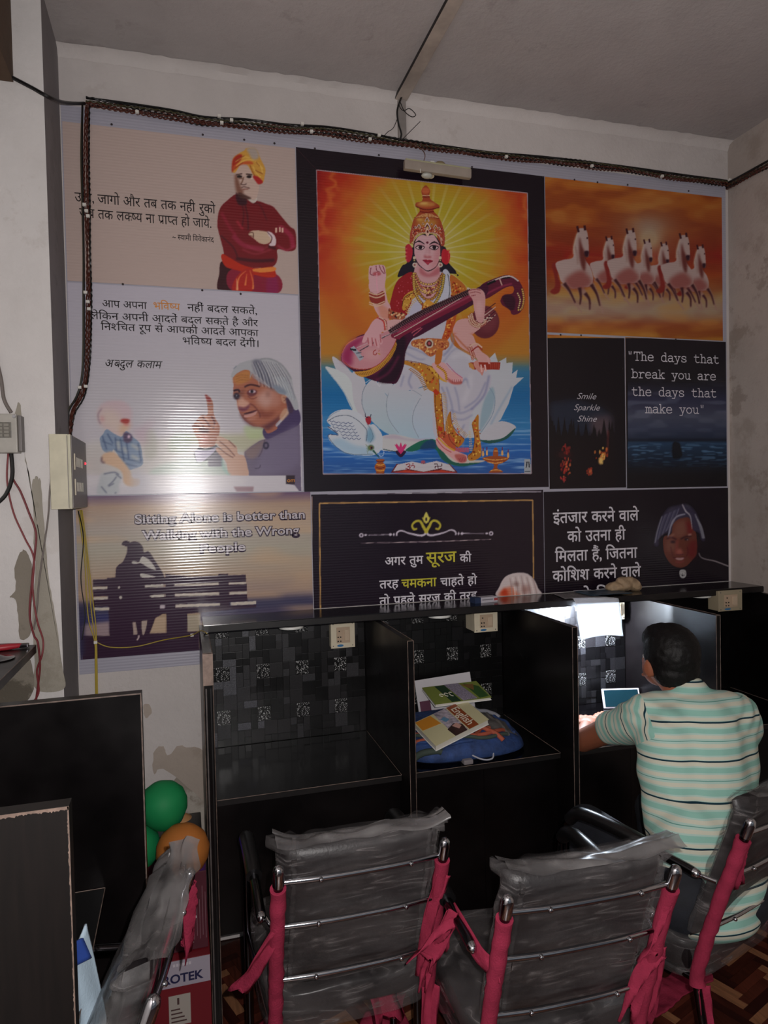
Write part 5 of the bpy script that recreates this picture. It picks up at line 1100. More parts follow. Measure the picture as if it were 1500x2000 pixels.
def typed(txt):
    V, F = [], []
    for i, ch in enumerate(txt):
        for st in TW.get(ch, []):
            q = np.array(st, float)+(i*.6, 0)
            for a, b in zip(q[:-1], q[1:]):
                d = (b-a)/(np.hypot(*(b-a))+1e-9); n = np.array([-d[1], d[0]])*.032; e = d*.03; k = len(V)
                V += [(*q_, len(F)*2.5e-6) for q_ in (a-e+n, b+e+n, b+e-n, a-e-n)]; F.append((k, k+1, k+2, k+3))
    return np.array(V), F
for t_, a_, b_ in (('"The days that', (1228,704), (1404,709)), ('break you are', (1233,738), (1398,742)), ('the days that', (1234,772), (1399,776)), ('make you"', (1260,806), (1374,808))):
    letter(t_, a_, b_, I_WHT, p7, 26, VF=typed(t_))
# 8 sun quote
art_quote(CV)
p8 = poster('poster', 'aubergine print with thin gold frame, scroll ornament and white and yellow Hindi words', .4855, 1.4985, z_led, 1.701, .003)
letter('अगर तुम', (752,1103), (827,1102), I_WHT, p8, 15, .016); letter('सूरज', (832,1099), (892,1098), I_YEL, p8, 20, .014); letter('की', (898,1098), (921,1097), I_WHT, p8, 15, .016)
letter('तरह', (741,1149), (779,1148), I_WHT, p8, 15, .016); letter('चमकना', (784,1147), (853,1146), I_YEL, p8, 16, .016); letter('चाहते हो', (860,1144), (932,1141), I_WHT, p8, 15, .016)
letter('तो पहले सूरज की तरह', (741,1180), (932,1172), I_WHT, p8, 15, .016, zcut=z_led+.001)
# 9 waiting quote
ys, xs = region(CV, 1045, 955, 1435, 1190); CV.a[ys, xs] = hx('110b13'); art_small(CV)
p9 = poster('poster', 'black print with four white Hindi lines beside a smiling grey-haired face', 1.5015, 2.4695, z_led, 1.692, .0028)
for t_, a_, b_ in (('इंतजार करने वाले', (1080,1020), (1248,1018)), ('को उतना ही', (1108,1057), (1222,1055)), ('िमलता हैं, िजतना', (1084,1096), (1245,1090)), ('कोिशश करने वाले', (1079,1135), (1252,1126))):
    letter(t_, a_, b_, I_WHT, p9, 20, .014)
letter('को िमलता', (1120,1172), (1240,1168), I_WHT, p9, 20, .014, zcut=z_led+.001)
# pins along the upper edges of the prints
pin = MB().sphere((0, 0, 0), .0042, 8, (1, .6, 1)).mesh('pin'); pin.materials.append(mat('pin_head', '3c3436', .4, .6))
for x, y in ((218,243),(396,263),(477,273),(536,280),(615,290),(740,303),(922,326),(1060,346),(1122,351),(1167,356),(1226,361),(1345,373),(240,555),(395,567),(470,574),(1095,654),(1135,655),(1320,663),(1216,720)):
    o = bpy.data.objects.new('pin', pin); COL.objects.link(o); p = py_(x, y, YP-.0008); q_ = min((p1, p2, p4, p5, p6, p7), key=lambda h: abs(p.x-h.location.x)+abs(p.z-h.location.z-h.dimensions.z)); o.parent = q_; o.location = p-q_.location
# ---------------------------------------------------------------- study booths of black laminate along the back wall
ZL, ZLU, ZD = 1.250, 1.222, .75
YF, YD = 2.135, 2.222
def edge_lines(mb, pts, r=.0011):
    for a, b in pts: mb.tube([a, b], r, 4)
    return mb
led = thing('ledge', 'long glossy black shelf running over all the study booths below the wall prints', 'shelf', (1.27, 2.6, ZLU))
local(led, MB().bbox(.058, XR-.001, 2.512, WALL-.004, ZLU, ZL, .0015)).build('shelf_board', mat('ledge_gloss', '0d0a0d', .17, spec=.6, bump=.05, bs=40), led)
local(led, MB().box(.058, XR-.001, 2.5105, 2.5125, ZLU+.004, ZL-.003)).build('front_band', mat('ledge_band', '151111', .4, var=.5, vs=14), led)
# mosaic sheet pieces
tm = []
for i, (c, r) in enumerate((('080708', .3), ('1c1a1c', .38), ('2a292c', .42), ('100e10', .35), ('505056', .45))):
    m = bpy.data.materials.new('mosaic_%s' % ['black', 'charcoal', 'grey', 'dark', 'silver'][i]); t = NT(m); v = t.co(); n = t.noise(v, 420, 3, .7)
    t.ln(t.mix(t.ramp(n, [(.42, 0.), (.6, 1.)]), tuple(k*.5 for k in lin(c)), tuple(k*1.5 for k in lin(c))), t.b.inputs['Base Color']); t.b.inputs['Roughness'].default_value = r; t.bump(n, .3, .001); tm.append(m)
m = bpy.data.materials.new('mosaic_beaded'); t = NT(m); v = t.co(scale=(1, 1, .55))
vo = t.new('ShaderNodeTexVoronoi'); vo.inputs['Scale'].default_value = 330; t.ln(v, vo.inputs['Vector']); n = t.noise(v, 150, 1)
sp = t.ramp(vo.outputs['Distance'], [(.28, 1.), (.42, 0.)]); sel = t.ramp(n, [(.42, 0.), (.46, 1.)])
mm = t.new('ShaderNodeMath', operation='MULTIPLY'); t.ln(sp, mm.inputs[0]); t.ln(sel, mm.inputs[1])
t.ln(t.mix(mm.outputs[0], '0a090a', 'd8d8d8'), t.b.inputs['Base Color']); t.b.inputs['Roughness'].default_value = .3; t.bump(mm.outputs[0], .5, .001); tm.append(m)
U, V_ = .0245, .0275
tcache = {}
def tile_mesh(w, h, k, d):
    key = (w, h, k, d)
    if key not in tcache:
        me = MB().bbox(-w*U/2+.0006, w*U/2-.0006, -d, 0, -h*V_/2+.0006, h*V_/2-.0006, .0006).mesh('mosaic_tile'); me.materials.append(tm[k]); tcache[key] = me
    return tcache[key]
def mosaic(parent, x0, x1, z0, z1, yw, seed, dark=False):
    r = random.Random(seed); nx = int((x1-x0)/U); nz = int((z1-z0)/V_); occ = set()
    U2, V2 = (x1-x0)/nx, (z1-z0)/nz
    def place(i, j, w, h, k):
        for a in range(w):
            for b in range(h): occ.add((i+a, j+b))
        o = bpy.data.objects.new('mosaic_tile', tile_mesh(w, h, k, r.choice([.0018, .003, .0042]))); COL.objects.link(o); o.parent = parent
        o.scale = (U2/U, 1, V2/V_)
        o.location = Vector((x0+(i+w/2)*U2, yw, z1-(j+h/2)*V2))-parent.location
    for j in range(0, nz, 6):
        for i in range(1, nx-1, 6):
            if i+2 <= nx and j+2 <= nz: place(i, j, 2, 2, 5)
    for j in range(nz):
        for i in range(nx):
            if (i, j) in occ: continue
            opts = [(1, 1), (1, 1), (2, 1), (1, 2), (2, 2), (2, 2), (1, 2)]; r.shuffle(opts)
            for w, h in opts:
                if i+w <= nx and j+h <= nz and not any((i+a, j+b) in occ for a in range(w) for b in range(h)): break
            else: w, h = 1, 1
            place(i, j, w, h, r.choice([0, 0, 0, 0, 3] if dark else [0, 0, 3, 1, 1, 2, 2, 4] if i < 8 else [0, 0, 0, 3, 3, 1, 1, 2]))
PXS = [(.046, .076), (.686, .708), (1.288, 1.310), (1.892, 1.912), (XR-.024, XR-.002)]
names = ['empty black study booth with a bare glossy desk and mosaic back, leftmost', 'dark study booth holding the backpack and school books, second from the left', 'lit study booth where the man in the striped shirt sits', 'dark unlit study booth in the right corner against the side wall']
booths = []
xs_in = [(.076, .686), (.708, 1.288), (1.310, 1.892), (1.912, XR-.024)]
for b, (x0, x1) in enumerate(xs_in):
    bt = thing('study_booth', names[b], 'study booth', ((x0+x1)/2, 2.45, 0), 0); booths.append(bt)
    local(bt, MB().box(x0, x1, WALL-.012, WALL-.006, ZD-.02, ZLU-.001)).build('back_panel', M_LAM, bt)
    if b < 3: mosaic(bt, x0+.002, x1-.002, ZD+.001, ZLU-.002, WALL-.012, 11+b, b == 1)
    d = thing('tmp', None, None) if False else None
    local(bt, MB().bbox(x0+.001, x1-.001, YD, WALL-.012, ZD-.02, ZD, .001)).build('desk_top', mat('desk_gloss', '060506', .13, spec=.6, bump=.06, bs=30), bt)
    e = MB(); edge_lines(e, [((x0+.002, YD-.0008, ZD-.001), (x1-.002, YD-.0008, ZD-.001)), ((x1-.002, YD, ZD+.0008), (x1-.002, WALL-.02, ZD+.0008))]); local(bt, e).build('worn_edge', M_EDGE, bt)
    e = MB().box(x0+.002, x1-.002, YD-.001, YD, ZD-.0195, ZD-.003); local(bt, e).build('edge_band', M_EDGE3, bt)
    if b == 0: local(bt, MB().box(x0, x0+.30, YD+.03, YD+.046, .30, ZD-.02).box(x0+.30, x1, YD+.03, YD+.046, .30, ZD-.02)).build('modesty_panel', M_LAM, bt)
    else:
        mid = (x0+x1)/2
        local(bt, MB().box(x0, mid-.0006, YD+.03, YD+.046, .12, ZD-.02)).build('modesty_panel', M_LAM, bt)
        local(bt, MB().box(mid+.0006, x1, YD+.03, YD+.046, .12, ZD-.02)).build('modesty_panel', M_LAM, bt)
plab = ['black end panel of the booths beside the bare wall, its top corner bracketed', 'black partition panel left of the backpack booth', 'black partition panel between the backpack booth and the lit booth', 'black partition panel right of the seated man, lit blue on one face', 'black end panel standing against the right side wall']
for k, (x0, x1) in enumerate(PXS):
    pt = thing('booth_partition', plab[k], 'partition', ((x0+x1)/2, 2.4, 0))
    zt = ZLU-.002; yf = YF if k else 2.20
    local(pt, MB().bbox(x0+.0005, x1-.0005, yf, WALL-.006, 0, zt, .0012)).build('panel', M_LAM, pt)
    e = MB(); edge_lines(e, [((x0+.001, yf-.0003, 0.01), (x0+.001, yf-.0003, zt)), ((x1-.001, yf-.0003, .01), (x1-.001, yf-.0003, zt)), ((x0, yf, zt), (x1, yf, zt)), ((x1-.001, yf, zt+.0003), (x1-.001, 2.51, zt+.0003))])
    local(pt, e).build('worn_edge', M_EDGE, pt)
    if k == 0:
        local(pt, MB().bbox(x0-.0005, x1+.0005, yf-.0025, yf-.0006, zt-.10, zt-.002, .0006)).build('front_plate', mat('bracket_beige', '8d7a70', .7, var=.3, vs=40), pt)
        local(pt, MB().box(x0+.006, x0+.010, yf-.0018, yf-.0004, .02, zt-.11)).build('edge_band', mat('grey_band', '57504e', .5, var=.4), pt)
        local(pt, MB().box(x0+.02, x0+.0235, yf-.0018, yf-.0004, .02, zt-.11)).build('edge_band', M_EDGE3, pt)
# round lights under the shelf
M_OFF = mat('lamp_diffuser_off', 'dcdcd6', .5)
M_ON = mat('lamp_diffuser_on', 'ffffff', .5, emit='e4f2ff', es=26)
for k, (x, y) in enumerate(((.371, 2.545), (.952, 2.55), (1.60, 2.60), (2.19, 2.565))):
    lt = thing('round_light', ['round white ceiling light under the shelf of the bare booth', 'round white light under the shelf above the books, switched off', 'glowing round light under the shelf behind the hanging paper', 'round white light under the shelf near the right wall'][k], 'light', (x, y, ZLU))
    MB().lathe([(.044, 0), (.046, -.004), (.044, -.009), (.038, -.0095)], 28).build('rim', M_WHITE, lt, True)
    MB().lathe([(.0375, -.0096), (.030, -.0118), (.015, -.0128), (.002, -.013)], 28).build('diffuser', M_ON if k == 2 else M_OFF, lt, True)
    if k == 2: lamp('booth_light', 'POINT', (x, y, ZLU-.045), 42, (.76, .87, 1), .02)
# switch boxes hanging under the shelf
def switchbox(name, p, w, h, d, label, dark=False):
    t_ = thing(name, label, 'switch box', p)
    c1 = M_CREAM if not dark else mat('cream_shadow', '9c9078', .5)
    MB().bbox(-w/2, w/2, 0, d, -h, 0, .003).build('box', c1, t_)
    MB().bbox(-w/2-.002, w/2+.002, -.006, .0, -h-.002, .002, .002).build('cover', c1, t_)
    MB().bbox(-w*.28, w*.30, -.0085, -.0055, -h*.82, -h*.2, .001).build('switch_plate', M_BEIGE, t_)
    MB().bbox(w*.06, w*.26, -.0125, -.008, -h*.72, -h*.3, .0015).build('rocker_switch', mat('switch_beige', 'c0aa92', .4), t_)
    for hx_, hz in ((-.17, -.35), (-.22, -.58), (-.11, -.58), (-.22, -.74), (-.11, -.74)):
        MB().lathe([(.0028, 0), (.0028, .0016)], 10, Matrix.Translation((w*hx_, -.0096, h*hz)) @ Matrix.Rotation(PI/2, 4, 'X')).build('socket_hole', M_BLKPL, t_)
    for sx in (-1, 1):
        for sz in (-.07, -.93): MB().lathe([(.0025, 0), (.0018, .0016)], 8, Matrix.Translation((sx*w*.42, -.006, h*sz)) @ Matrix.Rotation(PI/2, 4, 'X')).build('screw', M_DGREY, t_)
    MB().prism([(-w*.12+w*.12*1.3*math.cos(a)*.9, -.0062, -h*.92+h*.05*math.sin(a)) for a in np.linspace(0, 2*PI, 12)[:-1]], (0, -.0006, 0)).build('blue_mark', mat('blue_mark', '2a6a9c', .5), t_)
    return t_
def fitbox(name, xa, ya, xb, yb, Y, d, label, dark=False):
    a = py_(xa, ya, Y); b = py_(xb, yb, Y)
    return switchbox(name, ((a.x+b.x)/2, Y, max(a.z, b.z)), abs(b.x-a.x), abs(a.z-b.z), d, label, dark)
fitbox('switch_box', 646, 1216, 692, 1262, 2.655, .038, 'cream switch box on the mosaic at the upper right of the bare booth')
fitbox('switch_box', 926, 1193, 970, 1231, 2.60, .09, 'cream switch box above the books in the dark second booth')
fitbox('switch_box', 1186, 1172, 1218, 1208, 2.65, .04, 'cream switch box in the lit booth, half behind the hanging paper')
fitbox('switch_box', 1402, 1155, 1447, 1190, 2.50, .06, 'dim cream switch box in the far right corner under the shelf', True)
# ---------------------------------------------------------------- left row of booths: black panels in the foreground
def leftpanel(label, x1, y, zt, th, m, edge):
    t_ = thing('booth_partition', label, 'partition', (x1-.25, y, 0))
    local(t_, MB().bbox(XL+.01, x1, y, y+th, 0, zt, .001)).build('panel', m, t_)
    e = MB().box(XL+.01, x1-.001, y-.0008, y+.0002, zt-.0035, zt-.0005).box(x1-.0035, x1-.0005, y-.0008, y+.0002, .01, zt-.003)
    local(t_, e).build('worn_edge', edge, t_); return t_
leftpanel('large black panel at the left in front of the bare wall and balloons', -.110, 1.81, 1.2205, .03, M_LAM, M_EDGE)
lp = leftpanel('scuffed brown-black panel nearest the camera with chipped pale edges, bottom left', -.186, 1.19, 1.216, .03, M_LAMB, M_EDGE3)
rs = random.Random(9)
def chipline(horizontal, n, x1, zt, y):
    q = MB()
    if horizontal:
        xs_ = np.linspace(XL+.01, x1, n); q.add([(x, y-.0012, zt-.0005) for x in xs_]+[(x, y-.0012, zt-.003-rs.uniform(0, .005)*rs.uniform(0, 1)-.003*(mnoise.noise(Vector((x*30, 0, 0)))+.5)) for x in xs_], [(i, i+1, n+i+1, n+i) for i in range(n-1)])
    else:
        zs = np.linspace(.02, zt, n); q.add([(x1-.0005, y-.0012, z) for z in zs]+[(x1-.0022-.004*rs.random()*max(0, mnoise.noise(Vector((z*25, 3, 0)))+.25), y-.0012, z) for z in zs], [(i, i+1, n+i+1, n+i) for i in range(n-1)])
    return q
local(lp, chipline(True, 240, -.186, 1.216, 1.19)).build('chipped_edge', M_EDGE2, lp)
local(lp, chipline(False, 420, -.186, 1.216, 1.19)).build('chipped_edge', M_EDGE2, lp)
dl = thing('side_desk', 'black desk top of the left row, its corner showing between the two black panels', 'desk', (-.45, 1.5, .73))
local(dl, MB().bbox(XL+.01, -.208, 1.222, 1.808, .73, .75, .001)).build('desk_top', MATS['desk_gloss'], dl)
local(dl, MB().tube([(-.208, 1.225, .7505), (-.208, 1.806, .7505)], .001, 4).tube([(-.208, 1.8075, .7505), (-.40, 1.8075, .7505)], .001, 4)).build('worn_edge', M_EDGE, dl)
sl = thing('side_shelf', 'short black shelf end jutting in at the left edge above the red wires', 'shelf', (-.58, 2.2, 1.225))
local(sl, MB().prism([(XL+.01, 1.6, 1.225), (-.455, 1.6, 1.225), (-.452, PY-.006, 1.225), (XL+.01, PY-.006, 1.225)], (0, 0, .025))).build('shelf_board', M_LAM, sl)
local(sl, MB().tube([(-.4555, 1.6, 1.2495), (-.4525, PY-.006, 1.2495)], .0012, 4)).build('worn_edge', M_EDGE, sl)
# ---------------------------------------------------------------- visitor chairs still in their plastic wrap
POSTX = .193
def post_pt(z, side):
    y = -.185-.145*max(0, (z-.42)/.46)**1.15 if z > .42 else -.185-.06*(.42-z)/.42
    return Vector((side*POSTX, y, z))
def backy(z): return post_pt(z, 1).y
def film_shell(name, f, nu, nv, m, parent, thick=.0):
    o = MB().grid(f, nu, nv).build(name, m, parent, 80); return o
def make_chair(label, loc, rz, seed, arms=(1, 1), tails=(), bulge=0., fm=None):
    r = random.Random(seed); t_ = thing('visitor_chair', label, 'chair', loc, rz)
    for s in (-1, 1):
        zs = [0, .15, .3, .42, .5, .6, .7, .8, .865]
        MB().tube([post_pt(z, s) for z in zs], .0115, 12, sm=3).build('rear_post', M_DCHROME, t_, True)
        MB().tube([post_pt(.845, s), post_pt(.880, s), post_pt(.890, s), post_pt(.8955, s)], [.0135, .0135, .011, .004], 14).build('post_cap', M_CHROME, t_, True)
        # front leg rising into the armrest
        A = .222
        MB().tube([(s*A, .235, 0), (s*A, .235, .60), (s*A, .225, .68), (s*A, .18, .715), (s*A, .05, .722), (s*A, -.15, .716), (s*A, -.200, .712)], .0125, 12, sm=4).build('arm_frame', M_DCHROME, t_, True)
        MB().tube([(s*A, -.200, .712), (s*A, -.212, .7115), (s*A, -.217, .711)], [.0128, .010, .004], 12).build('arm_cap', M_CHROME, t_, True)
        MB().tube([(s*A, -.16, .706), (s*(POSTX+.004), -.245, .70)], .006, 8).build('arm_bracket', M_CHROME, t_, True)
        MB().tube([(s*A, .215, .690), (s*A, .17, .724), (s*A, .04, .731), (s*A, -.045, .726)], .0185, 12, sm=4, flat=1.15).build('arm_pad', M_BLKPL, t_, True)
        MB().lathe([(.016, 0), (.016, .012), (.013, .014)], 12, Matrix.Translation((s*A, .235, 0))).build('foot', M_BLKPL, t_, True)
        MB().tube([(s*A, .235, .41), (s*POSTX, -.185, .41)], .009, 8).build('side_rail', M_DCHROME, t_, True)
    MB().tube([(-.222, .235, .405), (.222, .235, .405)], .009, 8).build('front_rail', M_DCHROME, t_, True)
    for z in (.848, .722, .565):
        a, b = post_pt(z, -1), post_pt(z, 1); a.y += .004; b.y += .004
        mid = (a+b)/2+Vector((0, -.012, .0))
        MB().tube([a, a.lerp(mid, .5)+Vector((0, -.004, 0)), mid, mid.lerp(b, .5)+Vector((0, -.004, 0)), b], .0062, 10, sm=4).build('back_bar', M_CHROME, t_, True)
        for q in (-.1, .11): MB().lathe([(.0052, 0), (.0052, .006), (.003, .008)], 10, Matrix.Translation((q, (a.y)-.014, z)) @ Matrix.Rotation(PI/2, 4, 'X')).build('bolt', M_CHROME, t_, True)
    # backrest pad: curved slab with a rolled top
    def pad(u, v, off=0., side=0):
        z = .515+v*.405; x = (u-.5)*.374
        y = backy(min(z, .9))+.046-.012*(1-(2*u-1)**2)
        if z > .88: y += (z-.88)**2*6
        return x, y, z
    n = 14; q = MB(); V = []
    prof = []
    for k in range(15): prof.append((k/14, -1))
    for k in range(15): prof.append((1-k/14, 1))
    for i in range(n+1):
        u = i/n; e = math.sqrt(max(0, 1-abs(2*u-1)**24))
        for v, sd in prof:
            x, y, z = pad(u, v); th = .017*e*min(1, (v*9+.2))*min(1, ((1-v)*9+.35))+.001
            if v > .8: th *= 1.25
            V.append((x, y+sd*th, z))
    m_ = len(prof); F = [(i*m_+k, i*m_+(k+1) % m_, (i+1)*m_+(k+1) % m_, (i+1)*m_+k) for i in range(n) for k in range(m_)]+[tuple(range(m_))[::-1], tuple(range(n*m_, (n+1)*m_))]
    q.add(V, F); q.build('backrest', M_LEATHER, t_, 60)
    # film around the backrest
    def film(u, v):
        a = u*2*PI                          # around the pad
        w = .195+.012*mnoise.noise(Vector((v*5, seed, 1)))+(.02 if v > .93 else 0)
        x = w*math.copysign(abs(math.cos(a))**.35, math.cos(a)); s2 = math.copysign(abs(math.sin(a))**.6, math.sin(a))
        z = .53+v*.415
        zz = min(z, .93); y = backy(min(zz, .9))+.040
        th = .029 if v < .94 else .029*(1-v)/.06+.004
        w_ = mnoise.noise(Vector((x*9+seed, s2*2, z*9)))*.010+mnoise.noise(Vector((x*26+seed, s2*3, z*22)))*.005
        if v > .9: z += .02*mnoise.noise(Vector((x*11, seed*3., 7)))+.012*mnoise.noise(Vector((x*40, seed*3., 3)))
        if v < .08: z += .02*mnoise.noise(Vector((x*13, seed*2., 9)))
        if abs(x) > POSTX-.025 and s2 < 0: x *= .90
        if s2 < 0:
            y2 = y-.031+w_*.35
            return (x, y2, z)
        return (x, y+s2*(th+bulge*(1-v)**.7)+w_, z)
    MB().grid(film, 96, 60).build('plastic_wrap', fm or M_FILM, t_, 180)
    # torn flap of film standing up along the top edge
    def flap(u, v):
        x = (u-.5)*.398; zb = .930+.012*mnoise.noise(Vector((x*9, seed, 0)))
        y = backy(.9)+.052
        return (x, y-.075*v+(.008+.02*abs(2*u-1)**4)*mnoise.noise(Vector((x*14, v*3, seed))), zb+.014*math.sin(v*2.4)+.010*mnoise.noise(Vector((x*12, v*4, seed+5)))+.014*abs(2*u-1)**5)
    MB().grid(flap, 60, 10).build('wrap_flap', M_FILM2, t_, 180)
    # seat and its wrap
    MB().bbox(-.205, .205, -.17, .235, .425, .485, .024).build('seat', M_LEATHER, t_, 60)
    def sfilm(u, v):
        a = u*2*PI; x = .222*math.copysign(abs(math.cos(a))**.4, math.cos(a)); y = .03+.222*math.copysign(abs(math.sin(a))**.4, math.sin(a))
        if v < .35: z = .405+v*.28; k = 1
        else: k = 1-(v-.35)/.65; z = .503
        w_ = mnoise.noise(Vector((x*8*k+seed, y*8*k, z*9)))*.010
        return (x*k*(1+w_), .03+(y-.03)*k*(1+w_), z+(w_ if v > .3 else 0)+mnoise.noise(Vector((x*k*25, y*k*25, seed)))*.004)
    MB().grid(sfilm, 72, 24).build('seat_wrap', M_FILM, t_, 180)
    # pink cloth wound round the rear posts
    for s in (-1, 1):
        zs = np.linspace(.40 if s < 0 else .16, .835, 26)
        P = [post_pt(z, s)+Vector((r.uniform(-.0012, .0012), r.uniform(-.001, .001), 0)) for z in zs]
        R = [.0175+.0008*math.sin(i*2.3+seed)+r.uniform(-.0009, .0009) for i in range(26)]; R[-1] = .0185; R[0] = .021
        MB().tube(P, R, 14).build('cloth_wrap', M_PINK, t_, 60)
    for tl in tails:
        o = ribbon(*tl, seed=r.random()*9).build('cloth_tail', M_PINK, t_, 60); solid(o, .0015)
    return t_
def ribbon(pts, w0, w1, seed=0., fork=True):
    """cloth strip through pts (chair space); widths at start and end; ragged, sometimes forked end"""
    P = smooth_pts(np.array(pts, float), False, 8); n = len(P); q = MB(); rows = []
    for i, p in enumerate(P):
        t = i/(n-1); w = w0+(w1-w0)*t**1.4; d = P[min(i+1, n-1)]-P[max(i-1, 0)]; d /= np.linalg.norm(d)+1e-9
        side = np.cross(d, np.array([.25*math.sin(seed), 1, .1])); side /= np.linalg.norm(side)+1e-9
        row = []
        for k in range(7):
            u = k/6-.5; c = .012*math.sin(u*7+t*5+seed)*w/.05
            e = 0.
            if i == n-1 and fork: e = (.02 if k in (0, 1, 5, 6) else -.014)+.006*math.sin(k*5+seed)
            row.append(tuple(p+side*u*w+np.array([0, c, 0])+d*e))
        rows += row
    return q.add(rows, [(i*7+k, i*7+k+1, (i+1)*7+k+1, (i+1)*7+k) for i in range(n-1) for k in range(6)])
def pp(s, z, dx=0, dy=-.01): v = post_pt(z, s); return (v.x+dx, v.y+dy, z)
ch2 = make_chair('black chair in torn plastic wrap at the bare booth, pink rag on both posts', (.372, 1.835, 0), 0., 1,
    tails=[([pp(-1, .72), pp(-1, .66, -.035), pp(-1, .60, -.055, -.0), pp(-1, .55, -.080, .01)], .030, .052), ([pp(-1, .44), pp(-1, .40, -.02), pp(-1, .34, -.05, -.03)], .04, .07),
           ([pp(1, .80), pp(1, .70, -.012), pp(1, .60, -.016), pp(1, .52, -.02)], .034, .040), ([pp(1, .62), pp(1, .54, -.01), pp(1, .48, -.022, -.02)], .05, .02), ([pp(1, .46), pp(1, .34, -.004), pp(1, .2, 0, -.02)], .045, .04),
           ([(-.06, .10, .40), (.03, .02, .40), (.10, -.02, .36), (.13, -.05, .27)], .03, .085)])
ch3 = make_chair('black chair in clear plastic wrap before the backpack booth, pink rag knotted round its arm', (.806, 1.575, 0), math.radians(-2), 2,
    tails=[([pp(1, .80), pp(1, .71, -.01), pp(1, .66, -.022)], .03, .055), ([pp(1, .66), pp(1, .60, -.02), pp(1, .5, -.045)], .045, .04), ([pp(1, .68), pp(1, .60, .015), pp(1, .50, .02), pp(1, .44, .02, .01)], .030, .036),
           ([pp(-1, .70), pp(-1, .705, -.02, .04), (-.222, -.10, .725)], .05, .03), ([(-.235, -.11, .74), (-.25, -.10, .68), (-.255, -.07, .64)], .03, .045), ([(-.222, -.12, .72), (-.26, -.10, .68), (-.30, -.08, .62)], .03, .08),
           ([pp(1, .44, -.01), pp(1, .38, .0), pp(1, .30, .05)], .03, .10)])
c4r = math.radians(17); ch4 = make_chair('plastic-wrapped chair the man sits on, mostly cut off at the right edge', (1.30+.193*math.cos(c4r)-.33*math.sin(c4r), 1.36+.193*math.sin(c4r)+.33*math.cos(c4r), 0), c4r, 3,
    tails=[([pp(-1, .80), pp(-1, .76, .02), pp(-1, .70, .045)], .022, .030), ([pp(-1, .40), pp(-1, .3, .012), pp(-1, .1, .02)], .04, .035)])
c1r = math.radians(81); ch1 = make_chair('plastic-wrapped chair turned side-on at the lower left between the black panels', (-.365, 1.415, 0), c1r, 5, bulge=.05, fm=M_FILM2,
    tails=[([pp(1, .85), pp(1, .8, .02, -.03), pp(1, .70, .03, -.045)], .05, .05)])
for nm, o in (('rag_on_floor', MB()),):
    pass
def rag(label, loc, sz, seed):
    def f(u, v):
        x = (u-.5)*sz[0]*(1+.2*math.sin(v*5+seed)); y = (v-.5)*sz[1]*(1+.25*math.sin(u*6+seed))
        return (x, y, .012+.012*mnoise.noise(Vector((x*14+seed, y*14, 0)))+.006*mnoise.noise(Vector((x*40, y*40, seed))))
    o = MB().grid(f, 28, 20).build('pink_rag', M_PINK, None, 180); o.location = loc; o.rotation_euler = (0, 0, seed); solid(o, .003); return tag(o, label, 'rag')
rag('crumpled pink rag on the parquet behind the bare-booth chair', (.60, 2.16, .004), (.20, .13), 1.2)
rag('pink rag on the floor between the two middle chairs', (.90, 2.20, .004), (.30, .12), .5)
rag('pink rag lying under the chair beside the booth end panel', (.20, 2.10, .004), (.22, .16), 2.)
rag('pink rag on the floor under the man\'s chair', (1.50, 1.95, .004), (.34, .12), .2)
# ---------------------------------------------------------------- the man, seen from behind
def organic(name, parts, vox, m, parent, smooth_it=4, disp=None):
    """parts: tapered capsules (a, b, ra, rb) and ellipsoids (c, (rx,ry,rz), rot); fused to ONE skin by voxel remesh"""
    q = MB()
    for p in parts:
        if len(p) == 4 and not isinstance(p[1], tuple) or len(p) == 5: pass
        if p[0] == 'c':
            a, b, ra, rb = map(lambda z: Vector(z) if isinstance(z, tuple) else z, p[1:5]); fl_ = p[5] if len(p) > 5 else 1.
            d = (b-a); L = d.length; t = d/L
            P = []; R = []
            for k in range(7): w = math.sin(k/6*PI/2); P.append(a-t*ra*(1-w) if False else a-t*ra*math.cos(k/6*PI/2)); R.append(max(.0006, ra*w))
            for k in range(1, 6): P.append(a+d*k/6); R.append(ra+(rb-ra)*k/6)
            for k in range(7): w = math.cos(k/6*PI/2); P.append(b+t*rb*math.sin(k/6*PI/2)); R.append(max(.0006, rb*w))
            q.tube(P, R, 16, True)
        else:
            c, rr, rot = Vector(p[1]), p[2], (p[3] if len(p) > 3 else (0, 0, 0))
            from mathutils import Euler
            q.sphere((0, 0, 0), 1, 20, rr, Matrix.Translation(c) @ Euler(rot).to_matrix().to_4x4())
    o = q.build(name, m, None, True)
    md = o.modifiers.new('r', 'REMESH'); md.mode = 'VOXEL'; md.voxel_size = vox
    s = o.modifiers.new('s', 'SMOOTH'); s.factor = .6; s.iterations = smooth_it
    dg = bpy.context.evaluated_depsgraph_get(); me = bpy.data.meshes.new_from_object(o.evaluated_get(dg)); me.name = name
    old = o.data; o.modifiers.clear(); o.data = me; bpy.data.meshes.remove(old)
    if disp:
        cn = [(v.co.copy(), v.normal.copy()) for v in me.vertices]
        me.vertices.foreach_set('co', [k for c, n_ in cn for k in disp(c, n_)])
    me.polygons.foreach_set('use_smooth', [True]*len(me.polygons))
    if parent is not None:
        o.parent = parent
        inv = parent.matrix_world.inverted() if False else Matrix.Translation(-parent.location)
        me.transform(inv)
    return o
man = thing('person', 'man in an aqua and white striped shirt bent over the lit booth desk', 'person', (1.42, 1.65, 0))
M_SKIN = mat('brown_skin', '8a5038', .55, var=.06, vs=30, bump=.05, bs=200)
M_HAIR = mat('black_hair', '0a0808', .55, bump=.35, bs=260, var=.1, vs=60, spec=.25)
HC = Vector((1.506, 1.905, 1.148))
sL, sR = Vector((1.385, 1.865, .985)), Vector((1.715, 1.845, .965))
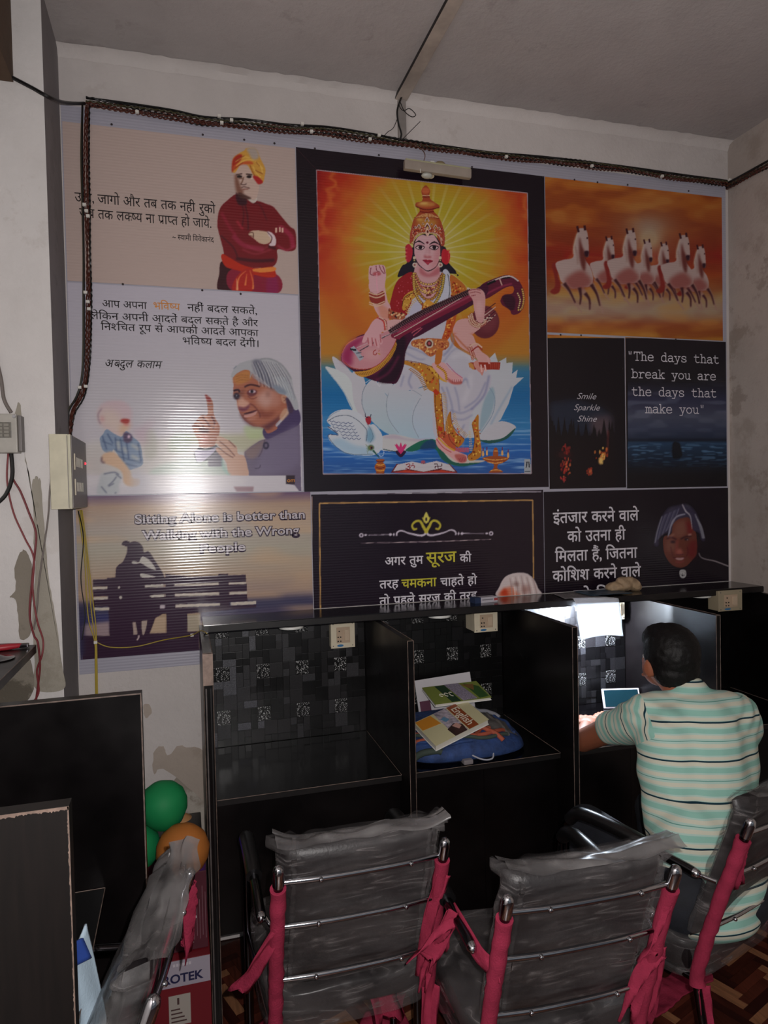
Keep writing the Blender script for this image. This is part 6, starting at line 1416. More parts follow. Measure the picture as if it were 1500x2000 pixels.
eL, eR = Vector((1.362, 2.195, .795)), Vector((1.79, 2.17, .80))
hL, hR = Vector((1.50, 2.385, .785)), Vector((1.63, 2.40, .785))
hipc = Vector((1.405, 1.635, .555))
def fingers(base, d, side, curl, r0=.0085):
    out = []
    d = d.normalized(); side = side.normalized(); up = Vector((0, 0, 1))
    for k, (off, L) in enumerate(((-.030, .060), (-.010, .070), (.010, .066), (.028, .052))):
        a = base+side*off; b = a+d*L*.55+up*(.006-curl*.0); c = b+d*L*.5-up*(.012+curl*.012)
        out += [('c', tuple(a), tuple(b), r0, r0*.92), ('c', tuple(b), tuple(c), r0*.92, r0*.78)]
    a = base-d*.045-side*.034; b = a+d*.030-side*.022; c = b+d*.034-side*.002
    out += [('c', tuple(a), tuple(b), r0*1.25, r0*1.1), ('c', tuple(b), tuple(c), r0*1.1, r0*.85)]
    return out
dL = (hL-eL).normalized(); dR = (hR-eR).normalized()
nk = Vector((1.525, 1.835, 1.03))
knL, knR = Vector((1.30, 2.09, .545)), Vector((1.60, 2.12, .545)); anL, anR = Vector((1.28, 2.02, .09)), Vector((1.62, 2.10, .09))
body = [('e', tuple(HC), (.074, .090, .102), (.25, 0, -.1)), ('e', tuple(HC+Vector((0, .055, -.045))), (.055, .05, .062)), ('c', tuple(nk), tuple(HC+Vector((-.005, .0, -.05))), .056, .052),
        ('e', tuple(HC+Vector((-.072, .008, -.03))), (.012, .022, .032), (.1, 0, .3)), ('e', tuple(HC+Vector((.072, .008, -.03))), (.012, .022, .032), (.1, 0, -.3)),
        ('e', tuple(HC+Vector((-.01, .108, -.035))), (.012, .018, .022)), ('c', tuple(HC+Vector((-.028, .098, -.078))), tuple(HC+Vector((.015, .10, -.078))), .008, .008),
        ('c', tuple(sL+Vector((.02, 0, -.015))), tuple(sR+Vector((-.02, 0, -.015))), .045, .045), ('c', tuple(nk+Vector((0, -.01, -.07))), tuple(hipc), .075, .09), ('c', tuple(hipc+Vector((-.07, 0, -.01))), tuple(hipc+Vector((.07, 0, -.01))), .085, .085),
        ('c', tuple(sL), tuple(eL), .050, .040), ('c', tuple(eL), tuple(hL-dL*.06), .041, .026), ('e', tuple(hL), (.040, .042, .018), (0, 0, -.8)),
        ('c', tuple(sR), tuple(eR), .050, .040), ('c', tuple(eR), tuple(hR-dR*.06), .041, .026), ('e', tuple(hR), (.040, .042, .018), (0, 0, .6)),
        ('c', tuple(hipc+Vector((-.08, .02, -.02))), tuple(knL), .085, .058), ('c', tuple(hipc+Vector((.08, .02, -.02))), tuple(knR), .085, .058),
        ('c', tuple(knL), tuple(anL), .055, .036), ('c', tuple(knR), tuple(anR), .055, .036)]
body += fingers(hL+dL*.03, dL, Vector((dL.y, -dL.x, 0)), 1) + fingers(hR+dR*.03, dR, Vector((-dR.y, dR.x, 0))*-1, 2)
organic('body', body, .0055, M_SKIN, man, 3)
for s in (-1, 1):
    MB().sphere(tuple(HC+Vector((s*.028-.004, .080, -.010))-man.location), .010, 10).build('eye', mat('eye_white', 'd8d0c8', .3), man, True)
def hairdisp(co, n): return co+n*(.004*mnoise.noise(co*60)*.5+.0015*mnoise.noise(co*170))
organic('hair', [('e', tuple(HC+Vector((0, -.010, .018))), (.084, .097, .096), (.25, 0, -.1)), ('e', tuple(HC+Vector((0, -.028, -.035))), (.075, .069, .064)), ('e', tuple(HC+Vector((0, .03, .055))), (.066, .07, .052))], .005, M_HAIR, man, 3, hairdisp)
# shirt
ms = bpy.data.materials.new('striped_jersey'); t = NT(ms); at = t.new('ShaderNodeAttribute'); at.attribute_name = 'stripe'
a2 = t.new('ShaderNodeAttribute'); a2.attribute_name = 'sleeve_stripe'; a3 = t.new('ShaderNodeAttribute'); a3.attribute_name = 'sleeve_side'
gt = t.new('ShaderNodeMath', operation='GREATER_THAN'); gt.inputs[1].default_value = 0; t.ln(a3.outputs['Fac'], gt.inputs[0])
mf = t.new('ShaderNodeMix', data_type='FLOAT'); t.ln(gt.outputs[0], mf.inputs[0]); t.ln(at.outputs['Fac'], mf.inputs[2]); t.ln(a2.outputs['Fac'], mf.inputs[3])
sx = t.new('ShaderNodeMath', operation='FRACT'); t.ln(mf.outputs[0], sx.inputs[0])
AQ, CRM, NV, GN, PL = '86b3a6', 'bfbfae', '122f3a', '5c8f84', 'a4bfb6'
t.ln(t.ramp(sx.outputs[0], [(0, NV), (.028, CRM), (.13, PL), (.17, AQ), (.30, PL), (.34, CRM), (.44, PL), (.485, GN), (.505, PL), (.56, CRM), (.66, PL), (.70, AQ), (.85, PL), (.89, CRM), (.97, PL), (.985, NV)], 'CONSTANT'), t.b.inputs['Base Color'])
t.b.inputs['Roughness'].default_value = .85; t.b.inputs['Specular IOR Level'].default_value = .15; cv_ = t.co(); t.bump(t.noise(cv_, 500, 2), .15, .001)
mid = Vector((1.455, 1.70, .80)); cL = sL.lerp(eL, .50); cR = sR.lerp(eR, .55)
def shirt_disp(co, n):
    w = .007*mnoise.noise(Vector((co.x*9, co.y*9, co.z*16)))
    # diagonal drape folds from the left armpit to the waist and under the collar
    d1 = math.sin((co.z*1.0+(co.x-1.3)*1.3)*46)*max(0, 1-abs(co.x-1.36)/.12)*max(0, 1-abs(co.z-.78)/.16)*.005
    d2 = math.sin((co.z-(co.x-1.5)**2*3)*110)*max(0, 1-abs(co.z-1.0)/.07)*.003
    d3 = math.sin((co.z*.8-co.x*.5)*60)*max(0, 1-abs(co.z-.62)/.10)*.005
    return co+n*(w+d1+d2+d3)
shirt = [('c', tuple(sL+Vector((.045, 0, -.01))), tuple(sR+Vector((-.045, 0, -.01))), .080, .080), ('e', (1.56, 1.81, .925), (.195, .115, .14), (.35, -.05, 0)), ('c', (1.42, 1.645, .55), (1.53, 1.80, .93), .135, .135), ('c', (1.365, 1.65, .55), (1.42, 1.81, .93), .108, .10), ('c', (1.475, 1.65, .55), (1.60, 1.80, .93), .108, .112),
         ('e', (1.425, 1.665, .665), (.172, .125, .15), (.2, -.1, 0)), ('e', (1.415, 1.63, .57), (.168, .13, .11), (.1, -.05, 0)), ('e', (1.39, 1.615, .51), (.155, .125, .07)),
         ('c', tuple(nk+Vector((0, -.01, -.035))), tuple(nk+Vector((.0, .005, .010))), .085, .066),
         ('c', tuple(sL+Vector((.01, 0, -.012))), tuple(cL), .078, .058), ('c', tuple(sR+Vector((-.01, 0, -.012))), tuple(cR), .077, .071)]
so = organic('shirt', shirt, .006, ms, man, 26, shirt_disp)
me = so.data; nv = len(me.vertices); co = np.zeros(nv*3, np.float32); me.vertices.foreach_get('co', co); co = co.reshape(-1, 3)+np.array(man.location)
X_, Y_s, Z_ = co[:, 0], co[:, 1], co[:, 2]
def along(a, b): d = np.array(b-a); return ((co-np.array(a)) @ d)/np.linalg.norm(d)
put_ = lambda n_, v_: me.attributes.new(n_, 'FLOAT', 'POINT').data.foreach_set('value', v_.astype(np.float32))
put_('stripe', (1.002-(Z_+(Y_s-1.7)*.12+(X_-1.47)*.03))/.104)
put_('sleeve_stripe', np.where(X_ < 1.5, along(sL, cL), along(sR, cR))/.094+.50)
put_('sleeve_side', np.maximum(np.minimum(1.366+.3*(Y_s-1.86)-X_, Z_-(.868+(1.9-Y_s)*.6)), np.minimum(Y_s-1.945, X_-1.66)))
# collar
col_pts = [(nk.x+.070*math.cos(a), nk.y+.062*math.sin(a)-.002, nk.z-.012-.018*math.sin(a)) for a in np.linspace(PI*.5-2.9, PI*.5+2.9, 26)]
cb = MB(); n = len(col_pts)
cb.add([tuple(Vector(p)-man.location) for p in col_pts]+[tuple(Vector((nk.x+(p[0]-nk.x)*1.22, nk.y+(p[1]-nk.y)*1.22, p[2]-.026))-man.location) for p in col_pts], [(i, i+1, n+i+1, n+i) for i in range(n-1)])
o = cb.build('collar', mat('aqua_collar', '86b3a6', .85), man, 60); solid(o, .004)
# trousers and shoes
M_JEAN = mat('dark_jeans', '10131c', .8, var=.3, vs=40, bump=.2, bs=300)
organic('trousers', [('c', tuple(hipc+Vector((-.085, -.01, -.02))), tuple(knL+Vector((0, -.01, 0))), .100, .072), ('c', tuple(hipc+Vector((.085, -.01, -.02))), tuple(knR+Vector((0, -.01, 0))), .100, .072), ('c', tuple(hipc+Vector((-.07, -.005, -.01))), tuple(hipc+Vector((.07, -.005, -.01))), .120, .120),
    ('c', tuple(knL+Vector((0, -.01, 0))), tuple(anL+Vector((0, 0, .03))), .070, .050), ('c', tuple(knR+Vector((0, -.01, 0))), tuple(anR+Vector((0, 0, .03))), .070, .050)], .008, M_JEAN, man, 4)
for a in (anL, anR): organic('shoe', [('c', (a.x, a.y-.03, .032), (a.x-.01, a.y+.13, .028), .036, .034), ('e', (a.x, a.y-.01, .055), (.038, .05, .045))], .006, M_BLKPL, man, 3, lambda co, n: Vector((co.x, co.y, max(co.z, .003))))
# ---------------------------------------------------------------- things in and on the booths
def textobj(txt, size, m, parent, M, name='lettering', bold=0., shear=0.):
    V, F = run(txt, bold, shear=shear); x0, x1 = V[:, 0].min(), V[:, 0].max()
    P = [M @ Vector(((x-(x0+x1)/2)*size, y*size, 0)) for x, y, _ in V]
    return MB().add(P, F).build(name, m, parent)
# school books: a thick page block with covers, tilted on the backpack
def book(name, label, c4, th, cover, parts, pages='cfcac0'):
    """c4: four world corners of the front cover, in order around; th: thickness"""
    A, B, C_, D = [Vector(p) for p in c4]; C_ = B+D-A; n = (B-A).cross(D-A).normalized()
    if n.z < 0: n = -n
    ctr = (A+B+C_+D)/4; t_ = thing(name, label, 'book', tuple(ctr-n*th)); L = Matrix.Translation(-Vector(t_.location))
    def pt(u, v, h=0.): return L @ (A.lerp(B, u).lerp(D.lerp(C_, u), v)+n*h)
    MB().prism([pt(.01, .015, -th+.001), pt(.985, .015, -th+.001), pt(.985, .985, -th+.001), pt(.01, .985, -th+.001)], n*(th-.002)).build('page_block', mat('book_pages', pages, .85, bump=.3, bs=300), t_)
    MB().prism([pt(0, 0, -.001), pt(1, 0, -.001), pt(1, 1, -.001), pt(0, 1, -.001)], n*.001).build('front_cover', cover, t_)
    MB().prism([pt(0, 0, -th), pt(1, 0, -th), pt(1, 1, -th), pt(0, 1, -th)], n*.001).build('back_cover', M_PAPER, t_)
    for i, (poly_, m_) in enumerate(parts): MB().prism([pt(u, v, .0001+.00015*i) for u, v in poly_], n*.0004).build('cover_print', m_, t_)
    return t_, pt, n
bx = pz_(900, 1450, ZD)
eA, eB, eC, eD = pz_(808, 1412, .862), pz_(908, 1366, .895), pz_(954, 1398, .868), pz_(851, 1457, .838)
tb, pt, n = book('english_book', 'cream and orange English schoolbook lying slanted on the blue backpack', (eA, eB, eC, eD), .020, mat('cover_cream', 'c8c29a', .45), [
    ([(.36, 0), (.60, .0), (.60, 1), (.36, 1)], mat('photo_pale', 'a9a0ac', .45, var=.5, vs=60)),
    ([(.02, .02), (.30, .02), (.34, .42), (.02, .38)], mat('cover_orange', 'd08a2c', .45)),
    ([(.62, .0), (.80, .0), (.80, 1), (.62, 1)], mat('cover_rust', '8e4420', .45)),
    ([(.34, .70), (.5, .6), (.6, .75), (.58, 1), (.36, 1)], mat('photo_dark', '3a2422', .5, var=.6, vs=50)),
    ([(.44, .66), (.54, .62), (.57, .78), (.5, .84)], mat('photo_face', 'c09488', .5)),
    ([(.38, .3), (.46, .26), (.5, .42), (.42, .46)], mat('photo_blue', '5c88a8', .5))])
u_ = (pt(.70, .9)-pt(.70, .1)).normalized(); w_ = (pt(.1, .5)-pt(.9, .5)).normalized()*-1; nn = u_.cross(w_).normalized()
c_ = pt(.655, .5, .0012)
Mx = Matrix(((u_.x, w_.x, nn.x, c_.x), (u_.y, w_.y, nn.y, c_.y), (u_.z, w_.z, nn.z, c_.z), (0, 0, 0, 1)))
textobj('English', .052, mat('ink_cream', 'dcd6c4', .5), tb, Mx, bold=.012)
gA, gB, gC, gD = pz_(824, 1343, .925), pz_(930, 1330, .935), pz_(958, 1353, .905), pz_(850, 1376, .895)
tb, pt, n = book('green_book', 'green schoolbook with a dark band and photo strip, behind the English book', (gA, gB, gC, gD), .012, mat('cover_lime', '7c8840', .45), [
    ([(.22, .02), (.40, .02), (.46, .98), (.30, .98)], mat('cover_green', '27402a', .45)), ([(.40, .0), (.66, 0), (.76, .95), (.50, .98)], mat('photo_speckled', '8c8496', .5, var=.7, vs=300)),
    ([(.74, .05), (.96, .3), (.98, .9), (.80, .95)], mat('cover_green2', '36562c', .45)), ([(.68, .1), (.90, .16), (.82, .5)], mat('cover_brown', '7a5a34', .5))])
u_ = (pt(.40, .5)-pt(.26, .5)).normalized(); w_ = (pt(.3, .1)-pt(.36, .9)).normalized(); nn = u_.cross(w_).normalized(); c_ = pt(.355, .6, .0012)
Mx = Matrix(((u_.x, w_.x, nn.x, c_.x), (u_.y, w_.y, nn.y, c_.y), (u_.z, w_.z, nn.z, c_.z), (0, 0, 0, 1)))
for k_ in range(3): MB().tube([Mx @ Vector((-.03+k_*.02+.008*math.cos(a), .004+.010*math.sin(a)*(1+.3*k_), 0)) for a in np.linspace(.4*k_, 4.6, 9)], .0016, 5).build('cover_lettering', mat('ink_cream', 'dcd6c4', .5), tb)
# white book standing behind
a_, b_ = py_(823, 1336, 2.60), py_(926, 1328, 2.62)
t_ = thing('white_book', 'white-edged book standing on edge behind the green book', 'book', ((a_.x+b_.x)/2, 2.61, ZD+.03))
wl = b_.x-a_.x; Lx = Matrix.Rotation(-.06, 4, 'Y') @ Matrix.Rotation(-.22, 4, 'X')
MB().bbox(-wl/2, wl/2, 0, .014, 0, a_.z-ZD-.02, .001, 0, Lx).build('page_block', M_PAPER, t_)
MB().bbox(-wl/2-.003, wl/2+.003, -.002, 0, -.002, a_.z-ZD-.016, .0005, 0, Lx).build('front_cover', mat('cover_white', 'c8c4c8', .5), t_)
MB().bbox(-wl/2+.005, -wl/2+.05, -.0028, -.002, .01, .09, .0003, 0, Lx).build('cover_print', mat('cover_plum', '5c2c44', .5), t_)
# backpack
M_BLUE = mat('backpack_blue', '243c6c', .75, var=.45, vs=22, bump=.8, bs=90); M_GREY = mat('backpack_grey', '5e5a58', .8, var=.25, vs=30, bump=.6, bs=90); M_CORAL = mat('backpack_coral', '9c4a34', .7, bump=.4, bs=120)
bc = Vector((.962, 2.445, ZD))
bag = thing('backpack', 'blue and grey backpack with coral piping lying flat on the second booth desk', 'backpack', tuple(bc))
def bagtop(x, y):
    r_ = max(0, 1-abs(x/.244)**3.2-abs(y/.205)**3.2); return .012+.082*r_**.45*(1-.35*max(0, x)/.26)+.014*mnoise.noise(Vector((x*16, y*16, 0)))*r_**.3+.010*(.4-abs(mnoise.noise(Vector((x*22, y*38+x*20, 3)))))*r_**.3
def bagf(u, v):
    a = u*2*PI; k = v*2 if v < .5 else 1.; 
    ex, ey = .244*math.copysign(abs(math.cos(a))**.6, math.cos(a)), .205*math.copysign(abs(math.sin(a))**.6, math.sin(a))
    if v < .5: x, y = ex*math.sqrt(v*2), ey*math.sqrt(v*2); return (x, y, bagtop(x, y))
    w = (v-.5)*2; return (ex*(1-.1*w), ey*(1-.1*w), .012*(1-w)+.001)
MB().grid(bagf, 120, 60).build('body', M_BLUE, bag, 180)
def patch(x0, x1, y0, y1, h=.003): return MB().grid(lambda u, v: (x0+(x1-x0)*u, y0+(y1-y0)*v, bagtop(x0+(x1-x0)*u, y0+(y1-y0)*v)+h), 18, 18)
patch(.10, .205, -.13, .10).build('grey_panel', M_GREY, bag, 180); patch(.13, .20, .02, .13, .002).build('side_pocket', mat('backpack_mesh', '27355c', .8, bump=.5, bs=200), bag, 180)
def cord(pts, r, m, nm, h=.004): return MB().tube([(x, y, bagtop(x, y)+h) for x, y in smooth_pts(np.array(pts, float), False, 6)], r, 8).build(nm, m, bag, True)
cord([(-.25,-.03),(-.20,-.12),(-.05,-.155),(.08,-.15),(.15,-.12)], .0075, M_CORAL, 'piping'); cord([(-.24,.02),(-.18,-.08),(-.05,-.12),(.10,-.11)], .006, M_CORAL, 'piping')
cord([(-.25,-.08),(-.12,-.17),(.0,-.18)], .006, M_BLUE, 'piping'); cord([(-.22,.10),(-.23,.0),(-.19,-.07)], .005, M_CORAL, 'piping')
cord([(.02,-.16),(.06,-.12),(.09,-.145),(.12,-.18)], .009, M_CORAL, 'strap_knot'); cord([(.12,.14),(.17,.12),(.22,.06)], .008, mat('strap_grey', '8a8a92', .7), 'strap', .012)
cord([(.155,-.15),(.165,-.05),(.16,.05)], .006, M_GREY, 'panel_seam'); cord([(.19,-.12),(.205,-.03),(.195,.06)], .007, M_BLUE, 'panel_seam'); cord([(-.23,-.05),(-.10,-.145),(.05,-.17),(.15,-.15)], .007, mat('strap_green', '39443c', .8), 'piping')
for k in range(4): cord([(.03+k*.012,.12-k*.01),(.05+k*.012,.10-k*.01),(.06+k*.012,.115-k*.01)], .0022, M_CORAL, 'embroidery')
MB().tube([(-.02, -.195, .03), (.02, -.215, .012), (.06, -.215, .010), (.075, -.19, .03)], .003, 8, sm=5).build('handle_loop', mat('strap_silver', '9a9aa4', .6), bag, True)
MB().bbox(-.05, -.015, -.222, -.190, .002, .018, .005).build('buckle', mat('buckle_grey', '7c7678', .4), bag, True)
cord([(-.245,-.11),(-.2,-.16),(-.12,-.19)], .012, mat('strap_green', '39443c', .8), 'strap')
# small box, newspaper, tissue on the long shelf
p = pz_(949, 1177, ZL); t_ = thing('small_box', 'small white and navy carton with red end lying on the long shelf', 'box', (p.x, 2.60, ZL), .12)
MB().bbox(-.052, .052, -.02, .02, 0, .022, .001).build('carton', mat('carton_white', 'b4b0b8', .6), t_)
MB().box(-.0525, -.026, -.0206, .0206, -.0, .0226).build('navy_end', mat('carton_navy', '1c2c4c', .6), t_); MB().box(.036, .0525, -.0206, -.0199, .006, .016).build('red_mark', mat('carton_red', '9c3838', .6), t_)
MB().box(-.020, .03, -.0206, -.0199, .010, .014).build('grey_print', mat('carton_grey', '6c6870', .6), t_)
a_, b_, c_, d_ = pz_(1066, 1160, ZL+.002), pz_(1120, 1157, ZL+.002), pz_(1185, 1172, ZL+.002), pz_(1098, 1174, ZL+.002)
def sheet(name, f, nu, nv, m, label, cat, loc):
    q = MB().grid(f, nu, nv); q.v = [tuple(Vector(p)-Vector(loc)) for p in q.v]; o = q.build(name, m, None, 180); o.location = loc; solid(o, .0006); return tag(o, label, cat)
sheet('newspaper', lambda u, v: Vector((1.49+.17*u+.03*v, 2.52+.15*v, ZL+.003+.002*mnoise.noise(Vector((u*4, v*4, 0))))), 14, 10, mat('newsprint', '6e6a6c', .85, var=.35, vs=120), 'folded grey newspaper on the long shelf left of the crumpled bag', 'newspaper', (1.5, 2.6, ZL+.002))
sheet('blue_leaflet', lambda u, v: Vector((1.61+.20*u, 2.515+.14*v, ZL+.009+.003*mnoise.noise(Vector((u*3, v*4, 5))))), 14, 10, mat('leaflet_blue', '1d3a4c', .4, var=.6, vs=40), 'dark blue glossy leaflet lying over the newspaper on the shelf', 'leaflet', (1.7, 2.6, ZL+.006))
M_BAG = mat('crumpled_bag', '9c8468', .7, var=.3, vs=30, bump=.6, bs=60)
tp = thing('crumpled_bag', 'crumpled tan paper bag on the shelf below the word lines', 'bag', (1.84, 2.62, ZL))
organic('paper', [('e', (1.80, 2.62, ZL+.022), (.045, .035, .022)), ('e', (1.84, 2.62, ZL+.034), (.04, .035, .028), (.4, 0, .3)), ('e', (1.885, 2.62, ZL+.028), (.045, .03, .024), (0, .5, .2)), ('e', (1.86, 2.61, ZL+.045), (.025, .02, .02))], .004, M_BAG, tp, 1, lambda co, n: Vector((co.x, co.y, max(ZL+.001, co.z)))+n*(.007*abs(mnoise.noise(co*45))))
# sheet of paper hanging from the shelf in front of the booth light
def hang(u, v):
    a = 1.522+.212*u; z = ZL+.004-(v*.165) if v > .06 else ZL+.004
    y = 2.508-.012*math.sin(u*2+1)-.018*v*(1-u*.4)+.006*mnoise.noise(Vector((u*3, v*3, 2))); 
    if v < .06: y = 2.508+.03*(1-v/.06)
    return Vector((a+.012*v, y, z+.006*u*(-1)+(.012*math.sin(u*3)*v)))
mp_ = bpy.data.materials.new('backlit_paper'); t = NT(mp_); 
t.b.inputs['Base Color'].default_value = (.74, .75, .78, 1); t.b.inputs['Roughness'].default_value = .9
tr = t.new('ShaderNodeBsdfTranslucent'); tr.inputs[0].default_value = (.8, .82, .85, 1); mx = t.new('ShaderNodeMixShader'); mx.inputs[0].default_value = .5
t.ln(t.b.outputs[0], mx.inputs[1]); t.ln(tr.outputs[0], mx.inputs[2]); t.ln(mx.outputs[0], t.n['Material Output'].inputs[0])
hp = sheet('hanging_paper', hang, 20, 20, mp_, 'white paper hanging from the shelf, glowing from the light behind it', 'paper', (1.63, 2.508, ZL-.08))
# papers, pen, phone in the lit booth
def flat(name, pts, z, m, label, cat):
    c = sum((Vector((*p, 0)) for p in pts), Vector((0, 0, 0)))/len(pts); loc = (c.x, c.y, z)
    o = MB().prism([(p[0]-c.x, p[1]-c.y, 0) for p in pts], (0, 0, .0012)).build(name, m); o.location = loc; return tag(o, label, cat)
flat('notebook_page', [(1.33, 2.235), (1.60, 2.24), (1.62, 2.50), (1.36, 2.52)], ZD+.0006, M_PAPER, 'brightly lit white page beside the man\'s left elbow', 'paper')
flat('notebook_page', [(1.60, 2.26), (1.80, 2.25), (1.83, 2.48), (1.63, 2.50)], ZD+.0022, M_PAPER, 'white page on the desk in front of the man\'s chest', 'paper')
pn = thing('pen', 'dark pen with a red tip lying on the lit white page', 'pen', (1.47, 2.44, ZD+.008)); dv = Vector((.05, .06, 0))
MB().tube([-dv, dv], .0045, 8).build('barrel', mat('pen_navy', '1c2c44', .3), pn, True); MB().tube([-dv*1.25, -dv], [.0015, .004], 8).build('tip', mat('pen_red', 'b03030', .4), pn, True)
tabx = thing('phone', 'phone in a pale case propped up at the back of the lit desk', 'phone', (1.80, 2.585, ZD+.002), -.25)
Tm = Matrix.Rotation(-.35, 4, 'X')
MB().bbox(-.082, .082, -.004, .005, 0, .082, .004, 0, Tm).build('case', mat('phone_case', 'c8c0c8', .4), tabx, True); MB().box(-.074, .074, -.0052, -.0042, .006, .076, 0, Tm).build('screen', mat('phone_screen', '0c2028', .1, emit='16404c', es=.5), tabx)
MB().bbox(-.03, .03, .004, .03, 0, .006, .002).build('stand', M_BLKPL, tabx)
# ---------------------------------------------------------------- balloons and cartons by the end panel
def balloon(label, c, r, col, tilt=0.):
    t_ = thing('balloon', label, 'balloon', (c[0], c[1], c[2]-r))
    m_ = mat('balloon_'+col, col, .6, var=.05, spec=.22)
    Mx_ = Matrix.Translation((0, 0, r)) @ Matrix.Rotation(tilt, 4, 'Y')
    MB().lathe([(.001, -r*1.12), (r*.2, -r*1.08), (r*.62, -r*.82), (r*.92, -r*.38), (r, 0), (r*.93, r*.4), (r*.66, r*.76), (r*.3, r*.95), (.001, r)], 32, Mx_).build('skin', m_, t_, 180)
    MB().lathe([(r*.03, -r*1.10), (r*.10, -r*1.2), (r*.06, -r*1.22)], 10, Mx_).build('knot', m_, t_, True)
balloon('orange balloon in front of the cartons, touching the end panel', tuple(py_(357, 1661, 2.12)), .077, 'a4642e', .3)
balloon('large green balloon, topmost, half behind the black panel', tuple(py_(319, 1572, 2.20)), .072, '187a46', -.2)
balloon('lower green balloon, a sliver showing beside the orange one', tuple(py_(268, 1655, 2.20)), .068, '187a47', .4)
balloon('tan balloon peeping out behind the green and orange ones', tuple(py_(352, 1625, 2.36)), .060, 'b08258', .1)
M_MAR = mat('carton_maroon', '4c1c28', .5, var=.15, vs=12)
cb1 = thing('maroon_carton', 'tall maroon carton with sideways white lettering beside the booth end panel', 'carton', (-.08, 2.27, .338), 0)
MB().bbox(-.12, .118, -.12, .14, 0, .235, .002).build('carton', M_MAR, cb1)
Mr = Matrix.Translation((.052, -.1208, .075)) @ Matrix.Rotation(PI/2, 4, 'X') @ Matrix.Rotation(-PI/2, 4, 'Z')
textobj('Meay', .052, mat('ink_pale', 'b8a8ac', .6), cb1, Mr, bold=.01)
for k in range(5): MB().box(.078+k*.0085, .0795+k*.0085, -.1209, -.1199, .03+.01*(k % 2), .19-.02*(k % 3)).build('small_print', mat('ink_faint', '7c5a62', .6), cb1)
cb2 = thing('red_carton', 'red and white carton lettered MICROTEK on the floor under the maroon one', 'carton', (-.08, 2.27, 0))
M_RED = mat('carton_crimson', '6e1620', .5); MB().bbox(-.135, .122, -.15, .15, 0, .335, .002).build('carton', M_RED, cb2)
MB().box(-.134, .121, -.1512, -.1499, .255, .333).build('white_band', mat('carton_band', 'a098a4', .6), cb2)
textobj('MICROTEK', .036, mat('ink_navy', '1c1c44', .6), cb2, Matrix.Translation((.012, -.1516, .268)) @ Matrix.Rotation(PI/2, 4, 'X'), bold=.03)
for k in range(6): MB().box(.015+k*.009, .0215+k*.009, -.1518, -.1513, .316, .324).build('small_print', mat('ink_white2', 'c0b8c0', .6), cb2)
for z in (.14, .02):
    MB().box(.0, .062, -.1516, -.1502, z, z+.09).build('label_panel', mat('carton_label', 'a49c94', .6), cb2)
    for k in range(4): MB().box(.006, .05-.006*k, -.1521, -.1517, z+.01+k*.012, z+.014+k*.012).build('small_print', mat('ink_brown', '4c3434', .6), cb2)
    MB().box(.024, .030, -.1521, -.1517, z+.062, z+.082).build('arrow_mark', mat('ink_brown', '4c3434', .6), cb2)
for k in range(6): MB().box(.082+k*.0065, .084+k*.0065, -.1514, -.1501, .03+k*.012, .05+k*.012).build('leaf_mark', mat('ink_pink', 'a05058', .6), cb2)
up = thing('power_unit', 'black power unit with a blue glowing strip on top of the maroon carton', 'power unit', (.0, 2.31, .574))
MB().bbox(-.18, .030, -.06, .08, 0, .075, .006).build('case', M_BLKPL, up, 60); MB().box(.021, .026, -.062, -.059, .012, .055).build('blue_led', mat('led_blue', '2030ff', .4, emit='2028ff', es=5), up)
# pale shirt hung over the corner of the side desk
dj = thing('hung_shirt', 'pale blue shirt with a blue collar hung beside the nearest black panel', 'shirt', (-.215, 1.36, .42))
def cloth(u, v):
    w = .045+.115*v; x = -.235+(u)*w*.75+.012*math.sin(u*9+v*3)*v; y = 1.33+.10*u+.012*math.sin(u*14+v)*v+.01*mnoise.noise(Vector((u*4, v*6, 1)))
    return Vector((x, y, .885-.50*v-.02*math.sin(u*PI)))-Vector(dj.location)
o = MB().grid(cloth, 30, 40).build('shirt_body', mat('pale_blue_cloth', 'a8bccb', .85, bump=.3, bs=200), dj, 180); solid(o, .004)
o = MB().grid(lambda u, v: Vector((-.236+.036*u+.014*v*u, 1.322+.05*u, .905-.04*v-.012*u))-Vector(dj.location), 8, 6).build('collar', mat('royal_blue_cloth', '1c3c88', .85), dj, 180); solid(o, .006)
# ---------------------------------------------------------------- wires and boxes on the wall and pillar
M_WB = mat('wire_black', '0e0c0c', .45); M_WR = mat('wire_copper', '4a2014', .5, var=.3, vs=60); M_WG = mat('wire_olive', '3c3820', .5); M_WY = mat('wire_yellow', 'b09a38', .5); M_WRED = mat('wire_red', '6e1a22', .45); M_WGR = mat('wire_grey', '6e6560', .55)
def cable(pts, r, m, label, group=None, cat='cable', name='cable', n=6, wob=0., seed=0, sm=6):
    P = smooth_pts(np.array([tuple(p) for p in pts], float), False, sm)
    if wob:
        s_ = np.concatenate([[0], np.cumsum(np.linalg.norm(np.diff(P, axis=0), axis=1))]); m2 = int(s_[-1]/.004)+2; tt = np.linspace(0, s_[-1], m2)
        P = np.stack([np.interp(tt, s_, P[:, k]) for k in range(3)], 1)
        P += np.stack([np.sin(tt*(260+seed*9)+seed*2.1)*wob*.3, np.cos(tt*(260+seed*9)+seed*2.1)*wob*.6, np.sin(tt*(260+seed*9)+seed*2.1)*wob*.6+np.sin(tt*(9+seed)+seed*1.7)*.0035], 1)
    c = P[0].copy(); o = MB().tube([tuple(p-c) for p in P], r, n, True).build(name, m, None, True); o.location = tuple(c)
    return tag(o, label, cat, group)
hp_ = [(168,200),(215,206),(280,216),(340,226),(400,238),(480,243),(560,252),(640,258),(720,270),(800,282),(880,292),(960,304),(1060,313),(1150,322),(1240,334),(1330,348),(1418,358)]
gH = 'wire strands bundled along the top of the wall'
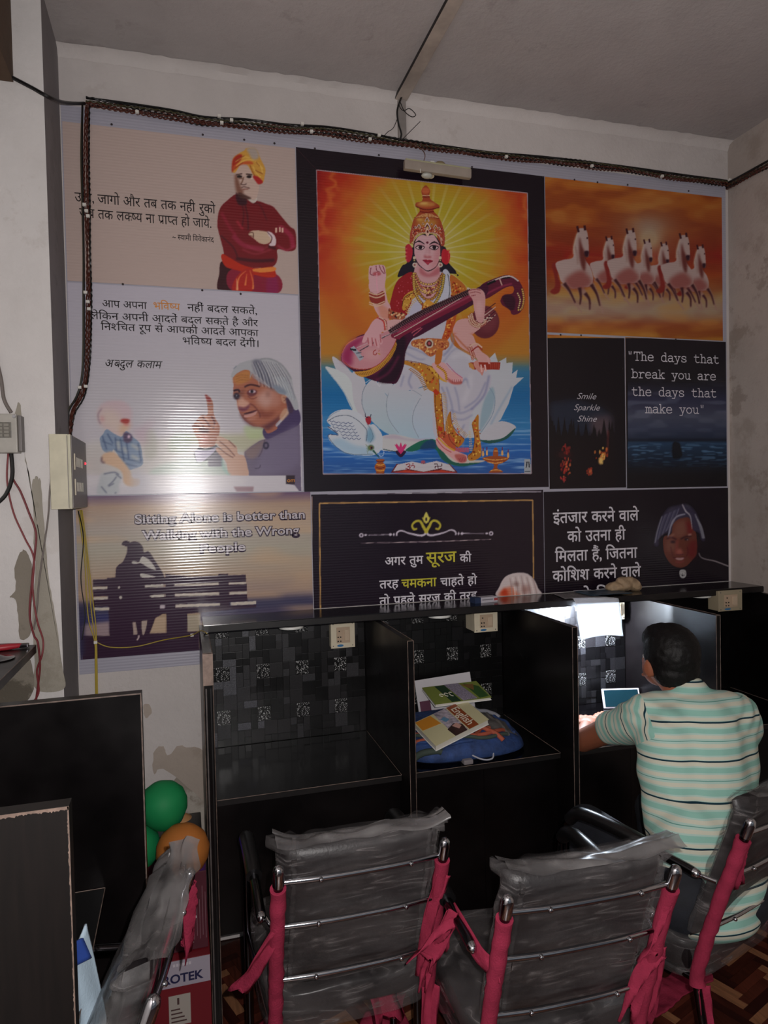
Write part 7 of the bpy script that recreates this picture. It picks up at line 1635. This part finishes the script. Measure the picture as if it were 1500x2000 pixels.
for k, (dy, m_, r, w) in enumerate(((-8, M_WB, .0045, .0), (-6, M_WB, .0035, .002), (-4, M_WG, .0030, .003), (-2, M_WR, .0030, .004), (0, M_WB, .0030, .004), (1, M_WR, .0030, .004), (3, M_WR, .0028, .004), (5, M_WB, .0028, .004), (6, M_WR, .0028, .0045))):
    rs = random.Random(k); P = []
    for i, (x, y) in enumerate(hp_):
        f_ = 1.2 if i < 9 else .8
        P.append(py_(x, y+dy*f_+rs.uniform(-1.4, 1.4), WALL-.010-.004*(k % 3)))
    e = px_(1432, 360+dy*.5, XR-.008); e2 = px_(1500, 322+dy, XR-.008); e3 = px_(1560, 290+dy, XR-.008); e.y = min(e.y, WALL-.012)
    cable(P+[Vector((XR-.012, WALL-.014, P[-1].z-.01)), e2, e3], r, m_, 'thin dark or copper wire strand in the bundle along the top of the wall', gH, wob=w, seed=k)
gV = 'wire strands dropping down the left edge of the prints'
vp = [(170,204),(168,300),(170,400),(172,500),(173,580),(172,680),(168,740),(158,775),(142,805),(138,840),(136,856)]
for k, (dx, m_, w) in enumerate(((-10, M_WG, .0), (-8, M_WB, .0), (-3, M_WR, .003), (0, M_WR, .0035), (3, M_WR, .0035), (5, M_WB, .003))):
    rs = random.Random(20+k); P = []
    for i, (x, y) in enumerate(vp): P.append(py_(x+dx*(1 if i < 9 else .5)+rs.uniform(-1, 1), y, WALL-.012-.003*(k % 3) if i < 8 else WALL-.03))
    cable(P, .0030, m_, 'wire strand running down the left side of the prints into the vented box', gV, wob=w, seed=k)
clip = MB().bbox(-.006, .006, -.010, .002, -.005, .005, .0015).mesh('clip'); clip.materials.append(mat('clip_white', 'd8d4cc', .4))
for i, (x, y) in enumerate(((268,220),(428,228),(452,236),(433,241),(590,243),(608,258),(740,265),(722,273),(988,307),(1155,325),(165,401),(169,413),(172,423),(167,572),(172,590),(174,604),(156,757),(168,755),(1292,345),(1424,352))):
    o = bpy.data.objects.new('cable_clip', clip); COL.objects.link(o); o.location = py_(x, y, WALL-.022); tag(o, 'tiny white clip holding the wire bundle against the wall', 'clip', 'white cable clips on the wires')
P = [px_(-60, 120, -.46), Vector(py_(0, 140, PY-.03)), py_(60, 170, PY-.025), py_(100, 192, PY-.02), py_(130, 201, WALL-.15), py_(165, 202, WALL-.012)]
P[0] = Vector(py_(-60, 118, PY-.2))
cable(P, .0058, M_WB, 'thick black cable sagging in from the upper left corner', None, sm=8)
# knot of wires at the ceiling casing
cable([py_(784, 190, 2.68), py_(776, 215, 2.67), py_(778, 240, 2.675), py_(784, 262, 2.68), py_(779, 275, 2.685)], .0036, M_WB, 'black wire dropping from the ceiling casing into the bundle')
cable([py_(787, 186, 2.68), py_(780, 205, 2.66), py_(788, 216, 2.65), py_(800, 212, 2.64), py_(812, 224, 2.64), py_(804, 228, 2.645), py_(790, 217, 2.655), py_(782, 200, 2.67)], .0016, M_WB, 'thin black wire loop below the ceiling casing')
cable([py_(786, 272, 2.68), py_(803, 255, 2.66), py_(821, 237, 2.64)], .0014, M_WB, 'short stiff wire end sticking up from the bundle')
cable([py_(776, 232, 2.68), py_(768, 250, 2.68), py_(757, 258, 2.68), py_(748, 268, 2.685)], .0014, M_WB, 'thin black wire curving left from the casing drop')
cable([py_(800, 278, 2.68), py_(822, 290, 2.67), py_(830, 302, 2.66), py_(828, 314, 2.67)], .0018, mat('wire_brown', '5c3c30', .5), 'short brown wire feeding the white light fitting')
# light fitting above the goddess print
pA, pB = py_(789, 322, 2.655), py_(919, 341, 2.655); mid_ = (pA+pB)/2
lf = thing('light_fitting', 'dusty white tube light fitting tilted over the top of the goddess print', 'light fitting', tuple(mid_)); an = math.atan2(pB.z-pA.z, pB.x-pA.x); Lh = (pB-pA).length/2
Rm = Matrix.Rotation(-an, 4, 'Y')
MB().bbox(-Lh, Lh, -.012, .012, -.019, .019, .006, 0, Rm).build('housing', mat('dusty_white', '9d9186', .6, var=.12, vs=14), lf, 60)
MB().bbox(-Lh+.004, Lh-.004, -.0125, .010, .016, .022, .002, 0, Rm).build('top_edge', mat('dusty_edge', 'a8a484', .6), lf)
MB().tube([(-.02, .015, .025), (-.02, .028, .0), (-.02, .02, -.02)], .012, 12).build('bulb_holder', M_CREAM, lf, True)
MB().sphere((-.045, .005, -.026), .018, 14, (1.3, .9, .6)).build('bulb', mat('bulb_white', 'b8b8b0', .3), lf, True)
MB().sphere((.015, .012, .026), .020, 14, (1.2, .9, .7)).build('mount', mat('mount_tan', '8c7c5c', .6), lf, True)
MB().bbox(-.03, -.012, .0, .02, .02, .034, .003).build('connector', M_WHITE, lf); MB().tube([(-Lh*.55, -.012, -.01), (-Lh*.55, -.014, -.026)], .0015, 6).build('pull_wire', M_WHITE, lf)
# vented box on the side of the pillar
vb = thing('vented_box', 'cream metal box with vent slots on the pillar, wires entering its top', 'junction box', (PX+.001, 2.35, 1.672))
x1 = .0485; HB = .232
MB().bbox(0, x1, 0, .34, 0, HB, .002).build('box', M_GREYM, vb); MB().bbox(x1+.0002, x1+.003, .004, .336, .003, HB-.003, .0008).build('side_cover', M_DGREY, vb)
MB().bbox(-.012, x1-.008, -.0035, 0, .0, HB, .001).build('front_lip', mat('cream_lip', 'c4bea6', .5, var=.15, vs=14), vb)
MB().box(x1-.0105, x1-.0085, -.0040, -.0028, .004, HB-.004).build('seam', M_DGREY, vb)
for z0 in (.055, .135):
    for k in range(6): MB().bbox(x1+.0028, x1+.0045, .09+k*.026, .10+k*.026, z0, z0+.030, .0005).build('vent_slot', mat('vent_light', 'c8c4b8', .6), vb)
    MB().bbox(x1+.0028, x1+.006, .040, .052, z0-.012, z0+.040, .001).build('clip_plate', M_CREAM, vb)
MB().lathe([(.004, 0), (.003, .003)], 10, Matrix.Translation((x1+.003, .30, .155)) @ Matrix.Rotation(PI/2, 4, 'Y')).build('red_lamp', mat('lamp_red', 'ff2030', .4, emit='ff2030', es=5), vb)
# yellow wires below it
gY = 'thin yellow wires hanging below the vented box'
for k, (dx, m_) in enumerate(((0, M_WY), (3, M_WY), (-4, M_WY))):
    cable([py_(157+dx, 996, WALL-.05), py_(163+dx, 1040, WALL-.03), py_(170+dx, 1100, WALL-.02), py_(176+dx*1.6-1, 1160, WALL-.018), py_(181+dx*1.8, 1215, WALL-.018), py_(187+dx*.5, 1254, WALL-.018), py_(188+dx*.5, 1300, WALL-.015), py_(189+dx*.5, 1362, WALL-.012)], .0020, m_, 'yellow wire hanging from the vented box down past the bench print', gY)
cable([py_(188, 1254, WALL-.018), py_(215, 1264, WALL-.018), py_(265, 1263, WALL-.018), py_(320, 1250, WALL-.018), py_(372, 1241, 2.60), py_(392, 1232, 2.50), py_(404, 1237, 2.30)], .0018, M_WY, 'yellow wire crossing below the bench print to the booth corner')
cable([py_(153, 998, WALL-.06), py_(163, 1050, WALL-.03), py_(158, 1130, WALL-.02), py_(166, 1200, WALL-.02), py_(160, 1250, WALL-.02)], .0018, M_WB, 'thin dark wire at the very left edge of the bench print')
for x, y in ((187,1254),(375,1240)): o = bpy.data.objects.new('cable_clip', clip); COL.objects.link(o); o.location = py_(x, y, WALL-.022); tag(o, 'tiny white clip holding the wire bundle against the wall', 'clip', 'white cable clips on the wires')
# meter box at the left edge and the wires round it
a_ = py_(38, 808, PY-.055); b_ = py_(30, 884, PY-.055); mb_ = thing('meter_box', 'pale grey meter box with a small window cut off at the left edge', 'meter box', (a_.x-.07, PY-.001, b_.z))
Hm = a_.z-b_.z
MB().bbox(-.07, .062, -.055, 0, 0, Hm, .004).build('case', mat('meter_case', 'a8a49c', .5, var=.1), mb_); MB().bbox(.0625, .072, -.045, 0, .004, Hm-.004, .002).build('side_flange', M_DGREY, mb_)
MB().bbox(-.05, .047, -.0575, -.055, Hm*.38, Hm*.78, .001).build('window', mat('meter_window', '6a665e', .3, var=.2, vs=90), mb_)
for k in range(5):
    for j in range(4): MB().box(-.045+k*.018, -.032+k*.018, -.0585, -.0574, Hm*(.41+j*.09), Hm*(.47+j*.09)).build('window_cell', mat('meter_cell', '88847a', .5), mb_)
MB().lathe([(.006, 0), (.005, .004)], 10, Matrix.Translation((.055, -.055, Hm-.008)) @ Matrix.Rotation(PI/2, 4, 'X')).build('screw', M_CHROME, mb_, True)
M_ = PY-.012
cable([py_(-10, 690, M_), py_(2, 740, M_), py_(8, 780, M_), py_(22, 806, M_)], .0055, M_WGR, 'grey flex curving down into the top of the meter box')
cable([py_(22, 886, M_), py_(24, 930, M_-.01), py_(12, 965, M_-.02), py_(-8, 985, M_-.02)], .0062, M_WB, 'thick black cable curling out left below the meter box')
cable([py_(24, 886, M_), py_(24, 930, M_), py_(40, 960, M_), py_(56, 1000, M_), py_(70, 1040, M_), py_(68, 1080, M_), py_(62, 1140, M_), py_(58, 1200, M_), py_(66, 1240, M_), py_(74, 1256, M_), py_(78, 1300, M_), py_(74, 1340, M_), py_(70, 1370, M_)], .0032, M_WRED, 'dark red wire looping down the pillar, right strand')
cable([py_(16, 886, M_), py_(14, 940, M_), py_(26, 1000, M_), py_(48, 1050, M_), py_(66, 1090, M_-.005), py_(64, 1150, M_), py_(72, 1210, M_-.004), py_(84, 1250, M_), py_(82, 1280, M_-.01), py_(72, 1310, M_), py_(76, 1350, M_), py_(66, 1370, M_)], .0028, mat('wire_maroon', '7c3034', .5), 'dull red wire looping down the pillar, left strand')
cable([py_(107, 856, M_), py_(108, 880, M_), py_(98, 950, M_), py_(94, 1010, M_), py_(84, 1080, M_), py_(76, 1140, M_), py_(72, 1190, M_), py_(66, 1230, M_)], .0026, M_WGR, 'grey twin wire slanting down the pillar from the vented box')
# things on the left shelf end
pr = thing('pliers', 'red-handled tool lying on the left shelf end', 'pliers', (-.52, 2.33, 1.25))
MB().tube([(-.06, -.02, .010), (-.0, .0, .010), (.035, .012, .010)], [.010, .010, .006], 8, sm=4).build('handle', mat('handle_red', 'a02430', .4), pr, True); MB().tube([(-.06, .02, .010), (0, .012, .010), (.035, .020, .010)], [.009, .009, .005], 8, sm=4).build('handle', mat('handle_plum', '5c2434', .4), pr, True)
MB().bbox(.030, .055, .005, .028, .003, .014, .003).build('jaw', M_DCHROME, pr)
rl = thing('metal_disc', 'shiny metal disc lying on the left shelf end below the red tool', 'disc', (-.525, 2.20, 1.25)); MB().lathe([(.052, 0), (.052, .004), (.03, .006), (.016, .012), (.010, .012)], 28).build('disc', M_DCHROME, rl, True); MB().lathe([(.012, .012), (.010, .018)], 14).build('hub', M_CHROME, rl, True)
# folded umbrella leaning below the bench print
cu = thing('folded_umbrella', 'thin folded umbrella leaning on the left edge of the child print', 'umbrella', (0, 0, 0)) if False else None
